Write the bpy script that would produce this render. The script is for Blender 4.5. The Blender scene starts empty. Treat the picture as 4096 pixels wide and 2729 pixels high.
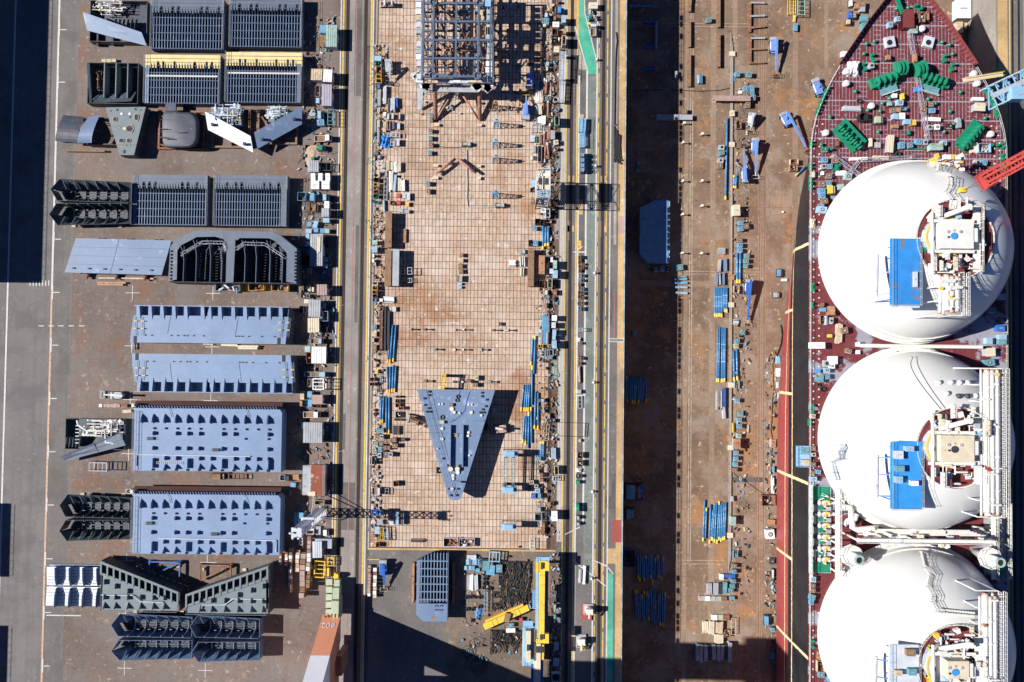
import bpy, math, random
from mathutils import Matrix, Vector, noise as mnoise

# ---------------------------------------------------------------- camera, sky, sun, exposure
scene = bpy.context.scene
COL = scene.collection
CAM_H = 212.4          # flying height over the yard, metres
YAW, PITCH = 0.0115, 0.026
FPX = 28.0 / 36.0 * 4096
cam_d = bpy.data.cameras.new('camera')
cam_d.lens = 28.0; cam_d.sensor_width = 36.0; cam_d.clip_start = 1.0; cam_d.clip_end = 3000.0
cam = bpy.data.objects.new('camera', cam_d); COL.objects.link(cam)
cam.location = (0, 0, CAM_H); cam.rotation_euler = (PITCH, 0, YAW)
scene.camera = cam
CAM_R = Matrix.Rotation(YAW, 3, 'Z') @ Matrix.Rotation(PITCH, 3, 'X')

SUN_EL = math.radians(38.0)
world = bpy.data.worlds.new('World'); scene.world = world; world.use_nodes = True
wn = world.node_tree.nodes; wl = world.node_tree.links; wn.clear()
sky = wn.new('ShaderNodeTexSky'); sky.sky_type = 'NISHITA'; sky.sun_disc = False
sky.altitude = 800.0; sky.air_density = 0.45; sky.dust_density = 0.0; sky.ozone_density = 6.0
sky.sun_elevation = SUN_EL; sky.sun_rotation = math.radians(-90.0)
bg = wn.new('ShaderNodeBackground'); bg.inputs['Strength'].default_value = 0.05
wo = wn.new('ShaderNodeOutputWorld'); skm = wn.new('ShaderNodeMix'); skm.data_type = 'RGBA'; skm.blend_type = 'MULTIPLY'; skm.inputs[0].default_value = 1.0; skm.inputs[7].default_value = (.72, .95, 1.25, 1)
wl.new(sky.outputs[0], skm.inputs[6]); wl.new(skm.outputs[2], bg.inputs[0]); wl.new(bg.outputs[0], wo.inputs[0])
sun_d = bpy.data.lights.new('sun', 'SUN'); sun_d.energy = 5.0; sun_d.angle = math.radians(0.5); sun_d.color = (1.0, 0.955, 0.89)
sun = bpy.data.objects.new('sun', sun_d); COL.objects.link(sun)
sun.rotation_euler = Vector((math.cos(SUN_EL), -0.012, -math.sin(SUN_EL))).to_track_quat('-Z', 'Y').to_euler()
vs = scene.view_settings
vs.view_transform = 'Standard'; vs.look = 'None'; vs.exposure = 0.66; vs.gamma = 1.0; vs.use_curve_mapping = False

# ---------------------------------------------------------------- helpers
def W(u, v, z=0.0):
 """photo measurement (4096 x 2729) -> plan position of a point that stands z metres above the yard"""
 d = CAM_R @ Vector(((u - 2048) / FPX, (1364.5 - v) / FPX, -1.0))
 t = (CAM_H - z) / -d.z
 return d.x * t, d.y * t

def rect(u0, v0, u1, v1, z=0.0):
 a, b = W(u0, (v0 + v1) / 2, z), W(u1, (v0 + v1) / 2, z)
 c, d = W((u0 + u1) / 2, v0, z), W((u0 + u1) / 2, v1, z)
 return (a[0] + b[0]) / 2, (c[1] + d[1]) / 2, abs(b[0] - a[0]), abs(c[1] - d[1])

class MB:
 """collects simple solids; build() links them as one mesh object"""
 def __init__(s): s.v = []; s.f = []
 def add(s, vs_, fs):
  n = len(s.v); s.v += vs_; s.f += [tuple(i + n for i in f) for f in fs]; return s
 def box(s, x0, x1, y0, y1, z0, z1):
  if x0 > x1: x0, x1 = x1, x0
  if y0 > y1: y0, y1 = y1, y0
  return s.add([(x0,y0,z0),(x1,y0,z0),(x1,y1,z0),(x0,y1,z0),(x0,y0,z1),(x1,y0,z1),(x1,y1,z1),(x0,y1,z1)],
                     [(0,3,2,1),(4,5,6,7),(0,1,5,4),(1,2,6,5),(2,3,7,6),(3,0,4,7)])
 def cb(s, cx, cy, z0, sx, sy, sz): return s.box(cx-sx/2, cx+sx/2, cy-sy/2, cy+sy/2, z0, z0+sz)
 def ob(s, cx, cy, z0, sx, sy, sz, a):
  c, n = math.cos(a), math.sin(a); k = len(s.v); s.box(-sx/2, sx/2, -sy/2, sy/2, z0, z0+sz)
  for i in range(k, len(s.v)):
   x, y, z = s.v[i]; s.v[i] = (cx + x*c - y*n, cy + x*n + y*c, z)
  return s
 def bar(s, p, q, w, h=None):
  """rectangular bar between two points, w wide and h high"""
  h = h or w; p = Vector(p); q = Vector(q); d = (q - p)
  if d.length < 1e-6: return s
  d.normalize(); up = Vector((0, 0, 1)) if abs(d.z) < .98 else Vector((1, 0, 0))
  r = d.cross(up).normalized(); t = r.cross(d).normalized(); r *= w/2; t *= h/2
  vs_ = [tuple(e + a*r + b*t) for e in (p, q) for a, b in ((-1,-1),(1,-1),(1,1),(-1,1))]
  return s.add(vs_, [(0,1,2,3),(7,6,5,4),(0,4,5,1),(1,5,6,2),(2,6,7,3),(3,7,4,0)])
 def cyl(s, cx, cy, z0, z1, r, n=12, r2=None):
  r2 = r if r2 is None else r2
  v = [(cx + r*math.cos(2*math.pi*i/n), cy + r*math.sin(2*math.pi*i/n), z0) for i in range(n)] + \
   [(cx + r2*math.cos(2*math.pi*i/n), cy + r2*math.sin(2*math.pi*i/n), z1) for i in range(n)]
  return s.add(v, [tuple(range(n-1, -1, -1)), tuple(range(n, 2*n))] + [(i, (i+1) % n, n + (i+1) % n, n + i) for i in range(n)])
 def ring(s, cx, cy, z0, z1, r0, r1, n=16):
  v = []
  for z in (z0, z1):
   for r in (r0, r1):
    v += [(cx + r*math.cos(2*math.pi*i/n), cy + r*math.sin(2*math.pi*i/n), z) for i in range(n)]
  f = []
  for i in range(n):
   j = (i+1) % n
   f += [(i, j, n+j, n+i)[::-1], (2*n+i, 2*n+j, 3*n+j, 3*n+i)[::-1], (n+i, n+j, 3*n+j, 3*n+i), (j, i, 2*n+i, 2*n+j)]
  return s.add(v, f)
 def tube(s, pts, r, n=6, r2=None):
  """round tube through a polyline, closed ends"""
  P = [Vector(p) for p in pts]; m = len(P); k = len(s.v); V = []
  for i, p in enumerate(P):
   d = (P[min(i+1, m-1)] - P[max(i-1, 0)])
   d = d.normalized() if d.length > 1e-9 else Vector((1, 0, 0))
   up = Vector((0, 0, 1)) if abs(d.z) < .9 else Vector((1, 0, 0))
   a = d.cross(up).normalized(); b = a.cross(d)
   rr = r if r2 is None else r + (r2 - r) * i / max(1, m-1)
   V += [tuple(p + rr*(a*math.cos(2*math.pi*j/n) + b*math.sin(2*math.pi*j/n))) for j in range(n)]
  F = [(i*n + j, i*n + (j+1) % n, (i+1)*n + (j+1) % n, (i+1)*n + j) for i in range(m-1) for j in range(n)]
  F += [tuple(range(n-1, -1, -1)), tuple((m-1)*n + j for j in range(n))]
  return s.add(V, F)
 def prism(s, poly, z0, z1):
  n = len(poly)
  a = sum(poly[i][0]*poly[(i+1) % n][1] - poly[(i+1) % n][0]*poly[i][1] for i in range(n))
  if a < 0: poly = poly[::-1]
  v = [(x, y, z0) for x, y in poly] + [(x, y, z1) for x, y in poly]
  return s.add(v, [tuple(range(n-1, -1, -1)), tuple(range(n, 2*n))] + [(i, (i+1) % n, n + (i+1) % n, n + i) for i in range(n)])
 def px(s, poly, x0, x1):
  """outline in the y-z plane, extruded along x"""
  n = len(poly)
  a = sum(poly[i][0]*poly[(i+1) % n][1] - poly[(i+1) % n][0]*poly[i][1] for i in range(n))
  if a < 0: poly = poly[::-1]
  v = [(x0, y, z) for y, z in poly] + [(x1, y, z) for y, z in poly]
  return s.add(v, [tuple(range(n-1, -1, -1)), tuple(range(n, 2*n))] + [(i, (i+1) % n, n + (i+1) % n, n + i) for i in range(n)])
 def py(s, poly, y0, y1):
  """outline in the x-z plane, extruded along y"""
  n = len(poly)
  a = sum(poly[i][0]*poly[(i+1) % n][1] - poly[(i+1) % n][0]*poly[i][1] for i in range(n))
  if a > 0: poly = poly[::-1]
  v = [(x, y0, z) for x, z in poly] + [(x, y1, z) for x, z in poly]
  return s.add(v, [tuple(range(n-1, -1, -1)), tuple(range(n, 2*n))] + [(i, (i+1) % n, n + (i+1) % n, n + i) for i in range(n)])
 def slab(s, top, t):
  """plate of thickness t under four or more 3-D corners"""
  n = len(top); nv = Vector((0, 0, 0))
  for i in range(n):
   nv += Vector(top[i]).cross(Vector(top[(i+1) % n]))
  if nv.z < 0: top = top[::-1]; nv = -nv
  nv = nv.normalized() * t
  v = [tuple(p) for p in top] + [tuple(Vector(p) - nv) for p in top]
  return s.add(v, [tuple(range(n)), tuple(range(2*n-1, n-1, -1))] + [((i+1) % n, i, n + i, n + (i+1) % n) for i in range(n)])
 def mesh(s, name, mat, smooth=False):
  m = bpy.data.meshes.new(name); m.from_pydata(s.v, [], s.f)
  if mat is not None: m.materials.append(mat)
  if smooth:
   m.polygons.foreach_set('use_smooth', [True]*len(m.polygons))
  m.update(); return m
 def build(s, name, mat, parent=None, smooth=False, loc=(0,0,0), rz=0.0):
  return obj(name, s.mesh(name, mat, smooth), parent, loc, rz)

def obj(name, mesh, parent=None, loc=(0,0,0), rz=0.0):
 o = bpy.data.objects.new(name, mesh); COL.objects.link(o); o.parent = parent
 o.location = loc
 if rz: o.rotation_euler = (0, 0, rz)
 return o
USED = {}
def tag(o, label, cat, group=None, kind=None):
 USED[label] = USED.get(label, 0) + 1
 o['label'] = label; o['category'] = cat
 if group: o['group'] = group
 if kind: o['kind'] = kind
 return o
def thing(name, label, cat, loc=(0,0,0), rz=0.0, group=None):
 o = bpy.data.objects.new(name, None); COL.objects.link(o); o.empty_display_size = .3
 o.location = loc; o.rotation_euler = (0, 0, rz)
 return tag(o, label, cat, group)
def struct(name, mb, mat, parent=None, smooth=False):
 o = mb.build(name, mat, parent, smooth); o['kind'] = 'structure'; return o
CHILD = {}
def copy_tree(o, parent=None):
 c = o.copy(); COL.objects.link(c); c.parent = parent
 for ch in o.children: copy_tree(ch, c)
 return c
ORD = 'zeroth first second third fourth fifth sixth seventh eighth ninth tenth eleventh twelfth thirteenth fourteenth fifteenth sixteenth seventeenth eighteenth nineteenth twentieth'.split()
def ordw(n):
 if n < len(ORD): return ORD[n]
 return '%d%s' % (n, {1: 'st', 2: 'nd', 3: 'rd'}.get(n % 10, 'th') if n % 100 not in (11, 12, 13) else 'th')

# ---------------------------------------------------------------- materials
def _n(nt, t, **kw):
 n = nt.nodes.new(t)
 for k, v in kw.items(): setattr(n, k, v)
 return n
def _mix(nt, fac, a, b, blend='MIX'):
 m = nt.nodes.new('ShaderNodeMix'); m.data_type = 'RGBA'; m.blend_type = blend
 for sock, val in ((m.inputs[0], fac), (m.inputs[6], a), (m.inputs[7], b)):
  if isinstance(val, (int, float)): sock.default_value = val
  elif isinstance(val, tuple): sock.default_value = (*val[:3], 1)
  else: nt.links.new(val, sock)
 return m.outputs[2]
def _ramp(nt, val, a, b, o0=0.0, o1=1.0):
 m = nt.nodes.new('ShaderNodeMapRange'); m.inputs[1].default_value = a; m.inputs[2].default_value = b
 m.inputs[3].default_value = o0; m.inputs[4].default_value = o1; nt.links.new(val, m.inputs[0]); return m.outputs[0]
def _noise(nt, pos, scale, detail=4.0, rough=.6):
 n = nt.nodes.new('ShaderNodeTexNoise'); n.inputs['Scale'].default_value = scale; n.inputs['Detail'].default_value = detail
 n.inputs['Roughness'].default_value = rough; nt.links.new(pos, n.inputs['Vector']); return n.outputs[0]
def _math(nt, op, a, b=None, c=None):
 m = nt.nodes.new('ShaderNodeMath'); m.operation = op
 for i, x in enumerate((a, b, c)):
  if x is None: continue
  if isinstance(x, (int, float)): m.inputs[i].default_value = x
  else: nt.links.new(x, m.inputs[i])
 return m.outputs[0]
def _start(name, rough, metal=0.0):
 m = bpy.data.materials.new(name); m.use_nodes = True; nt = m.node_tree
 b = nt.nodes['Principled BSDF']; b.inputs['Roughness'].default_value = rough; b.inputs['Metallic'].default_value = metal
 g = nt.nodes.new('ShaderNodeNewGeometry'); return m, nt, b, g.outputs['Position']
MATS = {}
def mat(name, col, rough=.6, metal=0.0, var=.18, scale=.5, spot=None, amt=.0, sscale=.7, bump=0.0):
 """painted or bare surface: broad tone drift, fine grain, optional patches of a second colour (rust, grime, primer)"""
 m, nt, b, pos = _start(name, rough, metal)
 n1 = _noise(nt, pos, scale, 5); n2 = _noise(nt, pos, scale*9, 3)
 t = _math(nt, 'ADD', _math(nt, 'MULTIPLY', n1, .65), _math(nt, 'MULTIPLY', n2, .35))
 lo = tuple(c*(1-var) for c in col); hi = tuple(min(.9, c*(1+var)) for c in col)
 c = _mix(nt, _ramp(nt, t, .36, .64), lo, hi)
 if spot:
  s = _noise(nt, pos, sscale, 7, .68)
  c = _mix(nt, _ramp(nt, s, .62 - amt*.35, .70 - amt*.35), c, spot)
 nt.links.new(c, b.inputs['Base Color'])
 if bump:
  bm = nt.nodes.new('ShaderNodeBump'); bm.inputs['Strength'].default_value = bump; bm.inputs['Distance'].default_value = .05
  nt.links.new(n2, bm.inputs['Height']); nt.links.new(bm.outputs[0], b.inputs['Normal'])
 MATS[name] = m; return m
RUST = (.16, .065, .03)
PAL = dict(
 blue=((.10,.31,.50), dict(spot=(.24,.20,.16), amt=.18, sscale=1.2)),
 lightblue=((.27,.43,.57), dict(spot=(.35,.27,.2), amt=.1, sscale=1.1)),
 deepblue=((.03,.12,.42), dict(rough=.45)),
 teal=((.11,.27,.32), dict(spot=RUST, amt=.15, sscale=1.3)),
 white=((.74,.75,.76), dict(rough=.5, var=.08, spot=(.45,.38,.3), amt=.08)),
 cream=((.60,.53,.40), dict(var=.1, spot=(.4,.3,.2), amt=.1)),
 grey=((.34,.36,.39), dict(spot=(.22,.18,.15), amt=.1)),
 silver=((.50,.54,.60), dict(rough=.4, var=.15)),
 dark=((.035,.04,.05), dict(var=.3)),
 black=((.015,.015,.017), dict(rough=.7, var=.3)),
 rusty=((.21,.095,.055), dict(spot=(.30,.20,.15), amt=.25, sscale=1.5, rough=.85)),
 brown=((.24,.15,.09), dict(spot=RUST, amt=.25, sscale=1.0, rough=.85)),
 orange=((.38,.20,.11), dict(spot=RUST, amt=.25, sscale=1.2)),
 yellow=((.72,.46,.05), dict(var=.12, spot=(.3,.2,.1), amt=.06)),
 green=((.01,.21,.115), dict(rough=.45, var=.15)),
 mint=((.29,.43,.39), dict(spot=(.22,.19,.15), amt=.22, sscale=1.1)),
 olive=((.38,.42,.30), dict(var=.08)),
 red=((.42,.05,.04), dict(var=.15)),
 pink=((.36,.25,.22), dict(var=.15)),
 purple=((.36,.33,.40), dict(var=.1)),
 wood=((.50,.40,.28), dict(var=.3, scale=1.4, rough=.8)),
 tarp=((.05,.26,.70), dict(rough=.35, var=.2)),
)
for k, (c, kw) in PAL.items(): mat(k, c, **kw)
COLWORD = dict(lightblue='light blue', deepblue='deep blue', dark='dark', mint='pale green', tarp='bright blue')
mat('steelblue', (.145,.212,.335), rough=.5, var=.09, scale=.12, spot=(.27,.35,.52), amt=.1, sscale=.3)
mat('paleblue', (.172,.252,.400), rough=.5, var=.11, scale=.15, spot=(.20,.285,.43), amt=.12, sscale=.2)
mat('ribblue', (.07,.11,.19), rough=.5, var=.15)
mat('blockgrey', (.105,.135,.19), rough=.55, var=.14, scale=.25, spot=(.2,.19,.2), amt=.1)
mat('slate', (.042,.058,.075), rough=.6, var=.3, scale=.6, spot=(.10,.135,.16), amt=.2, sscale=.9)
mat('primer', (.145,.185,.205), rough=.6, var=.12, scale=.3, spot=(.30,.25,.2), amt=.06)
mat('bandyellow', (.72,.56,.26), rough=.6, var=.12, scale=.4, spot=(.35,.42,.52), amt=.1, sscale=.35)
mat('hullplate', (.055,.065,.09), rough=.55, var=.25, scale=.4, spot=(.16,.12,.10), amt=.1)
mat('rustside', (.10,.04,.032), rough=.8, var=.2, scale=.2)
mat('platewhite', (.56,.61,.68), rough=.5, var=.05)
mat('rustsheet', (.20,.055,.025), rough=.85, var=.2, scale=.3, spot=(.45,.3,.22), amt=.2, sscale=.25)
mat('jacketblue', (.085,.125,.195), rough=.5, var=.2)
mat('tubeorange', (.30,.14,.09), rough=.7, var=.25, scale=.6, spot=(.45,.3,.22), amt=.2)
mat('pipeblue', (.05,.20,.42), rough=.4, var=.15, scale=.7, spot=(.3,.38,.45), amt=.08)
mat('pipeyellow', (.75,.47,.03), rough=.5, var=.15)
mat('boomblue', (.15,.27,.60), rough=.4, var=.12, scale=.7)
mat('rubber', (.02,.02,.022), rough=.85)
mat('cable', (.022,.021,.022), rough=.7, var=.5, scale=2.)
mat('domewhite', (.62,.615,.60), rough=.30, var=.015, scale=.05)
mat('shipwhite', (.66,.65,.62), rough=.45, var=.08, scale=.6, spot=(.55,.42,.3), amt=.06, sscale=1.)
mat('topred', (.17,.035,.035), rough=.6, var=.12)
mat('scaffblue', (.03,.22,.58), rough=.5, var=.15, scale=.4, spot=(.22,.14,.09), amt=.16, sscale=.45)
mat('craneorange', (.82,.34,.19), rough=.45, var=.05, scale=.2)
mat('cranewhite', (.86,.86,.90), rough=.45, var=.05, scale=.2)
mat('craneyellow', (.78,.52,.06), rough=.45, var=.08, scale=.4, spot=(.5,.3,.1), amt=.04)
mat('skyblue', (.22,.42,.62), rough=.5, var=.12)
mat('rail', (.05,.045,.045), rough=.45, metal=.5, var=.3)
mat('linewhite', (.54,.525,.51), rough=.7, var=.12, scale=1., spot=(.3,.26,.24), amt=.14, sscale=1.6)
mat('lineyellow', (.62,.42,.09), rough=.7, var=.15, scale=1., spot=(.25,.2,.16), amt=.16, sscale=1.4)
mat('lineorange', (.50,.33,.22), rough=.7, var=.2, scale=1., spot=(.25,.2,.17), amt=.2, sscale=1.2)
mat('linered', (.42,.16,.14), rough=.7, var=.2, spot=(.25,.2,.18), amt=.22, sscale=1.5)
mat('lineworn', (.40,.33,.27), rough=.8, var=.2, scale=1., spot=(.25,.17,.11), amt=.3, sscale=.8)
mat('sand', (.40,.31,.22), rough=.9, var=.2, bump=.4)
# ================================================================ THE SETTING
def ground_mat(name, col, stain, amt=.3, crack=0.0, cscale=.35, streak=0.0, joints=None, jcol=None, blot=None, bamt=0.0, rough=.9, cell=None, cellvar=.1, bscale=.05, spots=0.0, tint=None):
 m, nt, b, pos = _start(name, rough)
 n1 = _noise(nt, pos, .045, 6, .62); n2 = _noise(nt, pos, .35, 6, .65); n3 = _noise(nt, pos, 5.0, 2)
 c = _mix(nt, _ramp(nt, n1, .42, .60), col, tuple(a + (s - a)*amt for a, s in zip(col, stain)))
 c = _mix(nt, _ramp(nt, n2, .46, .64, 0, .8), c, stain)
 v = _ramp(nt, _math(nt, 'ADD', _math(nt, 'MULTIPLY', n2, .5), _math(nt, 'MULTIPLY', n3, .5)), .38, .62, .78, 1.2)
 mc = nt.nodes.new('ShaderNodeCombineColor')
 for i in range(3): nt.links.new(v, mc.inputs[i])
 c = _mix(nt, 1.0, c, mc.outputs[0], 'MULTIPLY')
 if streak:
  mp = nt.nodes.new('ShaderNodeMapping'); mp.inputs['Scale'].default_value = (.9, .012, 1); nt.links.new(pos, mp.inputs[0])
  s = _noise(nt, mp.outputs[0], 1.0, 4)
  c = _mix(nt, _ramp(nt, s, .42, .68, 0, streak), c, tuple(x*.62 for x in col))
 if blot:
  s = _noise(nt, pos, bscale, 8, .7)
  c = _mix(nt, _ramp(nt, s, .60 - bamt*.3, .68 - bamt*.3, 0, .85), c, blot)
  s2 = _noise(nt, pos, .22, 6, .75)
  c = _mix(nt, _ramp(nt, s2, .60, .66, 0, .5), c, tuple(min(.6, x*1.9) for x in col))
 if spots:
  s3 = _noise(nt, pos, 1.1, 4, .7)
  c = _mix(nt, _ramp(nt, s3, .605, .645, 0, spots), c, tuple(x*.38 for x in col))
  of2 = nt.nodes.new('ShaderNodeVectorMath'); of2.operation = 'ADD'; of2.inputs[1].default_value = (71, 33, 9); nt.links.new(pos, of2.inputs[0])
  s4 = _noise(nt, of2.outputs[0], .8, 5, .7)
  c = _mix(nt, _ramp(nt, s4, .605, .66, 0, spots*.8), c, tuple(min(.7, x*2.1 + .03) for x in col))
  s5 = _noise(nt, of2.outputs[0], .11, 5, .6)
  c = _mix(nt, _ramp(nt, s5, .50, .62, 0, .7), c, tint or tuple(x*.6 for x in col))
 if cell:
  sn = nt.nodes.new('ShaderNodeVectorMath'); sn.operation = 'SNAP'; sn.inputs[1].default_value = (cell[0], cell[1], 50.)
  of = nt.nodes.new('ShaderNodeVectorMath'); of.operation = 'SUBTRACT'; of.inputs[1].default_value = (cell[2], cell[3], 0)
  nt.links.new(pos, of.inputs[0]); nt.links.new(of.outputs[0], sn.inputs[0])
  wn_ = nt.nodes.new('ShaderNodeTexWhiteNoise'); nt.links.new(sn.outputs[0], wn_.inputs[0])
  vv = _ramp(nt, wn_.outputs[0], 0, 1, 1 - cellvar, 1 + cellvar)
  mc2 = nt.nodes.new('ShaderNodeCombineColor')
  for i in range(3): nt.links.new(vv, mc2.inputs[i])
  c = _mix(nt, 1.0, c, mc2.outputs[0], 'MULTIPLY')
 if joints:
  sx = nt.nodes.new('ShaderNodeSeparateXYZ'); nt.links.new(pos, sx.inputs[0])
  wob = _math(nt, 'MULTIPLY', _math(nt, 'SUBTRACT', n2, .5), .35)
  for ax, per, w in joints:
   t = _math(nt, 'ADD', sx.outputs[ax], wob)
   fr = _math(nt, 'FRACT', _math(nt, 'DIVIDE', _math(nt, 'ADD', t, 1000.3), per))
   ln = _math(nt, 'LESS_THAN', fr, w / per)
   c = _mix(nt, _math(nt, 'MULTIPLY', ln, _ramp(nt, n1, .3, .7, .25, .85)), c, jcol or tuple(x*.45 for x in col))
 if crack:
  vo = nt.nodes.new('ShaderNodeTexVoronoi'); vo.feature = 'DISTANCE_TO_EDGE'; vo.inputs['Scale'].default_value = cscale
  wv = nt.nodes.new('ShaderNodeVectorMath'); wv.operation = 'ADD'
  nn = nt.nodes.new('ShaderNodeTexNoise'); nn.inputs['Scale'].default_value = .8; nt.links.new(pos, nn.inputs['Vector'])
  sc_ = nt.nodes.new('ShaderNodeVectorMath'); sc_.operation = 'SCALE'; sc_.inputs['Scale'].default_value = 1.6
  nt.links.new(nn.outputs['Color'], sc_.inputs[0]); nt.links.new(pos, wv.inputs[0]); nt.links.new(sc_.outputs[0], wv.inputs[1])
  nt.links.new(wv.outputs[0], vo.inputs['Vector'])
  ln = _math(nt, 'LESS_THAN', vo.outputs['Distance'], .012)
  c = _mix(nt, _math(nt, 'MULTIPLY', ln, _ramp(nt, n1, .42, .62, 0, crack)), c, tuple(x*.4 for x in col))
 nt.links.new(c, b.inputs['Base Color'])
 bm = nt.nodes.new('ShaderNodeBump'); bm.inputs['Strength'].default_value = .25; bm.inputs['Distance'].default_value = .03
 nt.links.new(n3, bm.inputs['Height']); nt.links.new(bm.outputs[0], b.inputs['Normal'])
 MATS[name] = m; return m
ground_mat('asphalt', (.185,.172,.172), (.135,.125,.126), .6, crack=.5, cscale=.16, streak=.45, spots=.25)
ground_mat('asphalt2', (.175,.160,.154), (.115,.105,.102), .6, crack=.5, cscale=.2, streak=.3, spots=.4)
ground_mat('yard', (.205,.160,.138), (.135,.102,.088), .9, crack=.65, cscale=.22, blot=(.19,.10,.065), bamt=.22, joints=[(0, 3.4, .07), (1, 3.4, .07)], spots=.7, tint=(.16,.145,.14), bscale=.07)
ground_mat('laneasphalt', (.125,.116,.115), (.14,.125,.12), .5, crack=.4, streak=.3, spots=.3)
ground_mat('roadlight', (.31,.285,.265), (.225,.205,.195), .8, crack=.35, streak=.55, spots=.4)
ground_mat('shoulder', (.235,.200,.172), (.135,.115,.103), .9, streak=.7, spots=.5)
ground_mat('concrete', (.43,.385,.335), (.28,.24,.20), .8, streak=.5, joints=[(1, 6.0, .08)], spots=.4)
ground_mat('tile', (.53,.405,.315), (.40,.275,.195), .9, blot=(.33,.165,.08), bamt=.24, cell=(.954, 1.9, 0, 0), cellvar=.11, bscale=.035, spots=.9, tint=(.54,.44,.37))
ground_mat('joint', (.065,.04,.03), (.04,.026,.02), .5)
ground_mat('dockfloor', (.262,.178,.122), (.150,.095,.062), .95, crack=.5, cscale=.12, blot=(.34,.17,.07), bamt=.22, joints=[(0, 5.2, .09), (1, 9.5, .10)], streak=.45, spots=.9, tint=(.285,.225,.180), bscale=.06)
ground_mat('dockstrip', (.325,.235,.170), (.22,.15,.105), .9, joints=[(1, 1.9, .10)], spots=.6)
ground_mat('wallconcrete', (.34,.315,.275), (.2,.18,.155), .8, joints=[(1, 5.0, .1), (2, 2.2, .12)], streak=.3)
ground_mat('ochre', (.56,.385,.18), (.40,.25,.12), .7, blot=(.25,.2,.17), bamt=.08, spots=.5)
ground_mat('tealpaint', (.065,.40,.27), (.12,.36,.26), .5, spots=.2)
ground_mat('fadedgreen', (.205,.235,.210), (.14,.152,.145), .9, streak=.5, blot=(.25,.32,.28), bamt=.12, bscale=.12, spots=.4)
ground_mat('drain', (.17,.105,.075), (.10,.065,.05), .8, joints=[(1, 1.2, .1)], spots=.5)
ground_mat('redpaint', (.36,.08,.07), (.25,.06,.05), .5)
ground_mat('brownslab', (.215,.165,.130), (.12,.09,.07), .9, joints=[(0, 2.9, .09), (1, 2.9, .09)], blot=(.3,.14,.07), bamt=.1, spots=.6)
ground_mat('patch', (.085,.078,.076), (.11,.10,.095), .5)

UX = lambda u, z=0.0: W(u, 1350, z)[0]
VY = lambda v, u=2048, z=0.0: W(u, v, z)[1]
XL, XR, ZD = UX(2497), 129.3, -13.2
YT, YB = 170.0, -170.0
def sheet(name, x0, x1, y0, y1, z, m, parent=None):
 mb = MB(); mb.add([(x0,y0,z),(x1,y0,z),(x1,y1,z),(x0,y1,z)], [(0,1,2,3)]); return struct(name, mb, MATS[m], parent)
def polysheet(name, pts, z, m, base=0.0):
 mb = MB(); p = [(*W(u, v, base), z) for u, v in pts]
 a = sum(p[i][0]*p[(i+1) % len(p)][1] - p[(i+1) % len(p)][0]*p[i][1] for i in range(len(p)))
 if a < 0: p = p[::-1]
 mb.add(p, [tuple(range(len(p)))]); return struct(name, mb, MATS[m])

ground = MB(); ground.box(-420, XL - .4, -420, 420, -14.5, 0.0); struct('ground', ground, MATS['yard'])
eg = MB(); eg.box(XR + .4, 420, -420, 420, -14.5, 0.0); struct('quay_ground', eg, MATS['asphalt2'])
df = MB(); df.box(XL - .6, XR + .6, -420, 420, ZD - 1, ZD); struct('dock_floor', df, MATS['dockfloor'])
struct('dock_wall_left', MB().box(XL - .4, XL, -420, 420, ZD, .02), MATS['wallconcrete'])
struct('dock_wall_right', MB().box(XR, XR + .4, -420, 420, ZD, .02), MATS['wallconcrete'])

sheet('asphalt_apron', -420, UX(285), YB, YT, .012, 'asphalt')
sheet('asphalt_lane', UX(206), UX(272), YB, YT, .024, 'asphalt2')
sheet('rail_road', UX(1340), UX(1492), YB, YT, .012, 'shoulder')
sheet('road_surface', UX(1378), UX(1432), YB, YT, .026, 'roadlight')
sheet('road_surface', UX(1436), UX(1446), YB, YT, .026, 'laneasphalt')
for (a, b, c, d) in ((1400, 1428, 0, 385), (1378, 1388, 1655, 1800), (1416, 1429, 900, 1290), (1378, 1430, 1930, 2120), (1450, 1462, 180, 400)):
 sheet('asphalt_patch', UX(a), UX(b), VY(d, a), VY(c, a), .036, 'laneasphalt')
sheet('drain_strip', UX(1477), UX(1490), YB, YT, .024, 'patch')

# rails in their grooves
for u in (1370, 1443, 2277, 2405):
 x = UX(u)
 sheet('rail_groove', x - .42, x + .42, YB, YT, .045, 'joint')
 for s in (-1, 1):
  struct('crane_rail', MB().box(x + s*.2 - .06, x + s*.2 + .06, YB, YT, .045, .09), MATS['rail'])
# painted lines along the roads
def line(name, u, w, m, v0=-400, v1=3200, z=.055, dash=None):
 mb = MB(); x = UX(u); y1, y0 = VY(v0), VY(v1)
 if not dash: mb.add([(x-w/2,y0,z),(x+w/2,y0,z),(x+w/2,y1,z),(x-w/2,y1,z)], [(0,1,2,3)])
 else:
  y = y0
  while y < y1:
   e = min(y + dash[0], y1); mb.add([(x-w/2,y,z),(x+w/2,y,z),(x+w/2,e,z),(x-w/2,e,z)], [(0,1,2,3)]); y += dash[0] + dash[1]
 return struct(name, mb, MATS[m])
line('road_marking', 26, .45, 'linewhite'); line('road_marking', 203, .5, 'linewhite', -400, 1180); line('road_marking', 203, .5, 'lineorange', 1180, 3200)
line('road_marking', 1343, .32, 'linewhite'); line('road_marking', 1353, .42, 'lineyellow'); line('road_marking', 1405, .2, 'linered')
line('road_marking', 1466, .45, 'lineyellow'); line('road_marking', 1473.5, .35, 'linewhite')
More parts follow.
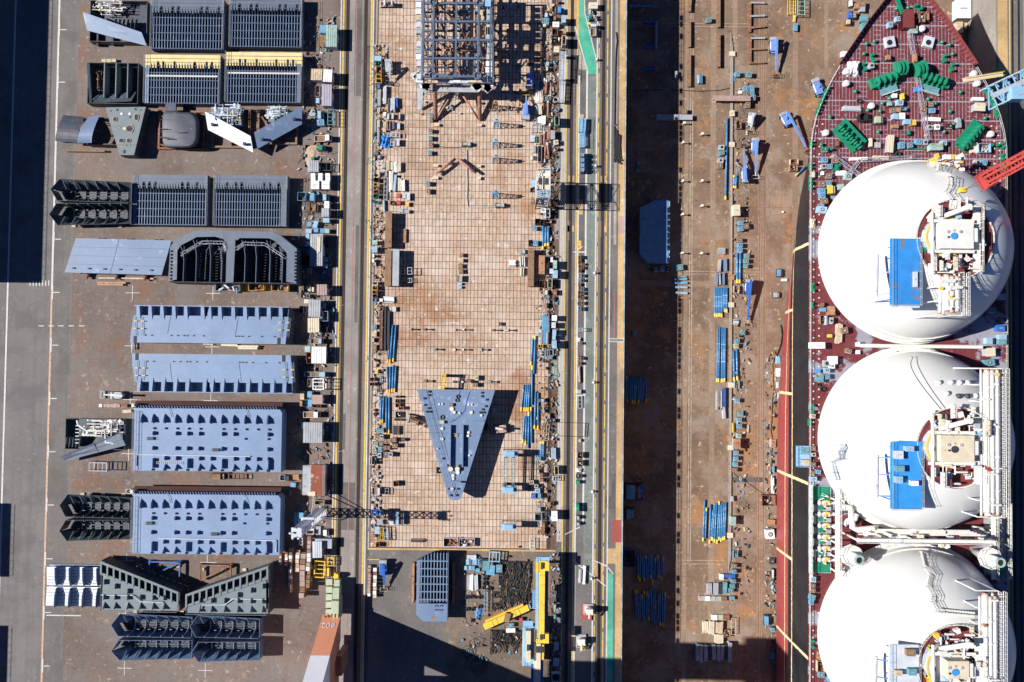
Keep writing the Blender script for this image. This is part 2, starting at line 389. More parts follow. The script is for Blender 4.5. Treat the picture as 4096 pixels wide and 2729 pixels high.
for v in (119, 329, 957, 1170, 1381, 1594, 1807, 2020, 2235, 2450, 2664):
 x, y = W(218 - (v - 119)*.021, v)
 mb = MB(); z = .066
 x = UX(203)
 mb.add([(x+.25,y-.12,z),(x+2.1,y-.12,z),(x+2.1,y+.12,z),(x+.25,y+.12,z)], [(0,1,2,3)]).add([(x,y-1.8,z),(x+.35,y-1.8,z),(x+.35,y+1.8,z),(x,y+1.8,z)], [(0,1,2,3)])
 struct('bay_marking', mb, MATS['linewhite'])
for u, v in ((530,1172),(852,1174),(527,1384),(848,1388),(521,1599),(843,1603),(507,2243),(829,2250),(503,2455),(498,2673),(821,2682),(515,1815)):
 x, y = W(u, v); mb = MB(); z = .03
 mb.add([(x-1.9,y-.08,z),(x+1.9,y-.08,z),(x+1.9,y+.08,z),(x-1.9,y+.08,z)], [(0,1,2,3)])
 mb.add([(x-.08,y-1.9,z+.01),(x+.08,y-1.9,z+.01),(x+.08,y+1.9,z+.01),(x-.08,y+1.9,z+.01)], [(0,1,2,3)])
 struct('cross_marking', mb, MATS['linewhite'])
for i, u in enumerate((167, 193, 218, 247, 275, 300, 330)): pass
for k in range(7):
 x, y = W(121 + k*12.5, 1133); struct('crossing_marking', MB().add([(x-.15,y-.7-.1*(k % 3),.06),(x+.15,y-.7,.06),(x+.15,y+.7,.06),(x-.15,y+.7,.06)], [(0,1,2,3)]), MATS['linewhite'])
for u in (165, 205, 244, 286, 328):
 x, y = W(u, 1304); struct('bay_marking', MB().add([(x-.7,y-.12,.06),(x+.7,y-.12,.06),(x+.7,y+.12,.06),(x-.7,y+.12,.06)], [(0,1,2,3)]), MATS['linewhite'])
x, y = W(255, 2462); struct('bay_marking', MB().add([(x-4.6,y-.15,.06),(x+4.6,y-.15,.06),(x+4.6,y+.15,.06),(x-4.6,y+.15,.06)], [(0,1,2,3)]), MATS['linewhite'])

# tiled assembly slab: 0.95 x 1.9 m plates with open joints
SX0, SX1 = UX(1494), UX(2208); SY0 = VY(2192, 1850); TX, TY, GAP = .954, 1.9, .11
SY1 = SY0 + TY*round((YT - 60 - SY0)/TY)
slab = sheet('assembly_slab', SX0 - .2, SX1 + .2, SY0 - .2, SY1, .02, 'joint')
tile_m = MB().box(GAP/2, TX - GAP/2, GAP/2, TY - GAP/2, .022, .07).mesh('tile', MATS['tile'])
ncol, nrow = int((SX1 - SX0)/TX), int((SY1 - SY0)/TY)
ci, ri = ncol//2 - 10, int((VY(1180) - SY0)/TY) - 7
rest = MB()
for i in range(ncol):
 for j in range(nrow):
  x, y = SX0 + i*TX, SY0 + j*TY
  if ci <= i < ci + 20 and ri <= j < ri + 15: obj('tile', tile_m, slab, (x, y, 0))
  else: rest.box(x + GAP/2, x + TX - GAP/2, y + GAP/2, y + TY - GAP/2, .022, .07)
r_ = rest.build('tile_field', MATS['tile'], slab); r_['kind'] = 'stuff'
sheet('slab_border', UX(1484), SX0 - .25, SY0 - .2, YT, .03, 'concrete')
sheet('slab_edging', UX(1484), UX(2232), SY0 - .75, SY0 - .25, .035, 'ochre')
sheet('lower_yard', UX(1484), UX(1800), YB, SY0 - .8, .02, 'asphalt2')
sheet('scrap_ground', UX(1800), UX(2208), YB, SY0 - .8, .02, 'brownslab')
line('road_marking', 1490, .3, 'lineyellow', 2236, 2238)
sheet('road_marking', UX(1484), UX(1545), VY(2240, 1500), VY(2237, 1500), .04, 'lineyellow')

# crane road between slab and dock
sheet('crane_road', UX(2208), XL - .02, YB, YT, .015, 'asphalt2')
sheet('drain_strip', UX(2210), UX(2231), YB, YT, .03, 'drain')
for a, b, c, d, m in ((2216, 2240, 607, 672, 'fadedgreen'), (2208, 2230, 1440, 1515, 'fadedgreen'), (2214, 2231, 870, 955, 'roadlight')):
 sheet('drain_cover', UX(a), UX(b), VY(d), VY(c), .042, m)
sheet('concrete_band', UX(2233), UX(2256), VY(2165), YT, .03, 'concrete')
for u in (2239, 2245, 2251): line('concrete_joint', u, .16, 'linewhite', -400, 2165, .045)
line('road_marking', 2257, .3, 'lineyellow'); line('road_marking', 2300, .34, 'lineyellow'); line('road_marking', 2307.5, .45, 'linewhite', 300)
sheet('road_lane', UX(2310), UX(2338), VY(2100), VY(280), .03, 'laneasphalt')
line('road_marking', 2339, .5, 'linewhite', 280, 2090); line('road_marking', 2379.5, .4, 'linewhite')
line('road_marking', 2387, .25, 'lineyellow', dash=(5.5, 1.2)); line('road_marking', 2421, .3, 'lineyellow', dash=(6.5, 1.0)); line('road_marking', 2436, .32, 'linewhite')
sheet('green_path', UX(2341), UX(2378), VY(2330), VY(300), .034, 'fadedgreen')
polysheet('green_path', [(2315,-90),(2336,-90),(2337,51),(2386,250),(2387,297),(2353,297),(2310,143),(2313,90)], .045, 'tealpaint')
polysheet('road_marking', [(2337,-90),(2339.5,-90),(2341,51),(2390,250),(2390,300),(2387,297),(2386,250),(2337,51)], .05, 'linewhite')
polysheet('road_marking', [(2294,92),(2297,92),(2312,143),(2352,285),(2348,285),(2308,145)], .05, 'linewhite')
polysheet('pale_patch', [(2316,190),(2349,280),(2317,280)], .04, 'concrete')
polysheet('yellow_patch', [(2268,-90),(2312,-90),(2310,140),(2296,92),(2268,92)], .04, 'ochre')
polysheet('green_path', [(2427,2290),(2453,2295),(2450,2900),(2424,2900)], .045, 'tealpaint')
polysheet('yellow_patch', [(2372,2240),(2413,2260),(2412,2332),(2374,2290)], .045, 'ochre')
for p in (((2294,2240),(2423,2342),(2421,2347),(2292,2245)), ((2372,2238),(2428,2262),(2454,2293),(2452,2297),(2426,2267),(2371,2242)), ((2260,2136),(2320,2106),(2321,2110),(2261,2140))):
 polysheet('road_marking', list(p), .06, 'linewhite')
sheet('red_patch', UX(2455), UX(2491), VY(2165), VY(2075), .05, 'redpaint')
sheet('pink_patch', UX(2474), UX(2496), VY(930), VY(860), .05, 'pink')
sheet('dock_edge', UX(2469), XL - .3, YB, YT, .04, 'ochre')
sheet('pale_band', UX(2451), UX(2462), VY(975), YT, .034, 'concrete')
sheet('dock_edge', UX(2437), UX(2470), VY(2250), VY(2190), .046, 'ochre')
for a, b, c, d in ((2311, 2327, 795, 855), (2304, 2327, 455, 476)):
 sheet('orange_patch', UX(a), UX(b), VY(d), VY(c), .05, 'ochre')
for a, b, c, d in ((2265, 2276, 700, 725), (2284, 2292, 700, 725), (2397, 2404, 700, 725), (2413, 2421, 700, 725), (2265, 2276, 900, 925), (2284, 2292, 900, 925), (2391, 2404, 882, 945), (2413, 2423, 900, 925), (2265, 2276, 880, 960), (2262, 2275, 655, 700)):
 sheet('rail_anchor_plate', UX(a), UX(b), VY(d), VY(c), .05, 'ochre' if d - c < 30 else 'shoulder')
line('road_marking', 2457, .16, 'linered', 1165, 1345); sheet('road_marking', UX(2437), UX(2495), VY(1364), VY(1349), .05, 'linewhite'); sheet('green_path', UX(2438), UX(2494), VY(1361.5), VY(1351.5), .056, 'fadedgreen')
sheet('road_marking', UX(2290), UX(2341), VY(1008), VY(1003), .062, 'linewhite'); sheet('road_marking', UX(2304), UX(2336), VY(1581), VY(1576), .062, 'linewhite')
for (a, b, c, d) in ((2412, 2428, 1418, 1460), (2450, 2466, 1890, 2030), (2420, 2450, 1980, 2030), (2424, 2446, 1140, 1300), (2262, 2275, 2040, 2140)):
 sheet('asphalt_patch', UX(a), UX(b), VY(d), VY(c), .032, 'patch')
# painted road arrow and faded lettering
ax, ay = W(2318, 978)
struct('road_arrow', MB().add([(ax-.45,ay+1.0,.056),(ax+.45,ay+1.0,.056),(ax+.45,ay-.5,.056),(ax+1.0,ay-.5,.056),(ax,ay-1.5,.056),(ax-1.0,ay-.5,.056),(ax-.45,ay-.5,.056)][::-1], [(0,1,2,3,4,5,6)]), MATS['lineyellow'])

# dock floor strips and lines
FX = lambda u: UX(u, ZD); FY = lambda v, u=2900: W(u, v, ZD)[1]
for a, b in ((2735, 2750), (2838, 2860), (2925, 2945), (3030, 3045), (3048, 3062), (3168, 3190), (3296, 3312)):
 sheet('floor_strip', FX(a), FX(b), YB*1.1, YT*1.1, ZD + .015, 'dockstrip')
for u in (2757, 2766): sheet('floor_marking', FX(u) - .12, FX(u) + .12, FY(2250), YT, ZD + .028, 'lineworn')
for a, b, v in ((2500, 3000, 95), (2500, 3000, 107), (2740, 3040, 1087), (2740, 3040, 1098), (2735, 2905, 2243), (2735, 2905, 2257)):
 sheet('floor_marking', FX(a), FX(b), FY(v) - .07, FY(v) + .07, ZD + .03, 'lineworn')
sheet('floor_patch', FX(2500), FX(2870), FY(1150), FY(1125), ZD + .024, 'dockstrip')
sheet('floor_patch', FX(2932), FX(3052), FY(1928), FY(1908), ZD + .034, 'patch')
for u in (3036, 3055): struct('floor_track', MB().box(FX(u) - .12, FX(u) + .12, YB, YT, ZD, ZD + .05), MATS['rusty'])

# quay top on the far side of the dock
sheet('dock_edge', XR + .5, XR + 3.2, YB, YT, .03, 'ochre'); sheet('quay_road', XR + 3.2, XR + 30, YB, YT, .015, 'asphalt2')
for dx in (4.5, 6.2, 9.5): struct('crane_rail', MB().box(XR + dx - .25, XR + dx + .25, YB, YT, .02, .08), MATS['rail'])
for dx in (3.6, 7.6): sheet('road_marking', XR + dx, XR + dx + .35, YB, YT, .03, 'lineyellow')

# buildings left of the yard (only their shadows fall into the picture)
def warehouse(y0, y1, xs, h, label):
 """xs: where the roof edge's shadow falls on the ground"""
 x1 = xs - h/math.tan(SUN_EL); w = 40; cy = (y0 + y1)/2; L = y1 - y0
 t = thing('warehouse', label, 'building', (x1 - w/2, cy, 0))
 MB().box(-w/2, w/2, -L/2, L/2, 0, h - .6).build('wall', MATS['grey'], t)
 rf = MB().box(-w/2 - .3, w/2 + .3, -L/2 - .3, L/2 + .3, h - .6, h).build('roof', MATS['silver'], t)
 r = MB()
 for k in range(int(L/2) + 1):
  r.box(w/2 - .1, w/2, -L/2 + k*2, -L/2 + k*2 + .08, h, h + 1.0)
 r.box(w/2 - .1, w/2, -L/2, L/2, h + .95, h + 1.02); r.build('roof_rail', MATS['grey'], t)
 for k in range(int(L/9)):
  d = MB().box(w/2, w/2 + .12, -L/2 + 2 + k*9, -L/2 + 7 + k*9, 0, 6).build('door', MATS['blue'], t)
warehouse(VY(1122, 140), 150, UX(150) + .5, 20, 'grey warehouse left of the asphalt apron, the one whose long shadow reaches the crossing')
warehouse(VY(2298, 30), VY(2013, 30), UX(60), 18, 'small grey building left of the apron casting the short shadow')
warehouse(-140, VY(2502, 30), UX(62), 18, 'grey building beyond the lower left corner casting a shadow')
# ================================================================ HULL BLOCKS IN THE STORAGE YARD
def root_rect(name, label, cat, R, z, z0=0.0, group=None):
 cx, cy, sx, sy = rect(*R, z)
 return thing(name, label, cat, (cx, cy, z0), 0, group), sx, sy
BG = 'steel ship blocks stored in the yard'
def supports(t, sx, sy, h=.35, n=4):
 m = MB().box(-.5, .5, -.35, .35, 0, h).mesh('support_block', MATS['wood'])
 for i in range(n):
  for s in (-1, 1): obj('support_block', m, t, (-sx/2 + sx*(i + .5)/n, s*sy*.42, 0))
def handrail(t, pts, h=1.0, step=2.2, m='grey', w=.05):
 mb = MB()
 for a, b in zip(pts, pts[1:]):
  a, b = Vector(a), Vector(b); n = max(1, int((b - a).length/step))
  for k in range(n + 1):
   p = a.lerp(b, k/n); mb.bar(p, p + Vector((0, 0, h)), w)
  for zz in (h, h*.5): mb.bar(a + Vector((0, 0, zz)), b + Vector((0, 0, zz)), w)
 return mb.build('handrail', MATS[m], t)

def lattice_block(R, label, h=2.7, nrib=25, beams=(.0, .22, .43, .64, .85), band=.27, bandm='blockgrey', slots=(), rightplate=0.0, leftplate=0.0, strip=None, ribm='ribblue'):
 t, sx, sy = root_rect('hull_panel_block', label, 'ship block', R, h, 0, BG)
 B = MATS['blockgrey']; RM = MATS[ribm]; x0, x1, y0, y1 = -sx/2, sx/2, -sy/2, sy/2; yb = y1 - sy*band; z0 = .35
 supports(t, sx, sy, z0)
 MB().box(x0, x1, y0, y1, z0, z0 + .08).build('bottom_plate', MATS['hullplate'], t)
 for n_, a in (('side_plate', (x0, x0 + .1)), ('side_plate', (x1 - .1, x1))):
  MB().box(a[0], a[1], y0, y1, z0 + .08, h*.94).build(n_, B, t)
 xa, xb = x0 + .5 + leftplate*sx, x1 - .5 - rightplate*sx
 L = yb - y0 - .1
 prof = [(0, z0 + .08), (0, h*.96), (L*.86, h*.96), (L*.93, h*.97), (L + .9, h*.985), (L + .9, h*.95), (L*.97, h*.6), (L*.97, z0 + .08)]
 rib = MB().px(prof, -.035, .035).mesh('rib', RM); ribt = MB().box(-.085, .085, 0, L*.9, h*.96, h*.96 + .03).mesh('flange', MATS['steelblue'])
 for i in range(nrib):
  obj('flange', ribt, obj('rib', rib, t, (xa + (xb - xa)*i/(nrib - 1), y0 + .06, 0)))
 bm = MB().box(x0 + .12, x1 - .12, -.04, .04, z0 + .5, h).box(x0 + .12, x1 - .12, -.09, .09, h, h + .04).mesh('beam', RM)
 for b in beams: obj('beam', bm, t, (0, y0 + .2 + b*L, .02))
 # upper plate band with keyhole cut-outs along its lower edge
 mb = MB(); sw = .62; sl = sy*band*.5; cuts = sorted(x0 + s*sx for s in slots); e = x0
 zt = h + .05
 for c in cuts:
  mb.box(e, c - sw/2, yb, yb + sl, zt - .12, zt); e = c + sw/2
 mb.box(e, x1, yb, yb + sl, zt - .12, zt); mb.box(x0, x1, yb + sl, y1, zt - .12, zt)
 mb.box(x0, x1, y1 - .1, y1, z0 + .08, zt - .12)
 pb = mb.build('plate_band', MATS[bandm], t)
 for q in (.30, .58, .84):
  MB().box(x0, x1, y1 - sy*band*q - .05, y1 - sy*band*q + .05, zt, zt + .16).build('stiffener', B, pb)
 tooth = MB().px([(-.1, zt - .1), (1.3, zt), (1.3, zt + .05), (.2, zt + .22), (-.1, zt + .2)], -.03, .03).mesh('bracket', B)
 for i in range(nrib): obj('bracket', tooth, pb, (xa + (xb - xa)*i/(nrib - 1), yb, 0))
 for c in cuts:
  MB().box(c - .28, c + .28, yb + sl*.2, yb + sl, z0 + .1, zt - .6).build('web_plate', MATS['hullplate'], t)
 if rightplate: MB().box(x1 - rightplate*sx - .1, x1 - .35, y0 + .1, yb + .6, h + .05, h + .13).build('edge_plate', B, t)
 if leftplate: MB().box(x0 + .1, x0 + leftplate*sx, y0 + .1, yb + .4, h + .05, h + .13).build('edge_plate', MATS['steelblue'], t)
 if strip: MB().box(x0 + .4, x1 - .6, yb - strip - .2, yb - strip + .25, h + .06, h + .14).build('planks', MATS['linewhite'], t)
 handrail(t, [(x1 - .05, y0, zt), (x1 - .05, y1, zt)], 1.0, 2.0); handrail(t, [(x0 + .05, y1, zt), (x0 + .05, y0, zt)], 1.0, 2.0)
 return t
S6 = (.13, .29, .37, .69, .77, .93)
lattice_block((607, -2, 895, 198), 'lattice hull panel at the top edge, left one of its pair, grey plate band', slots=S6)
lattice_block((921, -12, 1208, 190), 'lattice hull panel at the top edge, right one of its pair, grey plate band', slots=S6)
lattice_block((580, 220, 880, 416), 'lattice hull panel with yellow painted band, left one of its pair', bandm='bandyellow', slots=(.17, .24, .39, .66, .82, .89), leftplate=.055, strip=2.2)
lattice_block((904, 210, 1208, 412), 'lattice hull panel with yellow painted band, right one of its pair', bandm='bandyellow', slots=(.18, .25, .40, .66, .81, .88), rightplate=.06, strip=2.0)
lattice_block((532, 700, 829, 902), 'lattice hull panel right of the two dark pointed troughs, left of its pair', slots=(.14, .22, .30, .66, .74, .86), leftplate=.06)
lattice_block((858, 702, 1149, 906), 'lattice hull panel in fourth row, right of its pair', slots=(.17, .29, .37, .68, .76, .88), rightplate=.08)

def trough(R, label, h=4.6, flip=1, m='slate', nf=6, tip=-1, edge='primer'):
 """open boat-shaped wing block: vertical inner wall, sloping outer side, web frames across"""
 t, sx, sy = root_rect('wing_block', label, 'ship block', R, h*.9, 0, BG)
 M_, z0 = MATS[m], .35
 Y = lambda q: flip*(q - .5)*sy
 X = lambda q: -tip*(q - .5)*sx
 supports(t, sx*.9, sy, z0, 3)
 base = [(X(.02), Y(.5)), (X(.10), Y(.88)), (X(1), Y(.80)), (X(1), Y(.06)), (X(.10), Y(.10))]
 MB().prism(base, z0, z0 + .08).build('bottom_plate', MATS['hullplate'], t)
 MB().bar((X(.09), Y(.07), h*.5 + z0/2), (X(1), Y(.03), h*.5 + z0/2), .1, h - z0).build('inner_wall', M_, t)
 MB().slab([(X(.16), Y(.62), z0 + .2), (X(1), Y(.60), z0 + .2), (X(1), Y(.88), h*.8), (X(.09), Y(.99), h*.8)], .1).build('sloping_side', M_, t)
 MB().slab([(X(0), Y(.55), h*.95), (X(.09), Y(.99), h*.82), (X(.2), Y(.62), z0 + .4), (X(.12), Y(.5), z0 + .4)], .1).build('end_plate', M_, t)
 MB().bar((X(0), Y(.55), h*.6), (X(.09), Y(.07), h*.6), .12, h*.8).build('end_plate', M_, t)
 MB().bar((X(1), Y(.03), z0 + (h - z0)*.42), (X(1), Y(.88), z0 + (h - z0)*.42), .1, (h - z0)*.84).build('end_plate', M_, t)
 W_ = sy*.56
 ar = [(0, z0), (0, h), (W_*.10, h)] + [(W_*(.12 + .40*(1 - math.cos(a))), h*.98 - (h - z0 - .5)*math.sin(a)) for a in [math.pi/2*k/5 for k in range(6)]] + [(W_, z0 + .5), (W_*1.05, z0)]
 if flip < 0: ar = [(-y, z) for y, z in ar]
 fm = MB().px(ar, -.05, .05).mesh('web_frame', M_)
 fl = MB().tube([(0, y, z + .02) for y, z in ar[1:-1]], .15, 4).mesh('flange', MATS[edge])
 fin = MB().add([(-.04, flip*.02, z0), (-.04, flip*sy*.38, h*.84), (-.04, flip*.1, h*.72), (.04, flip*.02, z0), (.04, flip*sy*.38, h*.84), (.04, flip*.1, h*.72)], [(0,1,2),(5,4,3),(0,3,4,1),(1,4,5,2),(2,5,3,0)]).mesh('bracket', MATS[edge])  # edge colour paler than the shell: sunlit look of the fins painted in
 for i in range(nf):
  q = .22 + .74*i/(nf - .6)
  o = obj('web_frame', fm, t, (X(q), Y(.05), 0)); obj('flange', fl, o, (0, 0, 0))
  obj('bracket', fin, t, (X(q - .05), Y(.58), 0), -tip*flip*.35)
 lm = MB().box(-sx*.42, sx*.46, -.03, .03, z0 + .08, z0 + .5).mesh('longitudinal', MATS['hullplate'])
 for k in range(4): obj('longitudinal', lm, t, (0, Y(.16 + k*.12), 0))
 # small tabs seen between frames
 tb = MB().box(-.3, .3, -.08, .08, h*.62, h*.68).mesh('tab', MATS[edge])
 for i in range(1, nf): obj('tab', tb, t, (X(.17 + .74*i/(nf - .6)), Y(.30), 0))
 return t
trough((205, 716, 519, 812), 'dark grey pointed wing block, upper of the pair left of lattice panels', flip=1)
trough((200, 810, 516, 902), 'dark grey pointed wing block, lower of the pair left of lattice panels', flip=-1)
trough((241, 1980, 519, 2074), 'dark grey pointed wing block, upper of the pair left of lower pale panel', flip=1)
trough((240, 2075, 518, 2167), 'dark grey pointed wing block, lower of the pair left of lower pale panel', flip=-1)
mat('troughblue', (.085,.135,.23), rough=.55, var=.25, scale=.6, spot=(.13,.19,.29), amt=.2, sscale=.8)
trough((447, 2459, 766, 2551), 'blue grey pointed wing block, upper left of the group of four', flip=1, m='troughblue', edge='steelblue')
trough((447, 2555, 766, 2646), 'blue grey pointed wing block, lower left of the group of four', flip=-1, m='troughblue', edge='steelblue')
trough((762, 2466, 1037, 2554), 'blue grey wing block, upper right of the group of four', flip=1, m='troughblue', nf=5, edge='steelblue')
trough((768, 2562, 1036, 2652), 'blue grey wing block, lower right of the group of four', flip=-1, m='troughblue', nf=5, edge='steelblue')

def bracket_panel(R, label, h=4.8):
 """big pale panel with rows of bracket fins, toothed top edge and a rust-red sloping side"""
 t, sx, sy = root_rect('deck_panel_block', label, 'ship block', R, h, 0, BG)
 P, x0, x1, y0, y1 = MATS['paleblue'], -sx/2, sx/2, -sy/2, sy/2
 supports(t, sx, sy, .35, 6); yt = y1 - sy*.10
 MB().prism([(x0 + .2, y0), (x1, y0), (x1, yt), (x1 - .6, y1 - sy*.05), (x0 - .3, y1 - sy*.05), (x0 + .2, yt)], .35, h).build('top_plate', P, t)
 MB().slab([(x0 - .4, y1 - .1, h*.75), (x1 - .2, y1 - .1, h*.75), (x1 - 1., y1 - sy*.05, h + .02), (x0 - .3, y1 - sy*.05, h + .02)], .12).build('sloping_side', MATS['hullplate'], t)
 MB().slab([(x0 - .4, y1 + .9, h*.55), (x1 - .4, y1 + .9, h*.55), (x1 - .3, y1 - .02, h*.8), (x0 - .4, y1 - .02, h*.8)], .12).build('rust_side', MATS['rustside'], t)
 th = MB().px([(0, h*.75), (1.0, h*.75), (.9, h + .25), (.1, h + .35)], -.05, .05).mesh('stiffener', P)
 n = 52
 for i in range(n): obj('stiffener', th, t, (x0 + (sx - 1.2)*i/(n - 1), y1 - sy*.055, 0), .5)
 def fin(l, hh, flare=.3): return MB().px([(-l/2, h), (-l/2 + l*flare*.5, h + hh), (l/2 - l*flare*.5, h + hh), (l/2, h)], -.04, .04).mesh('bracket', P)
 def tri(l, hh): return MB().px([(-l/2, h), (-l/2, h + hh), (-l/2 + .25, h + hh), (l/2, h + .1), (l/2, h)], -.04, .04).mesh('bracket', P)
 big, mid, small, tall, tr = MB().px([(-1.0, h), (-.75, h + .35), (-.7, h + 1.25), (.5, h + 1.0), (1.5, h + .15), (1.5, h)], -.05, .05).mesh('bracket', P), fin(1.15, .95), fin(.55, .55, .1), fin(2.6, 1.0, .05), tri(1.5, 1.1)
 bigs = [.06] + [.135 + .0775*i for i in range(11)] + [.905]
 for i, q in enumerate(bigs): obj('bracket', big, t, (x0 + q*sx, y1 - sy*.225, 0))
 for i, q in enumerate(bigs[1:]):
  if i % 7 != 5: obj('bracket', small, t, (x0 + (q + .005)*sx, y1 - sy*.355, 0))
  if i not in (1, 5, 8, 9): obj('bracket', mid, t, (x0 + (q + .005)*sx, y1 - sy*.43, 0)); obj('bracket', mid, t, (x0 + (q + .005)*sx, y1 - sy*.655, 0))
  if i in (0, 8, 10): obj('bracket', small, t, (x0 + q*sx, y1 - sy*.50, 0))
  if i in (0, 3, 6, 10): obj('bracket', tall, t, (x0 + (q + .01)*sx, y0 + sy*.12, 0))
  else:
   obj('bracket', mid, t, (x0 + (q + .01)*sx, y0 + sy*.195, 0)); obj('bracket', tr, t, (x0 + (q + .01)*sx, y0 + sy*.075, 0))
  obj('bracket', small, t, (x0 + q*sx, y0 + sy*.02, 0))
 pipe = MB().tube([(x0 + .9, y0 + 1.2, h + .3), (x0 + .9, y0 + sy*.245, h + .3), (x1 - 8, y0 + sy*.235, h + .3)] if 'upper' in label else [(x0 + 7, y0 + sy*.25, h + .3), (x1 - .9, y0 + sy*.235, h + .3), (x1 - .9, y0 + .8, h + .3)], .14, 6).build('pipe', MATS['silver'], t)
 lad = MB()
 for k in (0, 1): lad.bar((x0 + sx*.15, y0 + 1.9 + k*.5, h + .4), (x0 + sx*.34, y0 + 1.9 + k*.5, h + .4), .07)
 for k in range(14): lad.bar((x0 + sx*(.155 + k*.0135), y0 + 1.9, h + .4), (x0 + sx*(.155 + k*.0135), y0 + 2.4, h + .4), .05)
 if 'upper' in label: lad.build('ladder', MATS['cream'], t)
 for q, r_ in ((.09, .50), (.53, .66)):
  m2 = MB()
  for k in (0, 1): m2.bar((x0 + q*sx, y1 - sy*r_ - k*.5, h + .5), (x0 + q*sx + 2.6, y1 - sy*r_ - k*.5, h + .5), .08)
  m2.box(x0 + q*sx + .4, x0 + q*sx + 2.0, y1 - sy*r_ - .6, y1 - sy*r_ + .2, h, h + .45).build('lashing_frame', MATS['dark'], t)
 handrail(t, [(x0 + .2, y0 + .2, h), (x0 + .2, yt, h)]); handrail(t, [(x0 + 1.1, y0 + .2, h), (x0 + 1.1, yt, h)], .9, 3.)
 ld = MB()
 for q in (.22, .74):
  for k in (0, 1): ld.bar((x0 + q*sx + k*.45, y1 - .3, h + .4), (x0 + q*sx + 1.4 + k*.45, yt - 1.4, h + .1), .06)
 ld.build('access_ladder', MATS['grey'], t)
 MB().box(x0 - .2, x0 + .7, y1 - .6, y1 + .3, h*.75, h + .9).cyl(x0 + .3, y1 - .1, h + .9, h + 1.1, .3).build('air_unit', MATS['cream'], t)
bracket_panel((532, 1622, 1126, 1886), 'large pale blue deck panel with bracket rows, upper of the two')
bracket_panel((528, 1966, 1120, 2218), 'large pale blue deck panel with bracket rows, lower of the two')

def notch_block(R, label, flip, h=3.9):
 """long pale block with a row of deep web bays along one edge"""
 t, sx, sy = root_rect('bilge_block', label, 'ship block', R, h, 0, BG)
 P, x0, x1 = MATS['paleblue'], -sx/2, sx/2; Y = lambda q: flip*(.5 - q)*sy
 supports(t, sx, sy, .35, 6); nb = 13; st = sy*.26
 MB().prism([(x0 + .6, Y(.26)), (x1 - 1.2, Y(.26)), (x1 - 1.9, Y(1)), (x0 - .3, Y(1)), (x0 - .1, Y(.72))], .35, h).build('top_plate', P, t)
 MB().slab([(x1 - 1.2, Y(.05), h), (x1 - .2, Y(.08), .8), (x1 - .8, Y(1), .8), (x1 - 1.9, Y(1), h)], .1).build('end_plate', MATS['hullplate'], t)
 MB().box(x0 + .6, x1 - 1.2, min(Y(0), Y(.26)), max(Y(0), Y(.26)), .35, h - 2.2).build('bay_floor', P, t)
 cm = MB().box(-.55, .55, -st/2, st/2, h - 2.2, h).mesh('bay_column', P)
 MB().box(x0 + .5, x1 - 1.1, Y(0) - .12, Y(0) + .12, h - 1.2, h + .05).build('edge_beam', P, t)
 fz = [(-st*.47, h - 2.2), (-st*.47, h + .75), (-st*.40, h + .75), (st*.95, h + .02), (st*.95, h - 2.2)]
 fn = MB().px(fz if flip < 0 else [(-y, z) for y, z in fz], -.05, .05).mesh('web_plate', P)
 lm = MB().box(.1, 1.9, -.05, .05, h - 1.1, h - 1.0).mesh('stiffener', P)
 xs = [.03 + (i + (.42 if i in (5,) else 0) - (.12 if i == 7 else 0))*.0735 for i in range(nb)]
 for q in xs:
  xx = x0 + q*sx + 1.0
  obj('web_plate', fn, t, (xx, Y(.13), 0)); obj('bay_column', cm, t, (xx - .56, Y(.13), 0)).scale = (.98, .98, .98)
  for k in (-.25, .05, .3): obj('stiffener', lm, t, (xx, Y(.13) + k*st, 0))
 hole = MB().cyl(0, 0, h + .004, h + .03, .30, 10).mesh('manhole', MATS['black'])
 for i in range(14):
  q = (.09, .13, .25, .29, .33, .35, .39, .65, .67, .69, .73, .81, .89, .45)[i]
  obj('manhole', hole, t, (x0 + q*sx, Y(.80), 0)).scale = (1.2, .6, 1)
 for q in (.025, .915):
  big = MB()
  for k in (0, 1): big.box(x0 + q*sx - .45, x0 + q*sx + .45, Y(.87 + k*.09) - .45, Y(.87 + k*.09) + .45, h, h + .02)
  big.build('access_hole', MATS['black'], t)
 for q in (.022, .065, .915, .965):
  ld = MB(); s = (.5 if q < .5 else -.5)
  for k in (0, 1): ld.bar((x0 + q*sx + k*.5 - s, Y(.30), h + .3), (x0 + q*sx + k*.5, Y(.82), h + .3), .06)
  for k in range(12): ld.bar((x0 + q*sx - s*(1 - k/12), Y(.30 + .52*k/12), h + .3), (x0 + q*sx - s*(1 - k/12) + .5, Y(.30 + .52*k/12), h + .3), .05)
  l_ = ld.build('ladder', MATS['steelblue'], t)
  for k in (.42, .62): MB().box(x0 + q*sx - .1, x0 + q*sx + .7, Y(k) - .12, Y(k) + .12, h + .3, h + .5).build('clamp', MATS['yellow'], l_)
 for q in (.24, .66): MB().bar((x0 + q*sx, Y(.28), h + .03), (x0 + q*sx - .7*1, Y(.76), h + .03), .08).build('weld_seam', MATS['steelblue'], t)
 MB().box(x0 - .25, x1 - 1.9, Y(.77) - .05, Y(.77) + .05, h, h + .06).build('weld_seam', MATS['steelblue'], t)
notch_block((526, 1226, 1172, 1374), 'long pale blue bilge block with web bays along its top edge', 1)
notch_block((530, 1418, 1190, 1570), 'long pale blue bilge block with web bays along its bottom edge', -1)

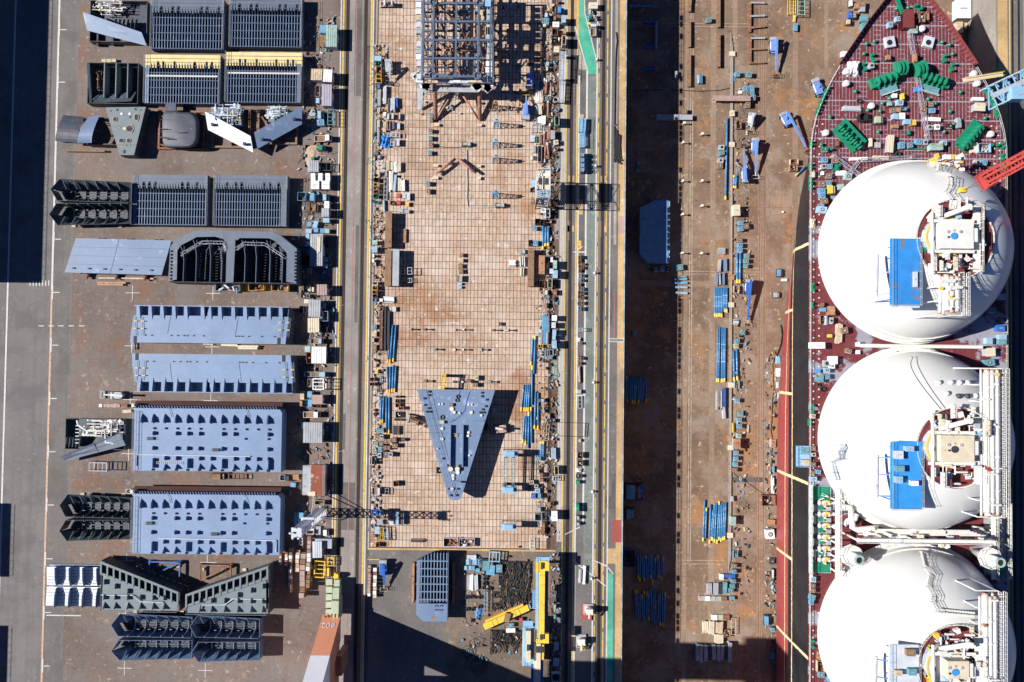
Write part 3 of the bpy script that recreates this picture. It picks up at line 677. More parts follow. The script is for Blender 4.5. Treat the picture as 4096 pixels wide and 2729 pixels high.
# tilted flat plate on trestles
h = 2.4; c4 = [W(303, 953, h + .5), W(686, 962, h + .5), W(646, 1101, h), W(258, 1090, h)]
cx = sum(p[0] for p in c4)/4; cy = sum(p[1] for p in c4)/4
t = thing('flat_plate_block', 'flat grey blue parallelogram plate lying on trestles, beside the big cell block', 'ship block', (cx, cy, 0), 0, BG)
q = [(p[0]-cx, p[1]-cy, h + (.5 if i < 2 else 0)) for i, p in enumerate(c4)]
pl = MB().slab(q, .25).build('plate', MATS['steelblue'], t)
Q = [Vector(p) for p in q]
for k in (.25, .5, .75):
 MB().bar(Q[0].lerp(Q[3], k) + Vector((0,0,.02)), Q[1].lerp(Q[2], k) + Vector((0,0,.02)), .12, .05).build('weld_seam', MATS['blockgrey'], pl)
MB().bar(Q[0].lerp(Q[1], .45) + Vector((0,0,.02)), Q[3].lerp(Q[2], .47) + Vector((0,0,.02)), .12, .05).build('weld_seam', MATS['blockgrey'], pl)
for k in range(6):
 p = Q[3].lerp(Q[2], .08 + .16*k).lerp(Q[0].lerp(Q[1], .08 + .16*k), .13)
 MB().box(p.x - .3, p.x + .3, p.y - .2, p.y + .2, p.z, p.z + .3).build('lifting_lug', MATS['dark'], pl)
for k in (.2, .5, .8):
 a, b = Q[0].lerp(Q[1], k), Q[3].lerp(Q[2], k)
 MB().bar((a.x, a.y + .6, 1.0), (b.x, b.y - 1.4, 1.0), .3, .6).bar((a.x, a.y, .4), (a.x, a.y, 2), .3).bar((b.x, b.y, .4), (b.x, b.y, 1.8), .3).box(a.x-.5, a.x+.5, a.y-.4, a.y+.5, 0, .5).box(b.x-.5, b.x+.5, b.y-.9, b.y+.1, 0, .5).build('trestle', MATS['rusty'], t)
MB().box(Q[3].x + 8, Q[2].x - 3, Q[3].y - 1.4, Q[3].y - 1.0, .2, .5).build('skid_beam', MATS['wood'], t)

# big cell block with rounded bays
def cell_block():
 R = (674, 923, 1188, 1131); h = 6.2
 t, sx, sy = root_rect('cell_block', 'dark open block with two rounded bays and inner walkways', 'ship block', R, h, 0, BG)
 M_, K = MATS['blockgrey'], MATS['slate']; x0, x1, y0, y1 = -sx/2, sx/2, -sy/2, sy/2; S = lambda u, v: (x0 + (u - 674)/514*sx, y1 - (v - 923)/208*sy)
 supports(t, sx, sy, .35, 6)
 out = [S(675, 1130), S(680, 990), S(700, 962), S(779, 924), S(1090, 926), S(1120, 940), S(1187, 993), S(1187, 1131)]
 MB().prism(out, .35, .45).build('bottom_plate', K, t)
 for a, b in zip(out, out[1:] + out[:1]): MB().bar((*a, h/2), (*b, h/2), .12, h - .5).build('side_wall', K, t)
 def ring(outer, inner, name):
  mb = MB(); n = len(outer); Z = h + .02
  v = [(*p, Z) for p in outer] + [(*p, Z) for p in inner] + [(*p, Z - .1) for p in outer] + [(*p, Z - .1) for p in inner]
  f = []
  for i in range(n - 1): f += [(i, i+1, n+i+1, n+i)[::-1], (2*n+i, 2*n+i+1, 3*n+i+1, 3*n+i), (n+i, n+i+1, 3*n+i+1, 3*n+i)[::-1], (i, i+1, 2*n+i+1, 2*n+i)]
  mb.add(v, f); return mb.build(name, M_, t)
 ring([S(675, 1130), S(680, 990), S(700, 962), S(779, 924), S(840, 924), S(902, 924)], [S(709, 1120), S(709, 1005), S(722, 985), S(785, 950), S(860, 948), S(893, 958)], 'top_flange')
 ring([S(902, 924), S(1000, 925), S(1090, 926), S(1120, 940), S(1187, 993), S(1187, 1131)], [S(945, 962), S(960, 952), S(1075, 952), S(1105, 966), S(1147, 1010), S(1147, 1125)], 'top_flange')
 MB().prism([S(893, 958), S(902, 924), S(930, 924), S(940, 965), S(935, 1131), S(905, 1131), S(906, 985)], h - .1, h + .015).build('center_flange', M_, t)
 MB().box(S(918, 0)[0] - .1, S(918, 0)[0] + .1, y0, y1 - .3, .45, h - .1).build('center_wall', K, t)
 for u in (735, 785, 842, 888, 980, 1025, 1080, 1130):
  top = 960 if u in (785, 842, 980, 1025, 1080) else 985
  a, b = S(u, 1129), S(u, top)
  w = MB().px([(a[1], .45), (a[1], h - .1), (b[1] - .1, h - .1), (b[1] - .1, h - .6), (a[1] + (b[1] - a[1])*.75, h - 1.6), (a[1] + 1.2, h - 1.9), (a[1] + .9, .45)], a[0] - .06, a[0] + .06).build('web_frame', K, t)
  MB().tube([(a[0], a[1], h - .06), (a[0] + .1, a[1] + (b[1] - a[1])*.6, h - .06), (a[0] - .25, a[1] + (b[1] - a[1])*.85, h - .06), (a[0] - .9, b[1], h - .06)], .14, 4).build('flange', M_, w)
 for k in range(11):
  y = y0 + .6 + k*.75
  MB().box(x0 + 2, x1 - 2, y - .04, y + .04, .45, 1.3).build('longitudinal', MATS['hullplate'], t)
 for pts in ([(725, 1022), (808, 972), (893, 972), (900, 1000)], [(942, 998), (975, 975), (1058, 976), (1140, 1028)]):
  wk = MB(); P3 = [Vector((*S(*p), h - .4)) for p in pts]
  for off in (-.35, .35):
   for a, b in zip(P3, P3[1:]): wk.bar(a + Vector((0, off, 0)), b + Vector((0, off, 0)), .08); wk.bar(a + Vector((0, off, .9)), b + Vector((0, off, .9)), .06)
  for a, b in zip(P3, P3[1:]):
   n = int((b - a).length/.8)
   for i in range(n + 1):
    p = a.lerp(b, i/max(1, n)); wk.bar(p + Vector((0, -.35, 0)), p + Vector((0, .35, 0)), .05); wk.bar(p + Vector((0, .35, 0)), p + Vector((0, .35, .9)), .05)
  wk.build('walkway', MATS['silver'], t)
 bk = MB().box(-.12, .12, -.25, .25, h, h + .35).mesh('bracket', K)
 for k in range(9): obj('bracket', bk, t, (S(1180, 0)[0], y0 + .8 + k*.9, 0)); obj('bracket', bk, t, (S(684, 0)[0], y0 + .8 + k*.9, 0))
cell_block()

def pipework(t, x0, x1, y0, y1, z0, z1, n, seed, m='shipwhite', r=(.06, .16)):
 """fitted pipe runs with bends, valves and a few uprights"""
 R = random.Random(seed)
 for i in range(n):
  mb = MB(); rr = R.uniform(*r); z = R.uniform(z0, z1)
  if R.random() < .55:
   y = R.uniform(y0, y1); a, b = sorted((R.uniform(x0, x1), R.uniform(x0, x1))); b = max(b, a + (x1 - x0)*.3); b = min(b, x1)
   pts = [(a, y, z), (b, y, z)]
   if R.random() < .5: y2 = R.uniform(y0, y1); pts += [(b, y2, z), (min(x1, b + 1.5), y2, z)]
   if R.random() < .4: pts = [(a, y, z0)] + pts
  else:
   x = R.uniform(x0, x1); a, b = sorted((R.uniform(y0, y1), R.uniform(y0, y1))); b = min(y1, max(b, a + (y1 - y0)*.3))
   pts = [(x, a, z), (x, b, z)]
   if R.random() < .4: pts += [(x, b, z1 + .4)]
  mb.tube(pts, rr, 6)
  o = mb.build('pipe', MATS[m], t)
  p, q_ = Vector(pts[0]).lerp(Vector(pts[1]), R.random()), None
  MB().cyl(p.x, p.y, p.z - .05, p.z + .25, rr*2.2, 8).build('valve', MATS['yellow' if R.random() < .12 else m], o)

def plate3(t, name, pts, zs, th, m):
 ox, oy = t.location[0], t.location[1]
 P = [(W(u, v, z)[0] - ox, W(u, v, z)[1] - oy, z) for (u, v), z in zip(pts, zs)]
 return MB().slab(P, th).build(name, MATS[m], t)
def seam3(t, parent, a, za, b, zb, m='steelblue'):
 ox, oy = t.location[0], t.location[1]; p, q = W(*a, za), W(*b, zb)
 MB().bar((p[0]-ox, p[1]-oy, za + .03), (q[0]-ox, q[1]-oy, zb + .03), .14, .1).build('weld_seam', MATS[m], parent)
def open_box(t, sx, sy, z1, m='hullplate', floor=.5):
 x0, x1, y0, y1 = -sx/2, sx/2, -sy/2, sy/2
 MB().box(x0, x1, y0, y1, .3, floor).build('bottom_plate', MATS[m], t)
 for a in ((x0, x0 + .12, y0, y1), (x1 - .12, x1, y0, y1), (x0, x1, y0, y0 + .12), (x0, x1, y1 - .12, y1)): MB().box(*a, floor, z1).build('side_wall', MATS[m], t)
 supports(t, sx, sy, .3, 3)
# engine-room piece, top left
t, sx, sy = root_rect('outfitted_block', 'angled hull block with white pipework inside, in the top left corner', 'ship block', (356, 0, 585, 165), 3, 0, BG)
open_box(t, sx, sy, 2.6)
a = plate3(t, 'shell_plate', [(330, 48), (348, 122), (587, 184), (566, 130)], [4.2, 3.0, 3.0, 4.2], .15, 'steelblue')
seam3(t, a, (341, 85), 3.1, (580, 165), 3.1); seam3(t, a, (433, 85), 3.5, (450, 148), 2.7)
pipework(t, -sx*.48, sx*.12, sy*.15, sy*.48, 1.6, 3.2, 26, 3)
for k in range(6): MB().bar((-sx*.1 + k*1.1, -sy*.30, 2.0), (-sx*.1 + k*1.1 + .9, sy*.05, 2.6), .06, 1.0).build('web_frame', MATS['slate'], t)
for u0, v0, u1, v1 in ((390, 138, 395, 182), (450, 150, 455, 180)):
 cxx, cyy, a_, b_ = rect(u0, v0, u1, v1, 1.2); MB().cb(cxx - t.location[0], cyy - t.location[1], 0, .5, b_, 1.6).build('cradle_post', MATS['dark'], t)
cxx, cyy, a_, b_ = rect(390, 168, 528, 174, 1.4); MB().cb(cxx - t.location[0], cyy - t.location[1], .9, a_, .4, .4).build('cradle_beam', MATS['orange'], t)
# dark box block
t, sx, sy = root_rect('outfitted_block', 'dark open box block left of the yellow banded panels', 'ship block', (348, 250, 551, 414), 3.4, 0, BG)
open_box(t, sx, sy, 3.2, 'slate')
for q in (.34, .57, .80): MB().box(-sx/2 + q*sx - .12, -sx/2 + q*sx + .12, -sy*.36, sy*.48, .5, 3.5).build('bulkhead', MATS['primer'], t)
for k in range(9): MB().box(-sx*.15, sx*.46, -sy*.3 + k*sy*.085 - .05, -sy*.3 + k*sy*.085 + .05, .5, 1.3).build('longitudinal', MATS['hullplate'], t)
plate3(t, 'shell_plate', [(346, 252), (358, 252), (368, 412), (358, 414)], [3.5, 3.2, 3.2, 3.5], .15, 'primer')
plate3(t, 'shell_plate', [(365, 382), (545, 368), (525, 405), (375, 412)], [1.6, 2.4, 3.4, 3.4], .15, 'slate')
pipework(t, -sx*.42, -sx*.2, -sy*.2, sy*.4, 1.5, 2.6, 6, 9, 'rusty', (.08, .14))
# two curved shell plates
def curved(label, left, right, zs, m):
 n = len(left); ct = W((left[0][0] + right[-1][0])/2, (left[0][1] + left[-1][1])/2, max(zs)); t = thing('curved_shell_block', label, 'ship block', (ct[0], ct[1], 0), 0, BG)
 V = []; th = .15
 for k in (0, th):
  for (l, r, z) in zip(left, right, zs):
   for p in (l, r): x, y = W(*p, z); V.append((x - ct[0], y - ct[1] + k, z - k))
 N = 2*n; F = [(2*i, 2*i+2, 2*i+3, 2*i+1) for i in range(n - 1)] + [(N+2*i+1, N+2*i+3, N+2*i+2, N+2*i) for i in range(n - 1)]
 F += [(2*i+2, 2*i, N+2*i, N+2*i+2) for i in range(n - 1)] + [(2*i+1, 2*i+3, N+2*i+3, N+2*i+1) for i in range(n - 1)] + [(0, 1, N+1, N), (2*n-1, 2*n-2, N+2*n-2, N+2*n-1)]
 MB().add(V, F).build('shell_plate', MATS[m], t)
 for q in (1, n//2, n - 2):
  for e in (V[2*q], V[2*q+1]): MB().bar((e[0], e[1], .2), (e[0], e[1], e[2] - .2), .25).build('prop', MATS['slate'], t)
 return t
ss = [k/8 for k in range(9)]; zc = [1.8 + 3.0*math.sin(math.pi*(.12 + .62*f)) for f in ss]
t1 = curved('dark curved shell plate at the left end of the third row', [(253 - 32*math.sin(f*math.pi/2), 462 + 103*f) for f in ss], [(338 - 31*math.sin(f*math.pi/2), 470 + 102*f) for f in ss], zc, 'hullplate')
t2 = curved('pale curved shell plate overlapping a dark curved plate', [(352 - 44*math.sin(f*math.pi/2), 470 + 102*f) for f in ss], [(399 - 33*math.sin(f*math.pi/2), 462 + 110*f) for f in ss], [z + .5 for z in zc], 'steelblue')
cxx, cyy, a_, b_ = rect(266, 592, 420, 616, .8); MB().cb(cxx - t1.location[0], cyy - t1.location[1], 0, a_, .5, 1.0).cb(cxx - t1.location[0], cyy - t1.location[1] + 8.5, 0, a_, .5, 1.0).build('cradle', MATS['brown'], t1)
MB().bar((-2, -3, 1.5), (5, -3, 1.5), .3, 2.8).bar((-2, 4, 1.5), (5, 4, 1.5), .3, 2.8).build('cradle', MATS['dark'], t2)
# deck piece with manholes
t, sx, sy = root_rect('deck_wedge_block', 'grey wedge deck plate with white discs and open manholes', 'ship block', (422, 425, 583, 625), 3.5, 0, BG)
S = lambda u, v, z: (W(u, v, z)[0] - t.location[0], W(u, v, z)[1] - t.location[1])
out = [S(422, 430, 3.5), S(583, 428, 3.5), S(536, 620, 3.5), S(478, 620, 3.5)]
MB().prism(out, 3.3, 3.5).build('top_plate', MATS['primer'], t)
for a, b in zip(out, out[1:] + out[:1]): MB().bar((*a, 1.85), (*b, 1.85), .12, 2.9).build('side_wall', MATS['slate'], t)
for u, v, r, m in ((487, 456, .32, 'white'), (519, 456, .32, 'white'), (498, 515, .4, 'cream')):
 MB().cyl(*S(u, v, 3.5), 3.5, 3.62, r, 14).build('disc_cover', MATS[m], t)
for u, v, a, b in ((461, 478, 1.1, 1.3), (547, 470, 1.2, 1.9), (520, 515, 2.0, 1.9), (487, 563, 1.5, 1.2), (516, 563, 1.1, 1.2), (498, 607, .7, 1.0), (444, 444, .5, .4), (470, 440, .6, .7), (543, 437, .6, .7), (564, 440, .5, .4), (521, 469, .6, .6), (507, 582, .4, .4)):
 x, y = S(u, v, 3.5); hl = MB().prism([(x-a/2+.2, y-b/2), (x+a/2-.2, y-b/2), (x+a/2, y-b/2+.25), (x+a/2, y+b/2-.25), (x+a/2-.2, y+b/2), (x-a/2+.2, y+b/2), (x-a/2, y+b/2-.25), (x-a/2, y-b/2+.25)], 3.5, 3.52).build('manhole', MATS['black'], t)
 if a > 1: MB().ring(0, 0, 0, .15, .5, .56, 10).build('coaming', MATS['cream'], hl, loc=(x, y, 3.5)).scale = (a*.95, b*.95, 1)
for v in (508, 580): p, r = S(440, v, 3.5), S(560, v, 3.5); MB().bar((p[0]+1, p[1], 3.53), (r[0]-1, r[1], 3.53), .1, .05).build('weld_seam', MATS['brown'], t)
supports(t, sx*.5, sy*.8, .4, 2)
# rounded bulb block in its rusty cradle
t, sx, sy = root_rect('bulb_block', 'dark rounded bow bulb block in a rusty square cradle', 'ship block', (632, 442, 818, 598), .9, 0, BG)
for a in ((-sx/2, -sx/2 + .5, -sy/2, sy/2), (sx/2 - .5, sx/2, -sy/2, sy/2), (-sx/2 + .5, sx/2 - .5, -sy/2, -sy/2 + .5), (-sx/2 + .5, sx/2 - .5, sy/2 - .5, sy/2)): MB().box(*a, .2, .9).build('cradle_beam', MATS['rusty'], t)
for s in (-1, 1): MB().bar((s*sx/2, -sy*.35, .6), (s*sx*.2, -sy*.48, .6), .35).bar((s*sx/2, sy*.3, .6), (s*sx*.25, sy*.45, .6), .35).build('cradle_brace', MATS['brown'], t)
cu, cv = [], []
mb = MB(); N, K2 = 10, 24; V = []
for i in range(N + 1):
 f = i/N
 for j in range(K2):
  a = 2*math.pi*j/K2; ca, sa = math.cos(a), math.sin(a)
  ex = abs(ca)**(.55 if ca > 0 else .2) * (1 if ca > 0 else -1); ey = abs(sa)**(.6) * (1 if sa > 0 else -1)
  px_ = 76*(1 - (.30 if ca > 0 else .05)*f**3)*ex; py_ = 72*(1 - .12*f**4)*ey
  if ca < 0 and sa > 0: py_ *= 1.12
  z = .8 + 3.6*math.sin(f*math.pi/2)
  X_, Y_ = W(724 + px_, 520 - py_, z); V.append((X_ - t.location[0], Y_ - t.location[1], z))
F = [(i*K2 + j, i*K2 + (j+1) % K2, (i+1)*K2 + (j+1) % K2, (i+1)*K2 + j) for i in range(N) for j in range(K2)] + [tuple(N*K2 + j for j in range(K2))]
mb.add(V, F); bu = mb.build('shell', MATS['hullplate'], t, True)
MB().box(-3.4, -.6, sy*.42, sy*.62, 2.6, 3.2).build('horn_plate', MATS['hullplate'], t)
for y in (1.6, -1.6, -3.2): MB().box(-4.2, 3.0, y - .05, y + .05, 4.38, 4.46).build('weld_seam', MATS['slate'], bu)
for x, y in ((-2.8, -1.0), (-3, -3.2), (-1.2, -3.6), (1.8, -1.8)): MB().px([(-.1, 4.3), (-.1, 5.1), (.1, 5.1), (.1, 4.3)], x - .8, x + .8).build('lifting_lug', MATS['slate'], bu, loc=(0, y, 0))
# the pair of slanted white and grey slabs with pipework
def slanted(label, R, pts, zs, m, lug, seed, region, frame):
 t, sx, sy = root_rect('slanted_shell_block', label, 'ship block', R, 3, 0, BG)
 ox, oy = t.location[0], t.location[1]
 p = plate3(t, 'shell_plate', pts, zs, .3, m)
 for u, v, z in lug:
  x, y = W(u, v, z); MB().box(x-ox-.35, x-ox+.35, y-oy-.35, y-oy+.35, z - .3, z + .7).build('lifting_lug', MATS['dark'], p)
 for k in range(4):
  A, B = Vector((*W(*pts[0], zs[0]), zs[0])), Vector((*W(*pts[1], zs[1]), zs[1])); q = A.lerp(B, .2 + .2*k)
  MB().bar((q.x-ox, q.y-oy - .5, q.z*.5), (q.x-ox, q.y-oy - 2.5, q.z*.45), .12, q.z*.7).build('web_frame', MATS['slate'], t)
 a = rect(*region, 3.5); a = (a[0]-ox, a[1]-oy, a[2], a[3])
 pipework(t, a[0]-a[2]/2, a[0]+a[2]/2, a[1]-a[3]/2, a[1]+a[3]/2, 2.4, 4.6, 30, seed, 'platewhite')
 MB().box(a[0]-a[2]/2, a[0]+a[2]/2, a[1]-a[3]/2, a[1]+a[3]/2, 1.4, 1.6).build('deck_plate', MATS['primer'], t)
 f = rect(*frame, .8); fx, fy = f[0]-ox, f[1]-oy
 for b in ((fx - f[2]/2, fx - f[2]/2 + .5, fy - f[3]/2, fy + f[3]/2), (fx + f[2]/2 - .5, fx + f[2]/2, fy - f[3]/2, fy + f[3]/2), (fx - f[2]/2 + .5, fx + f[2]/2 - .5, fy - f[3]/2, fy - f[3]/2 + .5), (fx - .3, fx + .3, fy - f[3]/2 + .5, fy + f[3]/2)): MB().box(*b, .2, 1.0).build('cradle_beam', MATS['brown'], t)
 MB().bar((fx - f[2]*.4, fy + f[3]*.3, .7), (fx - .3, fy - f[3]*.4, .7), .4).build('cradle_brace', MATS['rusty'], t)
slanted('bright white slanted slab with white pipework above it', (820, 415, 1012, 612), [(820, 446), (1002, 545), (1013, 611), (832, 520)], [4.4, 4.4, 3.2, 3.2], 'platewhite', [(853, 500, 4), (980, 577, 4)], 5, (832, 420, 965, 500), (845, 440, 1002, 592))
slanted('blue grey slanted slab right of the bright white one', (1015, 425, 1210, 600), [(1208, 425), (1016, 530), (1030, 596), (1208, 497)], [4.6, 4.6, 3.2, 3.2], 'steelblue', [(1050, 558, 4), (1178, 478, 4)], 6, (1065, 425, 1150, 480), (1030, 440, 1190, 578))
# small pipe-filled block left of the upper pale panel
t, sx, sy = root_rect('outfitted_block', 'dark block full of white pipes left of the upper pale panel', 'ship block', (255, 1676, 495, 1800), 3, 0, BG)
open_box(t, sx, sy, 2.4, 'slate')
pipework(t, -sx*.22, sx*.48, -sy*.05, sy*.5, 1.8, 3.4, 34, 12)
MB().tube([(-sx*.27, sy*.45, 3.3), (-sx*.25, sy*.3, 3.3), (-sx*.1, sy*.12, 3.3), (sx*.2, sy*.12, 3.3), (sx*.22, -sy*.25, 3.3), (sx*.35, -sy*.28, 3.3)], .32, 8).build('pipe', MATS['shipwhite'], t)
a = plate3(t, 'shell_plate', [(240, 1825), (480, 1733), (502, 1782), (258, 1845)], [3.0, 4.0, 3.6, 2.2], .2, 'blockgrey')
seam3(t, a, (250, 1836), 2.6, (492, 1757), 3.8, 'slate'); seam3(t, a, (375, 1775), 3.5, (396, 1812), 2.9, 'slate')
for k in range(5): MB().bar((-sx*.5 + k*.9, -sy*.42, 1.6), (-sx*.46 + k*.9, -sy*.1, 2.4), .08, 1.0).build('web_frame', MATS['primer'], t)
for k in range(6): MB().box(-sx*.32, -sx*.26, -sy*.3 + k*.9, -sy*.3 + k*.9 + .2, 2.4, 2.6).build('tab', MATS['platewhite'], t)
# white block with bays
t, sx, sy = root_rect('white_wing_block', 'white and blue bay block at the left end of its row', 'ship block', (175, 2268, 400, 2434), 3, 0, BG)
supports(t, sx, sy, .35, 3); MB().box(-sx/2, sx/2, -sy/2, sy/2, .35, .6).build('bottom_plate', MATS['steelblue'], t)
for s in (-1, 1):
 MB().slab([(-sx/2, s*sy*.02, 1.6), (sx/2, s*sy*.02, 1.6), (sx/2, s*sy*.47, 1.9), (-sx/2, s*sy*.47, 1.9)], .12).build('bay_plate', MATS['white'], t)
 for i, q in enumerate((.20, .45, .69, .94)):
  x = -sx/2 + q*sx
  w = MB().px([(s*.3, .6), (s*.3, 2.6), (s*sy*.2, 3.3), (s*sy*.48, 3.5), (s*sy*.48, .6)], x - .06, x + .06).build('web_frame', MATS['steelblue'], t)
  for k in range(6): MB().box(x - .5, x - .06, s*(.8 + k*.85) - .07, s*(.8 + k*.85) + .07, 2.0, 2.25).build('tab', MATS['platewhite'], w)
 for k in range(6): MB().box(-sx/2 + .2, sx/2 - .2, s*(.8 + k*.85) - .04, s*(.8 + k*.85) + .04, 1.7, 2.0).build('longitudinal', MATS['paleblue'], t)
# two triangular bulkheads with a row of windows along the slope
def wedge(label, R, hi_left, m='primer', h=5.4):
 t, sx, sy = root_rect('wedge_bulkhead_block', label, 'ship block', R, h, 0, BG)
 P, s = MATS[m], (1 if hi_left else -1); X = lambda q: s*(q - .5)*sx; Y = lambda q: (q - .5)*sy
 supports(t, sx, sy*.7, .35, 4)
 sl0, sl1 = .99, .40   # height of sloping edge at high and low end
 low = [(X(.02), Y(.02)), (X(.98), Y(.02)), (X(.98), Y(.14)), (X(.98), Y(sl1 - .26)), (X(.03), Y(sl0 - .28))]
 MB().prism(low, h - .15, h).build('plate', P, t)
 MB().prism([(X(0), Y(0)), (X(1), Y(0)), (X(1), Y(sl1 - .26)), (X(0), Y(sl0 - .28))], .35, .6).build('bottom_plate', MATS['slate'], t)
 top = MB().slab([(X(0), Y(sl0), h + .5), (X(1), Y(sl1), h + .5), (X(1), Y(sl1 - .05), h + .5), (X(0), Y(sl0 - .05), h + .5)], .2).build('sloping_edge', MATS['primer'], t)
 MB().slab([(X(0), Y(sl0 - .22), h + .3), (X(1), Y(sl1 - .22), h + .3), (X(1), Y(sl1 - .27), h + .3), (X(0), Y(sl0 - .27), h + .3)], .2).build('sloping_edge', MATS['primer'], t)
 MB().bar((X(0), Y(sl0 - .02), h/2), (X(1), Y(sl1 - .02), h/2), .12, h - .6).build('side_wall', MATS['slate'], t)
 MB().bar((X(0), Y(0), h/2), (X(0), Y(sl0), h/2), .12, h - .6).build('side_wall', MATS['slate'], t)
 MB().bar((X(1), Y(0), h/2), (X(1), Y(sl1), h/2), .12, h - .6).build('side_wall', MATS['slate'], t)
 for i in range(13):
  q = i/12; e = sl0 + (sl1 - sl0)*q
  MB().bar((X(.01 + .98*q), Y(e - .02), h + .42), (X(.01 + .98*q), Y(e - .26), h + .32), .45, .2).build('strut_plate', MATS['primer'], t)
 f1 = MB().px([(-.7, h), (-.6, h + .9), (.6, h + .9), (.7, h)], -.04, .04).mesh('bracket', P); f2 = MB().px([(-.9, h), (-.9, h + 1.1), (-.6, h + 1.1), (.9, h)], -.04, .04).mesh('bracket', P)
 for q in (.06, .2, .36, .52, .68, .82):
  obj('bracket', f2, t, (X(q), Y(.12), 0)); obj('bracket', f1, t, (X(q), Y(.28), 0))
  e = sl0 + (sl1 - sl0)*q - .38
  if e > .36: obj('bracket', f1, t, (X(q), Y(e), 0))
 MB().tube([(X(.02), Y(.32), h + .35), (X(.42), Y(.32), h + .35), (X(.52), Y(.20), h + .35), (X(.80), Y(.19), h + .35), (X(.80), Y(.12), h + .35)], .14, 6).build('pipe', MATS['silver'], t)
 handrail(t, [(X(.01), Y(.01), h), (X(.99), Y(.01), h)], .9, 2.5)
 fx = X(.72); fr = MB()
 for a, b in (((-4, 0), (4, 0)), ((-4, 0), (-4, -4)), ((4, 0), (4, -4)), ((-4, -4), (4, 0))): fr.bar((fx + a[0], Y(.78) + a[1] + 1.5, 1.2), (fx + b[0], Y(.78) + b[1] + 1.5, 1.2), .3, .5)
 for a in (-4, 4): fr.box(fx + a - .3, fx + a + .3, Y(.78) + 1.2, Y(.78) + 1.8, 0, 1.2)
 fr.build('cradle', MATS['rusty'] if hi_left is False else MATS['deepblue'], t)
wedge('grey green wedge bulkhead sloping down to the right, left of its pair', (402, 2242, 717, 2446), True)
wedge('grey green wedge bulkhead sloping up to the right, right of its pair', (745, 2258, 1073, 2458), False)

# lattice block standing below the tiled slab
def upright_lattice():
 R = (1666, 2212, 1792, 2486); h = 3.6
 t, sx, sy = root_rect('hull_panel_block', 'upright lattice hull panel on orange cradle, below the tiled slab', 'ship block', R, h, 0, BG)
 x0, x1, y0, y1 = -sx/2, sx/2, -sy/2, sy/2; S_ = MATS['steelblue']
 MB().prism([(x0, y0 + sy*.10), (x0 + sx*.22, y0), (x1, y0), (x1, y1), (x0 + sx*.55, y1), (x0, y1 - sy*.12)], .9, 1.1).build('bottom_plate', MATS['hullplate'], t)
 MB().prism([(x0, y0 + sy*.10), (x0 + sx*.22, y0), (x1 - .1, y0), (x1 - .1, y0 + sy*.26), (x0, y0 + sy*.26)], h - .1, h + .04).build('lower_plate', S_, t)
 MB().prism([(x0, y0 + sy*.26), (x0 + sx*.09, y0 + sy*.26), (x0 + sx*.11, y1 - sy*.1), (x0, y1 - sy*.12)], h - .1, h + .02).build('edge_plate', S_, t)
 for i in range(9):
  x = x0 + sx*(.15 + .1*i); yt = min(y1, y1 - sy*.09 + sy*.018*i*1.4)
  MB().box(x - .04, x + .04, y0 + sy*.28, yt, 1.1, h - .1).box(x - .12, x + .12, y0 + sy*.28, yt, h - .1, h - .06).build('rib', S_, t)
 for k in range(6):
  y = y0 + sy*(.32 + .112*k); MB().box(x0 + .1, x1, y - .05, y + .05, 1.5, h).box(x0 + .1, x1, y - .14, y + .14, h, h + .04).build('beam', S_, t)
 MB().box(x1 - .1, x1, y0, y1, 1.1, h).build('side_plate', S_, t)
 for k in range(8): MB().px([(0, h + .04), (.5, h + .04), (.5, h + .5)], 0, .05).build('bracket', S_, t, loc=(x0 + sx*(.6 + .07*(k % 4)), y0 + sy*(.15 + .06*(k//4)), 0))
 MB().cyl(x0 + sx*.55, y0 + sy*.055, h + .045, h + .06, .5, 12).build('manhole', MATS['brown'], t)
 for s in (-1, 1): MB().box(s*(sx/2 + 1.2) - .3, s*(sx/2 + 1.2) + .3, -sy*.28, sy*.32, 0, 1.2).build('cradle_beam', MATS['orange'], t)
 for y in (-sy*.25, 0, sy*.28): MB().box(-sx/2 - 1.1, sx/2 + 1.1, y - .25, y + .25, .4, .88).build('cradle_beam', MATS['brown'], t)
upright_lattice()

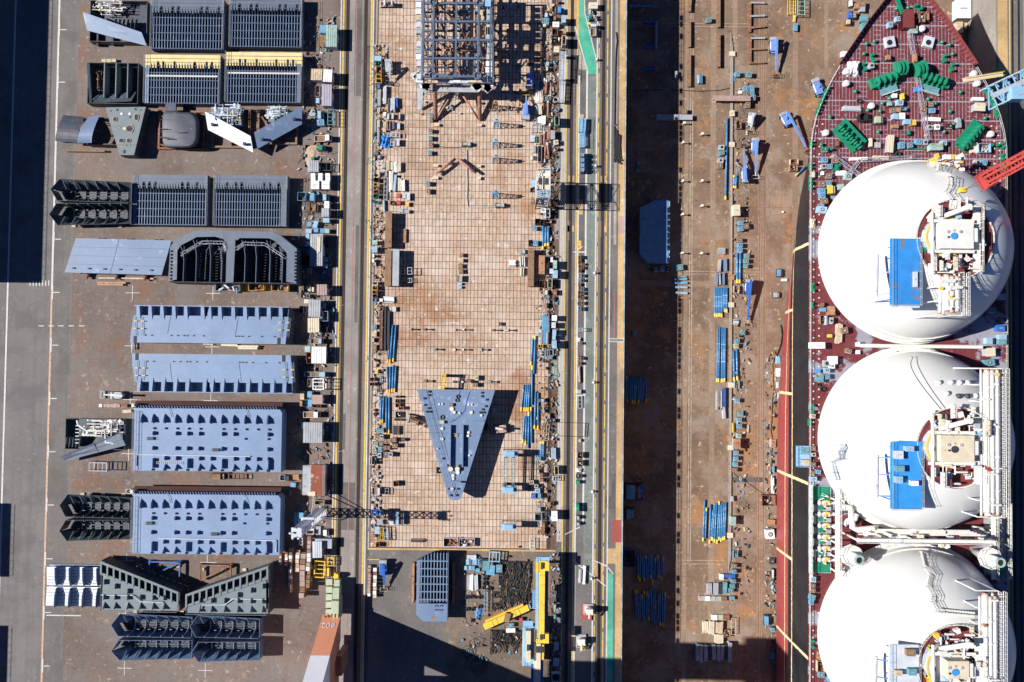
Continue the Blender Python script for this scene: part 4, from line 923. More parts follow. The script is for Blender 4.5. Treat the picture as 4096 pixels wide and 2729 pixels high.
# triangular deck block on the tiled slab
def bow_deck():
 h = 4.9; P = [(1668, 1557), (1980, 1561), (1845, 1990), (1832, 2002), (1802, 2000), (1795, 1994)]
 C_ = W(1815, 1720, h); t = thing('bow_deck_block', 'blue grey triangular bow deck block standing on the tiled slab', 'ship block', (C_[0], C_[1], .07))
 S = lambda u, v: (W(u, v, h)[0] - C_[0], W(u, v, h)[1] - C_[1])
 poly = [S(*p) for p in P]
 dk = MB().prism(poly, h - .3, h).build('deck', MATS['steelblue'], t)
 low = [(x*.9 + .3, y*.9 + .6) for x, y in poly]
 mb = MB(); n = len(poly); v = [(*p, h - .32) for p in poly] + [(*p, .4) for p in low]
 mb.add(v, [((i+1) % n, i, n + i, n + (i+1) % n) for i in range(n)]); mb.build('shell_side', MATS['blockgrey'], t)
 for a, b in ((-5, 6), (5, 6), (0, -2), (0, 10), (-1, -12)): MB().box(a - .6, a + .6, b - .5, b + .5, 0, .9).build('support_block', MATS['wood'], t)
 for u0, u1 in ((1800, 1803), (1850, 1853)): a, b = S(u0, 1700), S(u1, 1867); MB().box(a[0], b[0], b[1], a[1], h, h + 1.0).build('coaming_plate', MATS['steelblue'], dk)
 for u, v, w in ((1750, 1680, 62), (1748, 1733, 85), (1890, 1683, 45), (1890, 1737, 30)): a, b = S(u, v), S(u + w, v); MB().box(a[0], b[0], a[1] - .06, a[1] + .06, h, h + .55).build('coaming_plate', MATS['steelblue'], dk)
 for u, v, r in ((1807, 1636, .55), (1817, 1649, .4), (1885, 1650, .42), (1757, 1617, .25), (1769, 1617, .25), (1874, 1619, .25), (1887, 1619, .25), (1768, 1714, .4), (1768, 1756, .42), (1874, 1730, .36), (1872, 1743, .36), (1812, 1902, .42), (1812, 1915, .36), (1831, 1889, .5), (1808, 1955, .45), (1925, 1662, .3), (1751, 1794, .2), (1877, 1822, .25), (1838, 1652, .25)):
  x, y = S(u, v); MB().cyl(x, y, h, h + .35, r, 12).build('vent_cap', MATS['shipwhite'], dk)
 for u, v, m in ((1803, 1875, 'cream'), (1830, 1875, 'cream')): x, y = S(u, v); MB().cyl(x, y, h, h + .9, .62, 12).build('bollard', MATS[m], dk)
 for u, v in ((1717, 1567), (1717, 1581), (1698, 1594), (1700, 1620), (1715, 1633), (1708, 1647), (1722, 1647), (1928, 1571), (1928, 1585), (1947, 1599), (1943, 1625), (1931, 1638), (1921, 1650), (1935, 1650), (1773, 1834), (1860, 1836), (1797, 1955), (1832, 1955), (1803, 1981), (1827, 1981), (1792, 1862), (1838, 1862)):
  x, y = S(u, v); MB().cyl(x, y, h, h + .3, .3, 10).build('pipe_stub', MATS['black'], dk)
 for u, v, m, r in ((1832, 1586, 'black', .5), (1828, 1601, 'dark', .55), (1769, 1669, 'dark', .6), (1825, 1742, 'yellow', .4), (1803, 1755, 'rusty', .5)): x, y = S(u, v); MB().ring(x, y, h, h + .25, r*.55, r, 12).build('hose_coil', MATS[m], dk)
 x, y = S(1768, 1688); MB().cb(x, y, h, 1.2, .8, .7).build('crate', MATS['wood'], dk)
 x, y = S(1806, 1619); MB().cb(x, y, h, .9, .9, .6).build('winch_base', MATS['brown'], dk)
 x, y = S(1825, 1927); MB().cb(x, y, h, 2.6, .5, 1.0).build('mast_foot', MATS['steelblue'], dk)
 mb = MB(); a, b = S(1676, 1562), S(1795, 1985)
 for off in (0, 1.2):
  A, B = Vector((a[0] + .8 + off, a[1], h)), Vector((b[0] + .6 + off*.4, b[1], h))
  for k in range(16): p = A.lerp(B, k/15); mb.bar(p, p + Vector((0, 0, 1.0)), .05)
  mb.bar(A + Vector((0, 0, 1)), B + Vector((0, 0, 1)), .05)
 mb.build('handrail', MATS['dark'], dk)
 for pts in ([(1880, 1563), (1865, 1610), (1860, 1640), (1845, 1662), (1820, 1680), (1800, 1690)], [(1840, 1563), (1835, 1580), (1838, 1590)]): MB().tube([(*S(u, v), h + .06) for u, v in pts], .07, 5).build('hose', MATS['deepblue'], dk)
bow_deck()
# ================================================================ LOOSE EQUIPMENT, ONE THING EACH
NOUN = dict(bx='steel locker', bn='open bin', sh='shed', bd='bar bundle', wl='welding machine', pl='plank stack', fr='steel rack', tr='pickup truck',
   st='support stand', dr='drum', tk='block stack', bm='steel beam', tp='tarp heap', co='cable coil', ty='tyre', mc='machine', lt='flood stand')
CATS = dict(bx='locker', bn='bin', sh='shed', bd='steel bars', wl='welding machine', pl='planks', fr='rack', tr='truck', st='stand', dr='drum', tk='blocks',
   bm='beam', tp='tarp', co='cable', ty='tyre', mc='machine', lt='stand')
OBJN = dict(bx='steel_locker', bn='open_bin', sh='shed', bd='bar_bundle', wl='welding_machine', pl='plank_stack', fr='steel_rack', tr='pickup_truck', st='support_stand',
   dr='drum', tk='block_stack', bm='steel_beam', tp='tarp_heap', co='cable_coil', ty='tyre', mc='machine', lt='flood_stand')
def mk(kind, t, sx, sy, h, c, rnd):
 m = MATS[c]; x0, x1, y0, y1 = -sx/2, sx/2, -sy/2, sy/2; lng = sy >= sx
 if kind == 'bx':
  MB().box(x0, x1, y0, y1, .08, h - .12).build('body', m, t)
  ld = MB().box(x0 - .05, x1 + .05, y0 - .05, y1 + .05, h - .12, h).build('lid', m, t)
  MB().box(x0 + .1, x1 - .1, y0 + .1, y1 - .1, 0, .08).build('skid', MATS['dark'], t)
  MB().box(-sx*.25, sx*.25, -sy*.05, sy*.05, h, h + .06).build('handle', MATS['grey'], ld)
  d = MB().box(x1, x1 + .04, y0 + sy*.15, y1 - sy*.15, .2, h - .25).build('door', MATS['grey'], t)
 elif kind == 'bn':
  w = .08
  MB().box(x0, x1, y0, y1, .05, .15).build('floor', MATS['rusty'], t)
  for a in ((x0, x0 + w, y0, y1), (x1 - w, x1, y0, y1), (x0 + w, x1 - w, y0, y0 + w), (x0 + w, x1 - w, y1 - w, y1)): MB().box(*a, .15, h).build('wall', m, t)
  s = MB()
  for _ in range(7):
   cx, cy = rnd.uniform(x0 + .25, x1 - .25), rnd.uniform(y0 + .25, y1 - .25)
   s.ob(cx, cy, .15, rnd.uniform(.1, max(.15, sx*.3)), rnd.uniform(.1, max(.15, sy*.3)), rnd.uniform(.1, h*.7), rnd.uniform(0, 3))
  s.build('scrap', MATS[rnd.choice(['rusty', 'grey', 'dark', 'brown', 'silver'])], t)['kind'] = 'stuff'
 elif kind == 'sh':
  MB().box(x0 + .12, x1 - .12, y0 + .12, y1 - .12, 0, h - .15).build('wall', MATS['grey'], t)
  rf = MB().box(x0, x1, y0, y1, h - .15, h).build('roof', m, t)
  n = max(3, int((sx if lng else sy)/.55)); rb = MB().box(-.05, .05, y0, y1, h, h + .06) if lng else MB().box(x0, x1, -.05, .05, h, h + .06)
  rm = rb.mesh('roof_rib', m)
  for i in range(1, n): obj('roof_rib', rm, rf, (x0 + sx*i/n, 0, 0) if lng else (0, y0 + sy*i/n, 0))
  MB().box(x1 - .12, x1 - .06, -sy*.15, sy*.15, 0, min(2.0, h*.8)).build('door', MATS['white'], t)
  MB().box(x1 - .12, x1 - .07, sy*.22, sy*.38, h*.4, h*.7).build('window', MATS['dark'], t)
 elif kind == 'bd':
  n = max(3, min(8, int(min(sx, sy)/.24))); L = max(sx, sy); wv = min(sx, sy)/n
  for lay in (0, 1):
   if lay and h < .6: break
   for i in range(n - lay):
    l = L*rnd.uniform(.82, 1.0); o = rnd.uniform(-.5, .5)*(L - l); p = -min(sx, sy)/2 + wv*(i + .5 + .5*lay); zz = .15 + lay*(h - .2)*.5; hh = (h - .2)*(.48 if h >= .6 else .9)
    b = MB().box(p - wv*.42, p + wv*.42, o - l/2, o + l/2, zz, zz + hh) if lng else MB().box(o - l/2, o + l/2, p - wv*.42, p + wv*.42, zz, zz + hh)
    b.build('bar', MATS[c if rnd.random() < .8 else rnd.choice(['grey', 'silver', 'dark', 'rusty'])], t)
  for q in (-.3, .3):
   (MB().box(x0, x1, q*sy - .1, q*sy + .1, 0, .15) if lng else MB().box(q*sx - .1, q*sx + .1, y0, y1, 0, .15)).build('dunnage', MATS['wood'], t)
 elif kind == 'wl':
  MB().box(x0, x1, y0, y1, .15, h).build('cabinet', m, t)
  MB().box(x0 - .06, x1 + .06, y0 - .06, y0 + .12, 0, .15).box(x0 - .06, x1 + .06, y1 - .12, y1 + .06, 0, .15).build('skid', MATS['dark'], t)
  r = min(sx, sy)*.30; f = MB().ring(0, 0, h, h + .08, r*.72, r, 14).build('fan_ring', MATS['dark'], t); MB().cyl(0, 0, h, h + .03, r*.7, 12).build('fan', MATS['grey' if c != 'grey' else 'black'], f)
  MB().box(x0 + .05, x1 - .05, y0 - .05, y0, .35, h - .2).build('control_panel', MATS['white'], t)
 elif kind == 'pl':
  n = max(2, int((sx if lng else sy)/.42)); k = 1 if h < .5 else 2
  for lay in range(k):
   for i in range(n):
    l = (sy if lng else sx)*rnd.uniform(.85, 1); w = (sx if lng else sy)/n; p = -(sx if lng else sy)/2 + w*(i + .5); z0_ = .1 + lay*(h - .1)/k; z1_ = z0_ + (h - .1)/k*.92; o = rnd.uniform(-.04, .04)*l
    (MB().box(p - w*.45, p + w*.45, o - l/2, o + l/2, z0_, z1_) if lng else MB().box(o - l/2, o + l/2, p - w*.45, p + w*.45, z0_, z1_)).build('plank', m, t)
  for q in (-.32, .32): (MB().box(x0, x1, q*sy - .08, q*sy + .08, 0, .1) if lng else MB().box(q*sx - .08, q*sx + .08, y0, y1, 0, .1)).build('bearer', MATS['brown'], t)
 elif kind == 'fr':
  w = max(.1, min(sx, sy)*.09)
  for a in ((x0, x0 + w, y0, y1), (x1 - w, x1, y0, y1), (x0 + w, x1 - w, y0, y0 + w), (x0 + w, x1 - w, y1 - w, y1)):
   MB().box(*a, h - .15, h).build('top_rail', m, t)
   MB().box(*a, .05, .2).build('bottom_rail', m, t)
  for a in (x0 + w/2, x1 - w/2):
   for b in (y0 + w/2, y1 - w/2): MB().box(a - w/2, a + w/2, b - w/2, b + w/2, .2, h - .15).build('post', m, t)
  n = max(1, int(max(sx, sy)/1.3))
  for i in range(1, n + 1):
   q = i/(n + 1)
   (MB().box(x0 + w, x1 - w, y0 + sy*q - w*.35, y0 + sy*q + w*.35, h - .14, h - .02) if lng else MB().box(x0 + sx*q - w*.35, x0 + sx*q + w*.35, y0 + w, y1 - w, h - .14, h - .02)).build('cross_bar', m, t)
 elif kind == 'tr':
  L, Wd = (sx, sy); s = 1
  MB().box(x0, x1, y0 + .1, y1 - .1, .45, .75).build('chassis', MATS['dark'], t)
  bed = MB().box(x0, x0 + L*.64, y0, y1, .75, .85).build('bed', MATS['brown'], t)
  for a in ((x0, x0 + .07, y0, y1), (x0 + L*.64 - .07, x0 + L*.64, y0, y1), (x0 + .07, x0 + L*.64 - .07, y0, y0 + .07), (x0 + .07, x0 + L*.64 - .07, y1 - .07, y1)): MB().box(*a, .85, 1.25).build('bed_side', m, bed)
  cab = MB().py([(x0 + L*.67, .75), (x0 + L*.67, 1.95), (x1 - L*.10, 1.95), (x1, 1.2), (x1, .75)], y0 + .05, y1 - .05).build('cab', m, t)
  MB().py([(x1 - L*.095, 1.9), (x1 - .02, 1.25), (x1 + .02, 1.25), (x1 - L*.085, 1.92)], y0 + .15, y1 - .15).build('windscreen', MATS['black'], cab)
  for yy in (y0 + .3, y1 - .3): MB().box(x1 - .02, x1 + .03, yy - .12, yy + .12, .85, 1.0).build('headlight', MATS['white'], cab)
  for xx in (x0 + L*.2, x1 - L*.16):
   for yy in (y0 + .08, y1 - .08): MB().tube([(xx, yy - .1, .36), (xx, yy + .1, .36)], .36, 12).build('wheel', MATS['rubber'], t)
 elif kind == 'st':
  MB().box(x0, x1, y0, y1, 0, .25).build('foot', MATS['rusty'], t)
  MB().box(-.14, .14, -.14, .14, .25, h - .15).build('post', m, t)
  MB().box(x0*.8, x1*.8, y0*.7, y1*.7, h - .15, h).build('head', m, t)
  for s in (-1, 1): MB().bar((s*sx*.45, 0, .25), (s*.1, 0, h*.6), .1).build('brace', m, t)
 elif kind == 'dr':
  r = min(sx, sy)/2; MB().ring(0, 0, 0, h, r*.78, r, 18).build('shell', m, t); MB().cyl(0, 0, .05, h*.35, r*.77, 16).build('base', MATS['black'], t)
 elif kind == 'tk':
  L = max(sx, sy); w = min(sx, sy); n = max(2, int(L/(w*1.0)))
  for i in range(n):
   p = -L/2 + L*(i + .5)/n; q = rnd.uniform(-.06, .06)*w; hh = h*rnd.uniform(.75, 1.05)
   o = MB().box(-w/2 + q, w/2 + q, p - L/n*.47, p + L/n*.47, 0, hh*.5) if lng else MB().box(p - L/n*.47, p + L/n*.47, -w/2 + q, w/2 + q, 0, hh*.5)
   o.build('block', MATS[rnd.choice([c, 'rusty', 'brown', 'wood'])], t)
   q = -q; g = .06*w
   o = MB().box(-w/2 + q + g, w/2 + q - g, p - L/n*.45, p + L/n*.45, hh*.5 + .01, hh) if lng else MB().box(p - L/n*.45, p + L/n*.45, -w/2 + q + g, w/2 + q - g, hh*.5 + .01, hh)
   o.build('block', MATS[rnd.choice([c, c, 'pink', 'rusty', 'white'])], t)
 elif kind == 'bm':
  L = max(sx, sy); w = min(sx, sy)
  def bx_(a, b, z0_, z1_, o0=-.5, o1=.5): return MB().box(a, b, L*o0, L*o1, z0_, z1_) if lng else MB().box(L*o0, L*o1, a, b, z0_, z1_)
  bx_(-w/2, w/2, 0, .12).build('bottom_flange', m, t); bx_(-w*.1, w*.1, .12, h - .12).build('web', m, t); bx_(-w/2, w/2, h - .12, h).build('top_flange', m, t)
  for q in (-.42, -.14, .14, .42): bx_(-w*.45, w*.45, .12, h - .12, q - .004, q + .004).build('web_stiffener', m, t)
 elif kind == 'tp':
  n = 14; mb = MB(); V = []; sd = rnd.uniform(0, 90)
  for i in range(n + 1):
   for j in range(n + 1):
    a, b = i/n*2 - 1, j/n*2 - 1; r = max(abs(a), abs(b)); e = 1 + .22*mnoise.noise(Vector((a*1.5 + sd, b*1.5, 2)))
    V.append((a*sx/2*e, b*sy/2*e, max(.02, h*(1 - r**4)*(.75 + .9*mnoise.noise(Vector((a*2 + sd, b*2, 0))))) if r < 1 else .02))
  mb.add(V, [(i*(n+1) + j, (i+1)*(n+1) + j, (i+1)*(n+1) + j + 1, i*(n+1) + j + 1) for i in range(n) for j in range(n)]).build('cover', m, t)
  MB().tube([(x0*1.0, y0*.2, h*.5), (0, -sy*.1, h*1.05), (x1*1.0, y0*.1, h*.4)], .03, 4).build('lashing', MATS['dark'], t)
 elif kind == 'co':
  pts = []; turns = 5; r = min(sx, sy)/2
  for i in range(turns*14): a = i*2*math.pi/14; rr = r*(.55 + .42*abs(math.sin(i*.37))); pts.append((rr*math.cos(a), rr*math.sin(a)*max(.7, sy/sx if sx > sy else 1), .06 + h*i/(turns*14)))
  MB().tube(pts, .06, 5).build('cable', m, t); MB().tube([pts[0], (r*1.2, -r*.6, .06), (r*1.7, -r*1.1, .06)], .06, 5).build('cable_end', m, t)
 elif kind == 'ty':
  r = min(sx, sy)/2; MB().ring(0, 0, 0, h, r*.55, r, 16).build('tread', MATS['rubber'], t); MB().ring(0, 0, h, h + .05, r*.62, r*.9, 16).build('side_wall', MATS['dark'], t)
 elif kind == 'mc':
  MB().box(x0, x1, y0, y1, .1, h*.35).build('base', MATS['dark'], t)
  MB().box(x0 + sx*.08, x0 + sx*.55, y0 + sy*.1, y1 - sy*.1, h*.35, h).build('housing', m, t)
  MB().tube([(x0 + sx*.72, y0 + sy*.15, h*.6), (x0 + sx*.72, y1 - sy*.15, h*.6)], min(sx, sy)*.16, 10).build('motor', MATS[rnd.choice(['grey', 'rusty', c])], t)
  MB().ob(x0 + sx*.6, y0 + sy*.6, h*.35, sx*.3, sy*.2, h*.4, .5).build('gearbox', MATS['grey'], t)
  MB().tube([(x0 + .1, y1 - .1, h*.5), (0, y1, h*.9), (x1 - .1, y1 - .2, h*.5)], .05, 5).build('hose', MATS['black'], t)
 elif kind == 'lt':
  MB().box(x0, x1, y0, y1, 0, .2).build('foot', m, t); MB().box(-.06, .06, -.06, .06, .2, h).build('post', m, t); MB().box(-.35, .35, -.2, .2, h - .1, h + .15).build('lamp_head', MATS['white'], t)

ZONES = []
def zone(phrase, z0, rows, seed, side='top'):
 """rows: 'kind u0 v0 u1 v1 height colour [label noun...]' ; ordinals count from the top of the photo"""
 L = []
 for r in rows.strip().splitlines():
  p = r.split()
  if not p: continue
  L.append((p[0], *map(float, p[1:6]), p[6], ' '.join(p[7:])))
 cnt, tot = {}, {}
 key = lambda e: (e[0], e[6], e[7])
 for e in L: tot[key(e)] = tot.get(key(e), 0) + 1
 L.sort(key=lambda e: (e[2] + e[4]) if side == 'top' else e[1] + e[3])
 rnd = random.Random(seed)
 for e in L:
  k, u0, v0, u1, v1, h, c, nn = e; kk = key(e); cnt[kk] = cnt.get(kk, 0) + 1
  noun = nn or NOUN[k]; col = COLWORD.get(c, c)
  if col in noun.split(): col = ''
  lab = ('%s %s %s' % (col, noun, phrase)).strip()
  if tot[kk] > 1: lab = '%s %s %s from the %s, %s' % (ordw(cnt[kk]), col, noun, side, phrase)
  lab = ' '.join(lab.split())
  cx, cy, sx, sy = rect(u0, v0, u1, v1, z0 + h)
  t = thing(OBJN[k], lab, CATS[k], (cx, cy, z0), rnd.gauss(0, .09 if k == 'wl' else .035) if max(sx, sy) < 5 else 0, '%ss %s' % (NOUN[k], phrase))
  mk(k, t, max(.35, sx), max(.35, sy), h, c, rnd)

zone('beside the railway left of crane road', 0.012, '''
bx 1279 102 1304 131 2.2 blue
sh 1304 100 1347 188 2.8 mint
pl 1273 132 1303 190 .5 brown
sh 1244 276 1288 321 2.6 wood
sh 1293 278 1328 328 3 white
sh 1287 338 1326 424 3 purple
bn 1260 341 1279 386 1.2 grey
bx 1264 393 1276 412 1.3 lightblue
mc 1268 440 1296 478 2 lightblue
wl 1268 478 1296 500 1.5 blue
fr 1310 436 1335 500 2.2 teal
bd 1235 446 1262 464 .5 lightblue
tr 1255 538 1323 563 2 white
mc 1268 579 1306 602 1.8 green green forklift
mc 1243 627 1268 640 1.2 green green winch
sh 1231 642 1274 688 2.4 grey
fr 1286 650 1325 684 1.6 dark
bx 1244 694 1260 723 2 white
bx 1273 694 1289 723 2 white
bx 1302 694 1319 723 2 white
bx 1244 724 1275 756 2 white
bx 1287 724 1317 756 2 white
bn 1190 769 1222 803 1.6 blue
bx 1240 773 1256 803 1.8 blue
mc 1289 774 1317 805 2.4 lightblue
fr 1229 805 1236 855 1 rusty
mc 1247 815 1275 848 1.4 brown
bx 1298 806 1316 832 2 white
sh 1286 833 1315 868 2.6 grey
bx 1293 873 1316 890 1.8 lightblue
bx 1229 889 1245 906 1.3 blue
bx 1256 885 1271 897 1.2 lightblue
bx 1251 898 1268 910 1.2 lightblue
bx 1256 913 1272 929 1.3 blue
bx 1281 915 1298 931 1.3 blue
bx 1300 916 1316 932 1.3 mint
bx 1223 917 1245 932 1.3 lightblue
sh 1240 936 1290 1064 2.8 grey
pl 1268 945 1281 1014 3.1 cream
bx 1224 935 1236 958 1.3 lightblue
bx 1222 968 1235 985 1.3 blue
fr 1297 938 1317 975 1.4 dark
bn 1211 1025 1231 1060 1.4 dark
bx 1290 1030 1307 1046 1.2 lightblue
bx 1289 1055 1307 1070 1.2 blue
tp 1190 1075 1215 1098 1 teal
bd 1225 1070 1245 1098 .8 grey
bn 1214 1138 1243 1170 1.3 dark
bn 1203 1176 1222 1192 1.2 dark
bn 1224 1176 1238 1192 1.2 grey
bx 1240 1150 1254 1166 1.1 cream
ty 1260 1178 1272 1190 .4 black
sh 1267 1138 1307 1181 2.8 pink
sh 1234 1199 1281 1268 2.8 grey
bx 1217 1199 1233 1213 2.2 cream
bn 1197 1224 1214 1252 1.4 dark
bx 1285 1212 1299 1235 1.5 blue
bn 1286 1245 1311 1285 2 lightblue
sh 1231 1272 1276 1330 2.6 cream
bn 1286 1288 1300 1308 1.3 dark
fr 1290 1308 1309 1328 1.3 dark
tr 1240 1354 1290 1375 2 lightblue
sh 1246 1387 1304 1454 2.4 white
bx 1219 1386 1240 1407 1.6 mint
bn 1225 1410 1246 1454 1.5 rusty
fr 1306 1416 1322 1452 1.6 dark
tr 1212 1488 1308 1508 2.2 lightblue
bn 1228 1516 1245 1548 1.2 cream
fr 1250 1514 1295 1560 3.2 white
pl 1200 1564 1216 1600 .9 wood
bx 1230 1567 1247 1590 1.5 blue
bx 1232 1600 1247 1628 1.5 blue
mc 1198 1602 1217 1628 1.2 orange
sh 1249 1580 1290 1617 2.4 pink
bn 1253 1619 1283 1632 1.2 brown
tr 1210 1648 1277 1672 2 white
sh 1213 1690 1288 1772 3 grey
bx 1204 1692 1213 1714 1.2 teal
fr 1290 1700 1315 1760 1.5 dark
bn 1119 1900 1140 1923 1.3 lightblue
mc 1142 1902 1166 1928 1.4 dark
pl 1170 1899 1196 1921 .9 orange
bx 1163 1932 1182 1948 1.1 blue
bd 1153 1960 1163 1984 .7 blue
bx 1196 1935 1210 1955 1.3 dark
bn 1204 1910 1228 1976 1.6 brown
bn 1258 2003 1296 2021 1.5 cream
bx 1176 2052 1194 2074 1.6 teal
bx 1194 2052 1212 2074 1.6 blue
bx 1176 2074 1194 2100 1.6 blue
sh 1250 2166 1287 2232 3.2 silver
fr 1256 2244 1298 2312 1.6 yellow
fr 1308 2230 1335 2265 1.4 yellow
mc 1306 2268 1325 2310 1.2 yellow
fr 1196 2153 1210 2182 1.2 white
bx 1200 2120 1208 2148 1.4 lightblue
pl 1264 2104 1283 2148 .6 grey
mc 1290 2118 1320 2146 1.3 white
bn 1224 2120 1254 2138 1.4 white
''', 11)
zone('below the lower pale panel', 0.012, '''
tk 1115 2216 1124 2262 1.2 wood
tk 1138 2206 1149 2266 1.4 wood
tk 1153 2195 1166 2372 1.6 pink
tk 1181 2201 1197 2290 1.8 wood
tk 1197 2216 1219 2394 2.6 pink
tk 1224 2146 1240 2354 2.9 brown
''', 12, 'left')
zone('in the gaps between the hull blocks', 0.0, '''
bn 860 1131 957 1165 1.8 lightblue
bn 993 1132 1054 1162 1.8 yellow
bn 1085 1134 1153 1165 1.8 yellow
pl 387 1127 500 1143 .8 orange
pl 808 1372 855 1379 .5 cream
pl 882 1376 948 1385 .6 cream
pl 948 1382 1036 1398 1.1 cream
tk 395 1616 508 1630 .8 pink
bx 490 1640 524 1651 .8 wood
fr 528 1372 534 1398 .9 grey
pl 700 1562 720 1568 .5 wood
mc 843 1893 912 1922 1.5 brown brown trailer hitch
fr 912 1897 984 1918 1.2 rusty
fr 355 1850 428 1886 3.0 grey
bn 503 1957 525 1975 1.4 white
tk 405 235 465 250 .8 wood
''', 13)
zone('along the left edge of the tiled slab', 0.07, '''
tr 1520 2 1543 21 1.8 white
tr 1550 2 1572 21 1.8 silver
bx 1498 225 1524 243 2 lightblue
bn 1503 247 1526 264 1.5 green
bn 1504 266 1526 294 1.5 orange
bn 1504 297 1525 314 1.5 yellow
bn 1504 315 1526 332 1.5 yellow
bx 1509 337 1519 353 1 deepblue
bd 1509 362 1524 424 1 grey
bd 1531 341 1547 418 1 silver
bd 1548 390 1560 447 .9 wood
bd 1560 388 1581 446 1.2 silver
bd 1582 388 1592 432 1 deepblue
bd 1508 430 1522 448 .9 silver
bx 1534 450 1543 464 .8 white
bd 1547 453 1558 477 .9 silver
bd 1564 453 1576 476 1.1 silver
bd 1590 452 1602 481 1 silver
bd 1508 479 1520 509 .9 silver
bd 1531 483 1546 530 .9 wood
bn 1548 482 1560 520 .9 silver
bd 1566 486 1580 517 .9 deepblue
bd 1588 489 1602 518 .9 silver
bd 1508 512 1519 572 .8 grey
tp 1522 538 1559 588 1.2 tarp
fr 1547 531 1563 548 1.2 silver
fr 1567 531 1583 548 1.2 silver
fr 1585 531 1600 548 1.2 silver
fr 1561 556 1580 583 1.1 silver
bx 1587 556 1597 582 1.2 silver
pl 1545 640 1558 682 .8 wood
pl 1562 646 1571 681 .7 cream
pl 1574 646 1587 689 .9 white
pl 1589 647 1603 690 1 cream
bx 1530 655 1541 670 .7 grey
bd 1513 688 1524 708 .8 grey
bd 1537 683 1548 710 .8 silver
bn 1495 711 1518 727 1.4 dark
bn 1494 731 1517 745 1.4 yellow
bn 1494 747 1516 759 1.4 orange
bn 1494 761 1516 774 1.4 orange
bn 1493 777 1515 792 1.4 green
bn 1496 803 1515 814 1 blue
fr 1535 710 1549 798 1 silver
bm 1556 684 1562 767 .7 white
bm 1563 686 1571 760 .8 cream
bm 1574 698 1584 766 .9 lightblue
pl 1591 712 1606 765 .9 cream
pl 1606 716 1619 767 .9 white
bx 1586 775 1601 790 .9 red
bx 1586 803 1601 818 .9 red
bn 1561 803 1579 819 1.2 brown
bx 1610 774 1622 792 .9 silver
bx 1627 772 1639 800 .9 silver
bx 1626 809 1635 825 .9 yellow
bx 1594 834 1613 848 .9 grey
bx 1618 839 1636 852 .9 grey
bd 1530 800 1540 850 .8 lightblue
bm 1541 846 1567 990 2.6 brown
bm 1539 998 1565 1144 2.8 brown
bm 1570 997 1596 1144 2.8 grey
bx 1490 962 1508 978 1.4 mint
bx 1488 987 1508 1010 2 lightblue
bx 1490 1018 1496 1028 1.3 white
bx 1489 1038 1496 1048 1.3 white
mc 1497 1048 1508 1064 .9 wood
fr 1604 1033 1622 1060 1.3 silver
fr 1598 1071 1619 1097 1.5 silver
fr 1629 1070 1648 1098 1.9 silver
fr 1628 1113 1648 1131 1.1 silver
pl 1606 1002 1611 1026 .6 orange
pl 1600 1002 1605 1012 .6 blue
pl 1614 914 1625 970 .6 orange
bn 1490 1127 1511 1140 1.3 white
bn 1489 1144 1510 1160 1.4 yellow
bn 1489 1162 1509 1176 1.4 orange
bn 1490 1177 1510 1192 1.4 brown
bn 1490 1193 1508 1206 1.2 deepblue
bd 1532 1186 1577 1212 .7 white
bx 1519 1196 1530 1206 .9 white
bx 1570 1228 1583 1246 .8 silver
bd 1516 1222 1532 1402 .7 rusty
bd 1536 1224 1545 1408 .7 dark
bd 1548 1235 1560 1400 .8 dark
wl 1489 1300 1506 1315 1.2 teal
bx 1488 1326 1505 1344 1.2 wood
mc 1487 1352 1503 1370 1.2 olive
bx 1489 1380 1505 1402 1.2 brown
bx 1501 1478 1511 1494 1 yellow
bn 1479 1511 1499 1525 1.3 rusty
bn 1478 1530 1499 1544 1.3 orange
fr 1520 1508 1530 1530 1 grey
fr 1499 1545 1508 1568 .9 silver
bn 1582 1583 1602 1592 1 dark
bn 1581 1597 1601 1612 1 brown
bn 1581 1613 1601 1630 1 brown
bn 1594 1626 1615 1640 1.2 orange
bn 1582 1647 1603 1671 1 dark
bn 1577 1675 1604 1684 1 brown
bd 1569 1704 1600 1740 .8 dark
wl 1505 1715 1534 1732 1.3 teal
wl 1503 1739 1519 1755 1.3 brown
wl 1519 1739 1533 1755 1.3 grey
wl 1568 1752 1585 1768 1.4 brown
bx 1604 1753 1619 1765 1 dark
wl 1495 1770 1511 1785 1.3 mint
wl 1516 1766 1532 1782 1.3 brown
wl 1534 1757 1550 1774 1.4 brown
wl 1551 1757 1566 1774 1.4 orange
wl 1568 1775 1590 1792 1.4 brown
wl 1512 1787 1529 1808 1.4 teal
wl 1533 1784 1548 1801 1.4 rusty
wl 1549 1784 1561 1799 1.4 brown
wl 1488 1801 1506 1815 1.2 mint
wl 1510 1812 1525 1832 1.4 grey
wl 1534 1808 1552 1826 1.4 rusty
wl 1553 1810 1570 1828 1.4 grey
dr 1478 1812 1487 1822 1 red
bn 1478 1826 1487 1858 1.3 white
bn 1488 1830 1506 1842 1.2 dark
bn 1488 1845 1506 1858 1.2 dark
bn 1573 1925 1594 1946 1.3 brown
tr 1485 1953 1522 1983 2.3 silver
fr 1540 1953 1555 1980 1 grey
bx 1488 2040 1512 2062 1.3 deepblue
bx 1515 2042 1530 2060 1.3 blue
bd 1506 2080 1533 2102 1 grey
bx 1560 2080 1573 2100 1 silver
bx 1500 2108 1518 2135 1.2 lightblue
bn 1503 2172 1518 2190 1.3 brown
bd 1581 2046 1597 2102 1.2 lightblue
bd 1601 2046 1617 2102 1.2 blue
bx 1486 2140 1500 2150 .8 rusty
mc 1513 2140 1525 2160 .9 rusty
fr 1522 2110 1532 2160 1.6 yellow
fr 1534 2112 1552 2164 1.6 lightblue
''', 14)
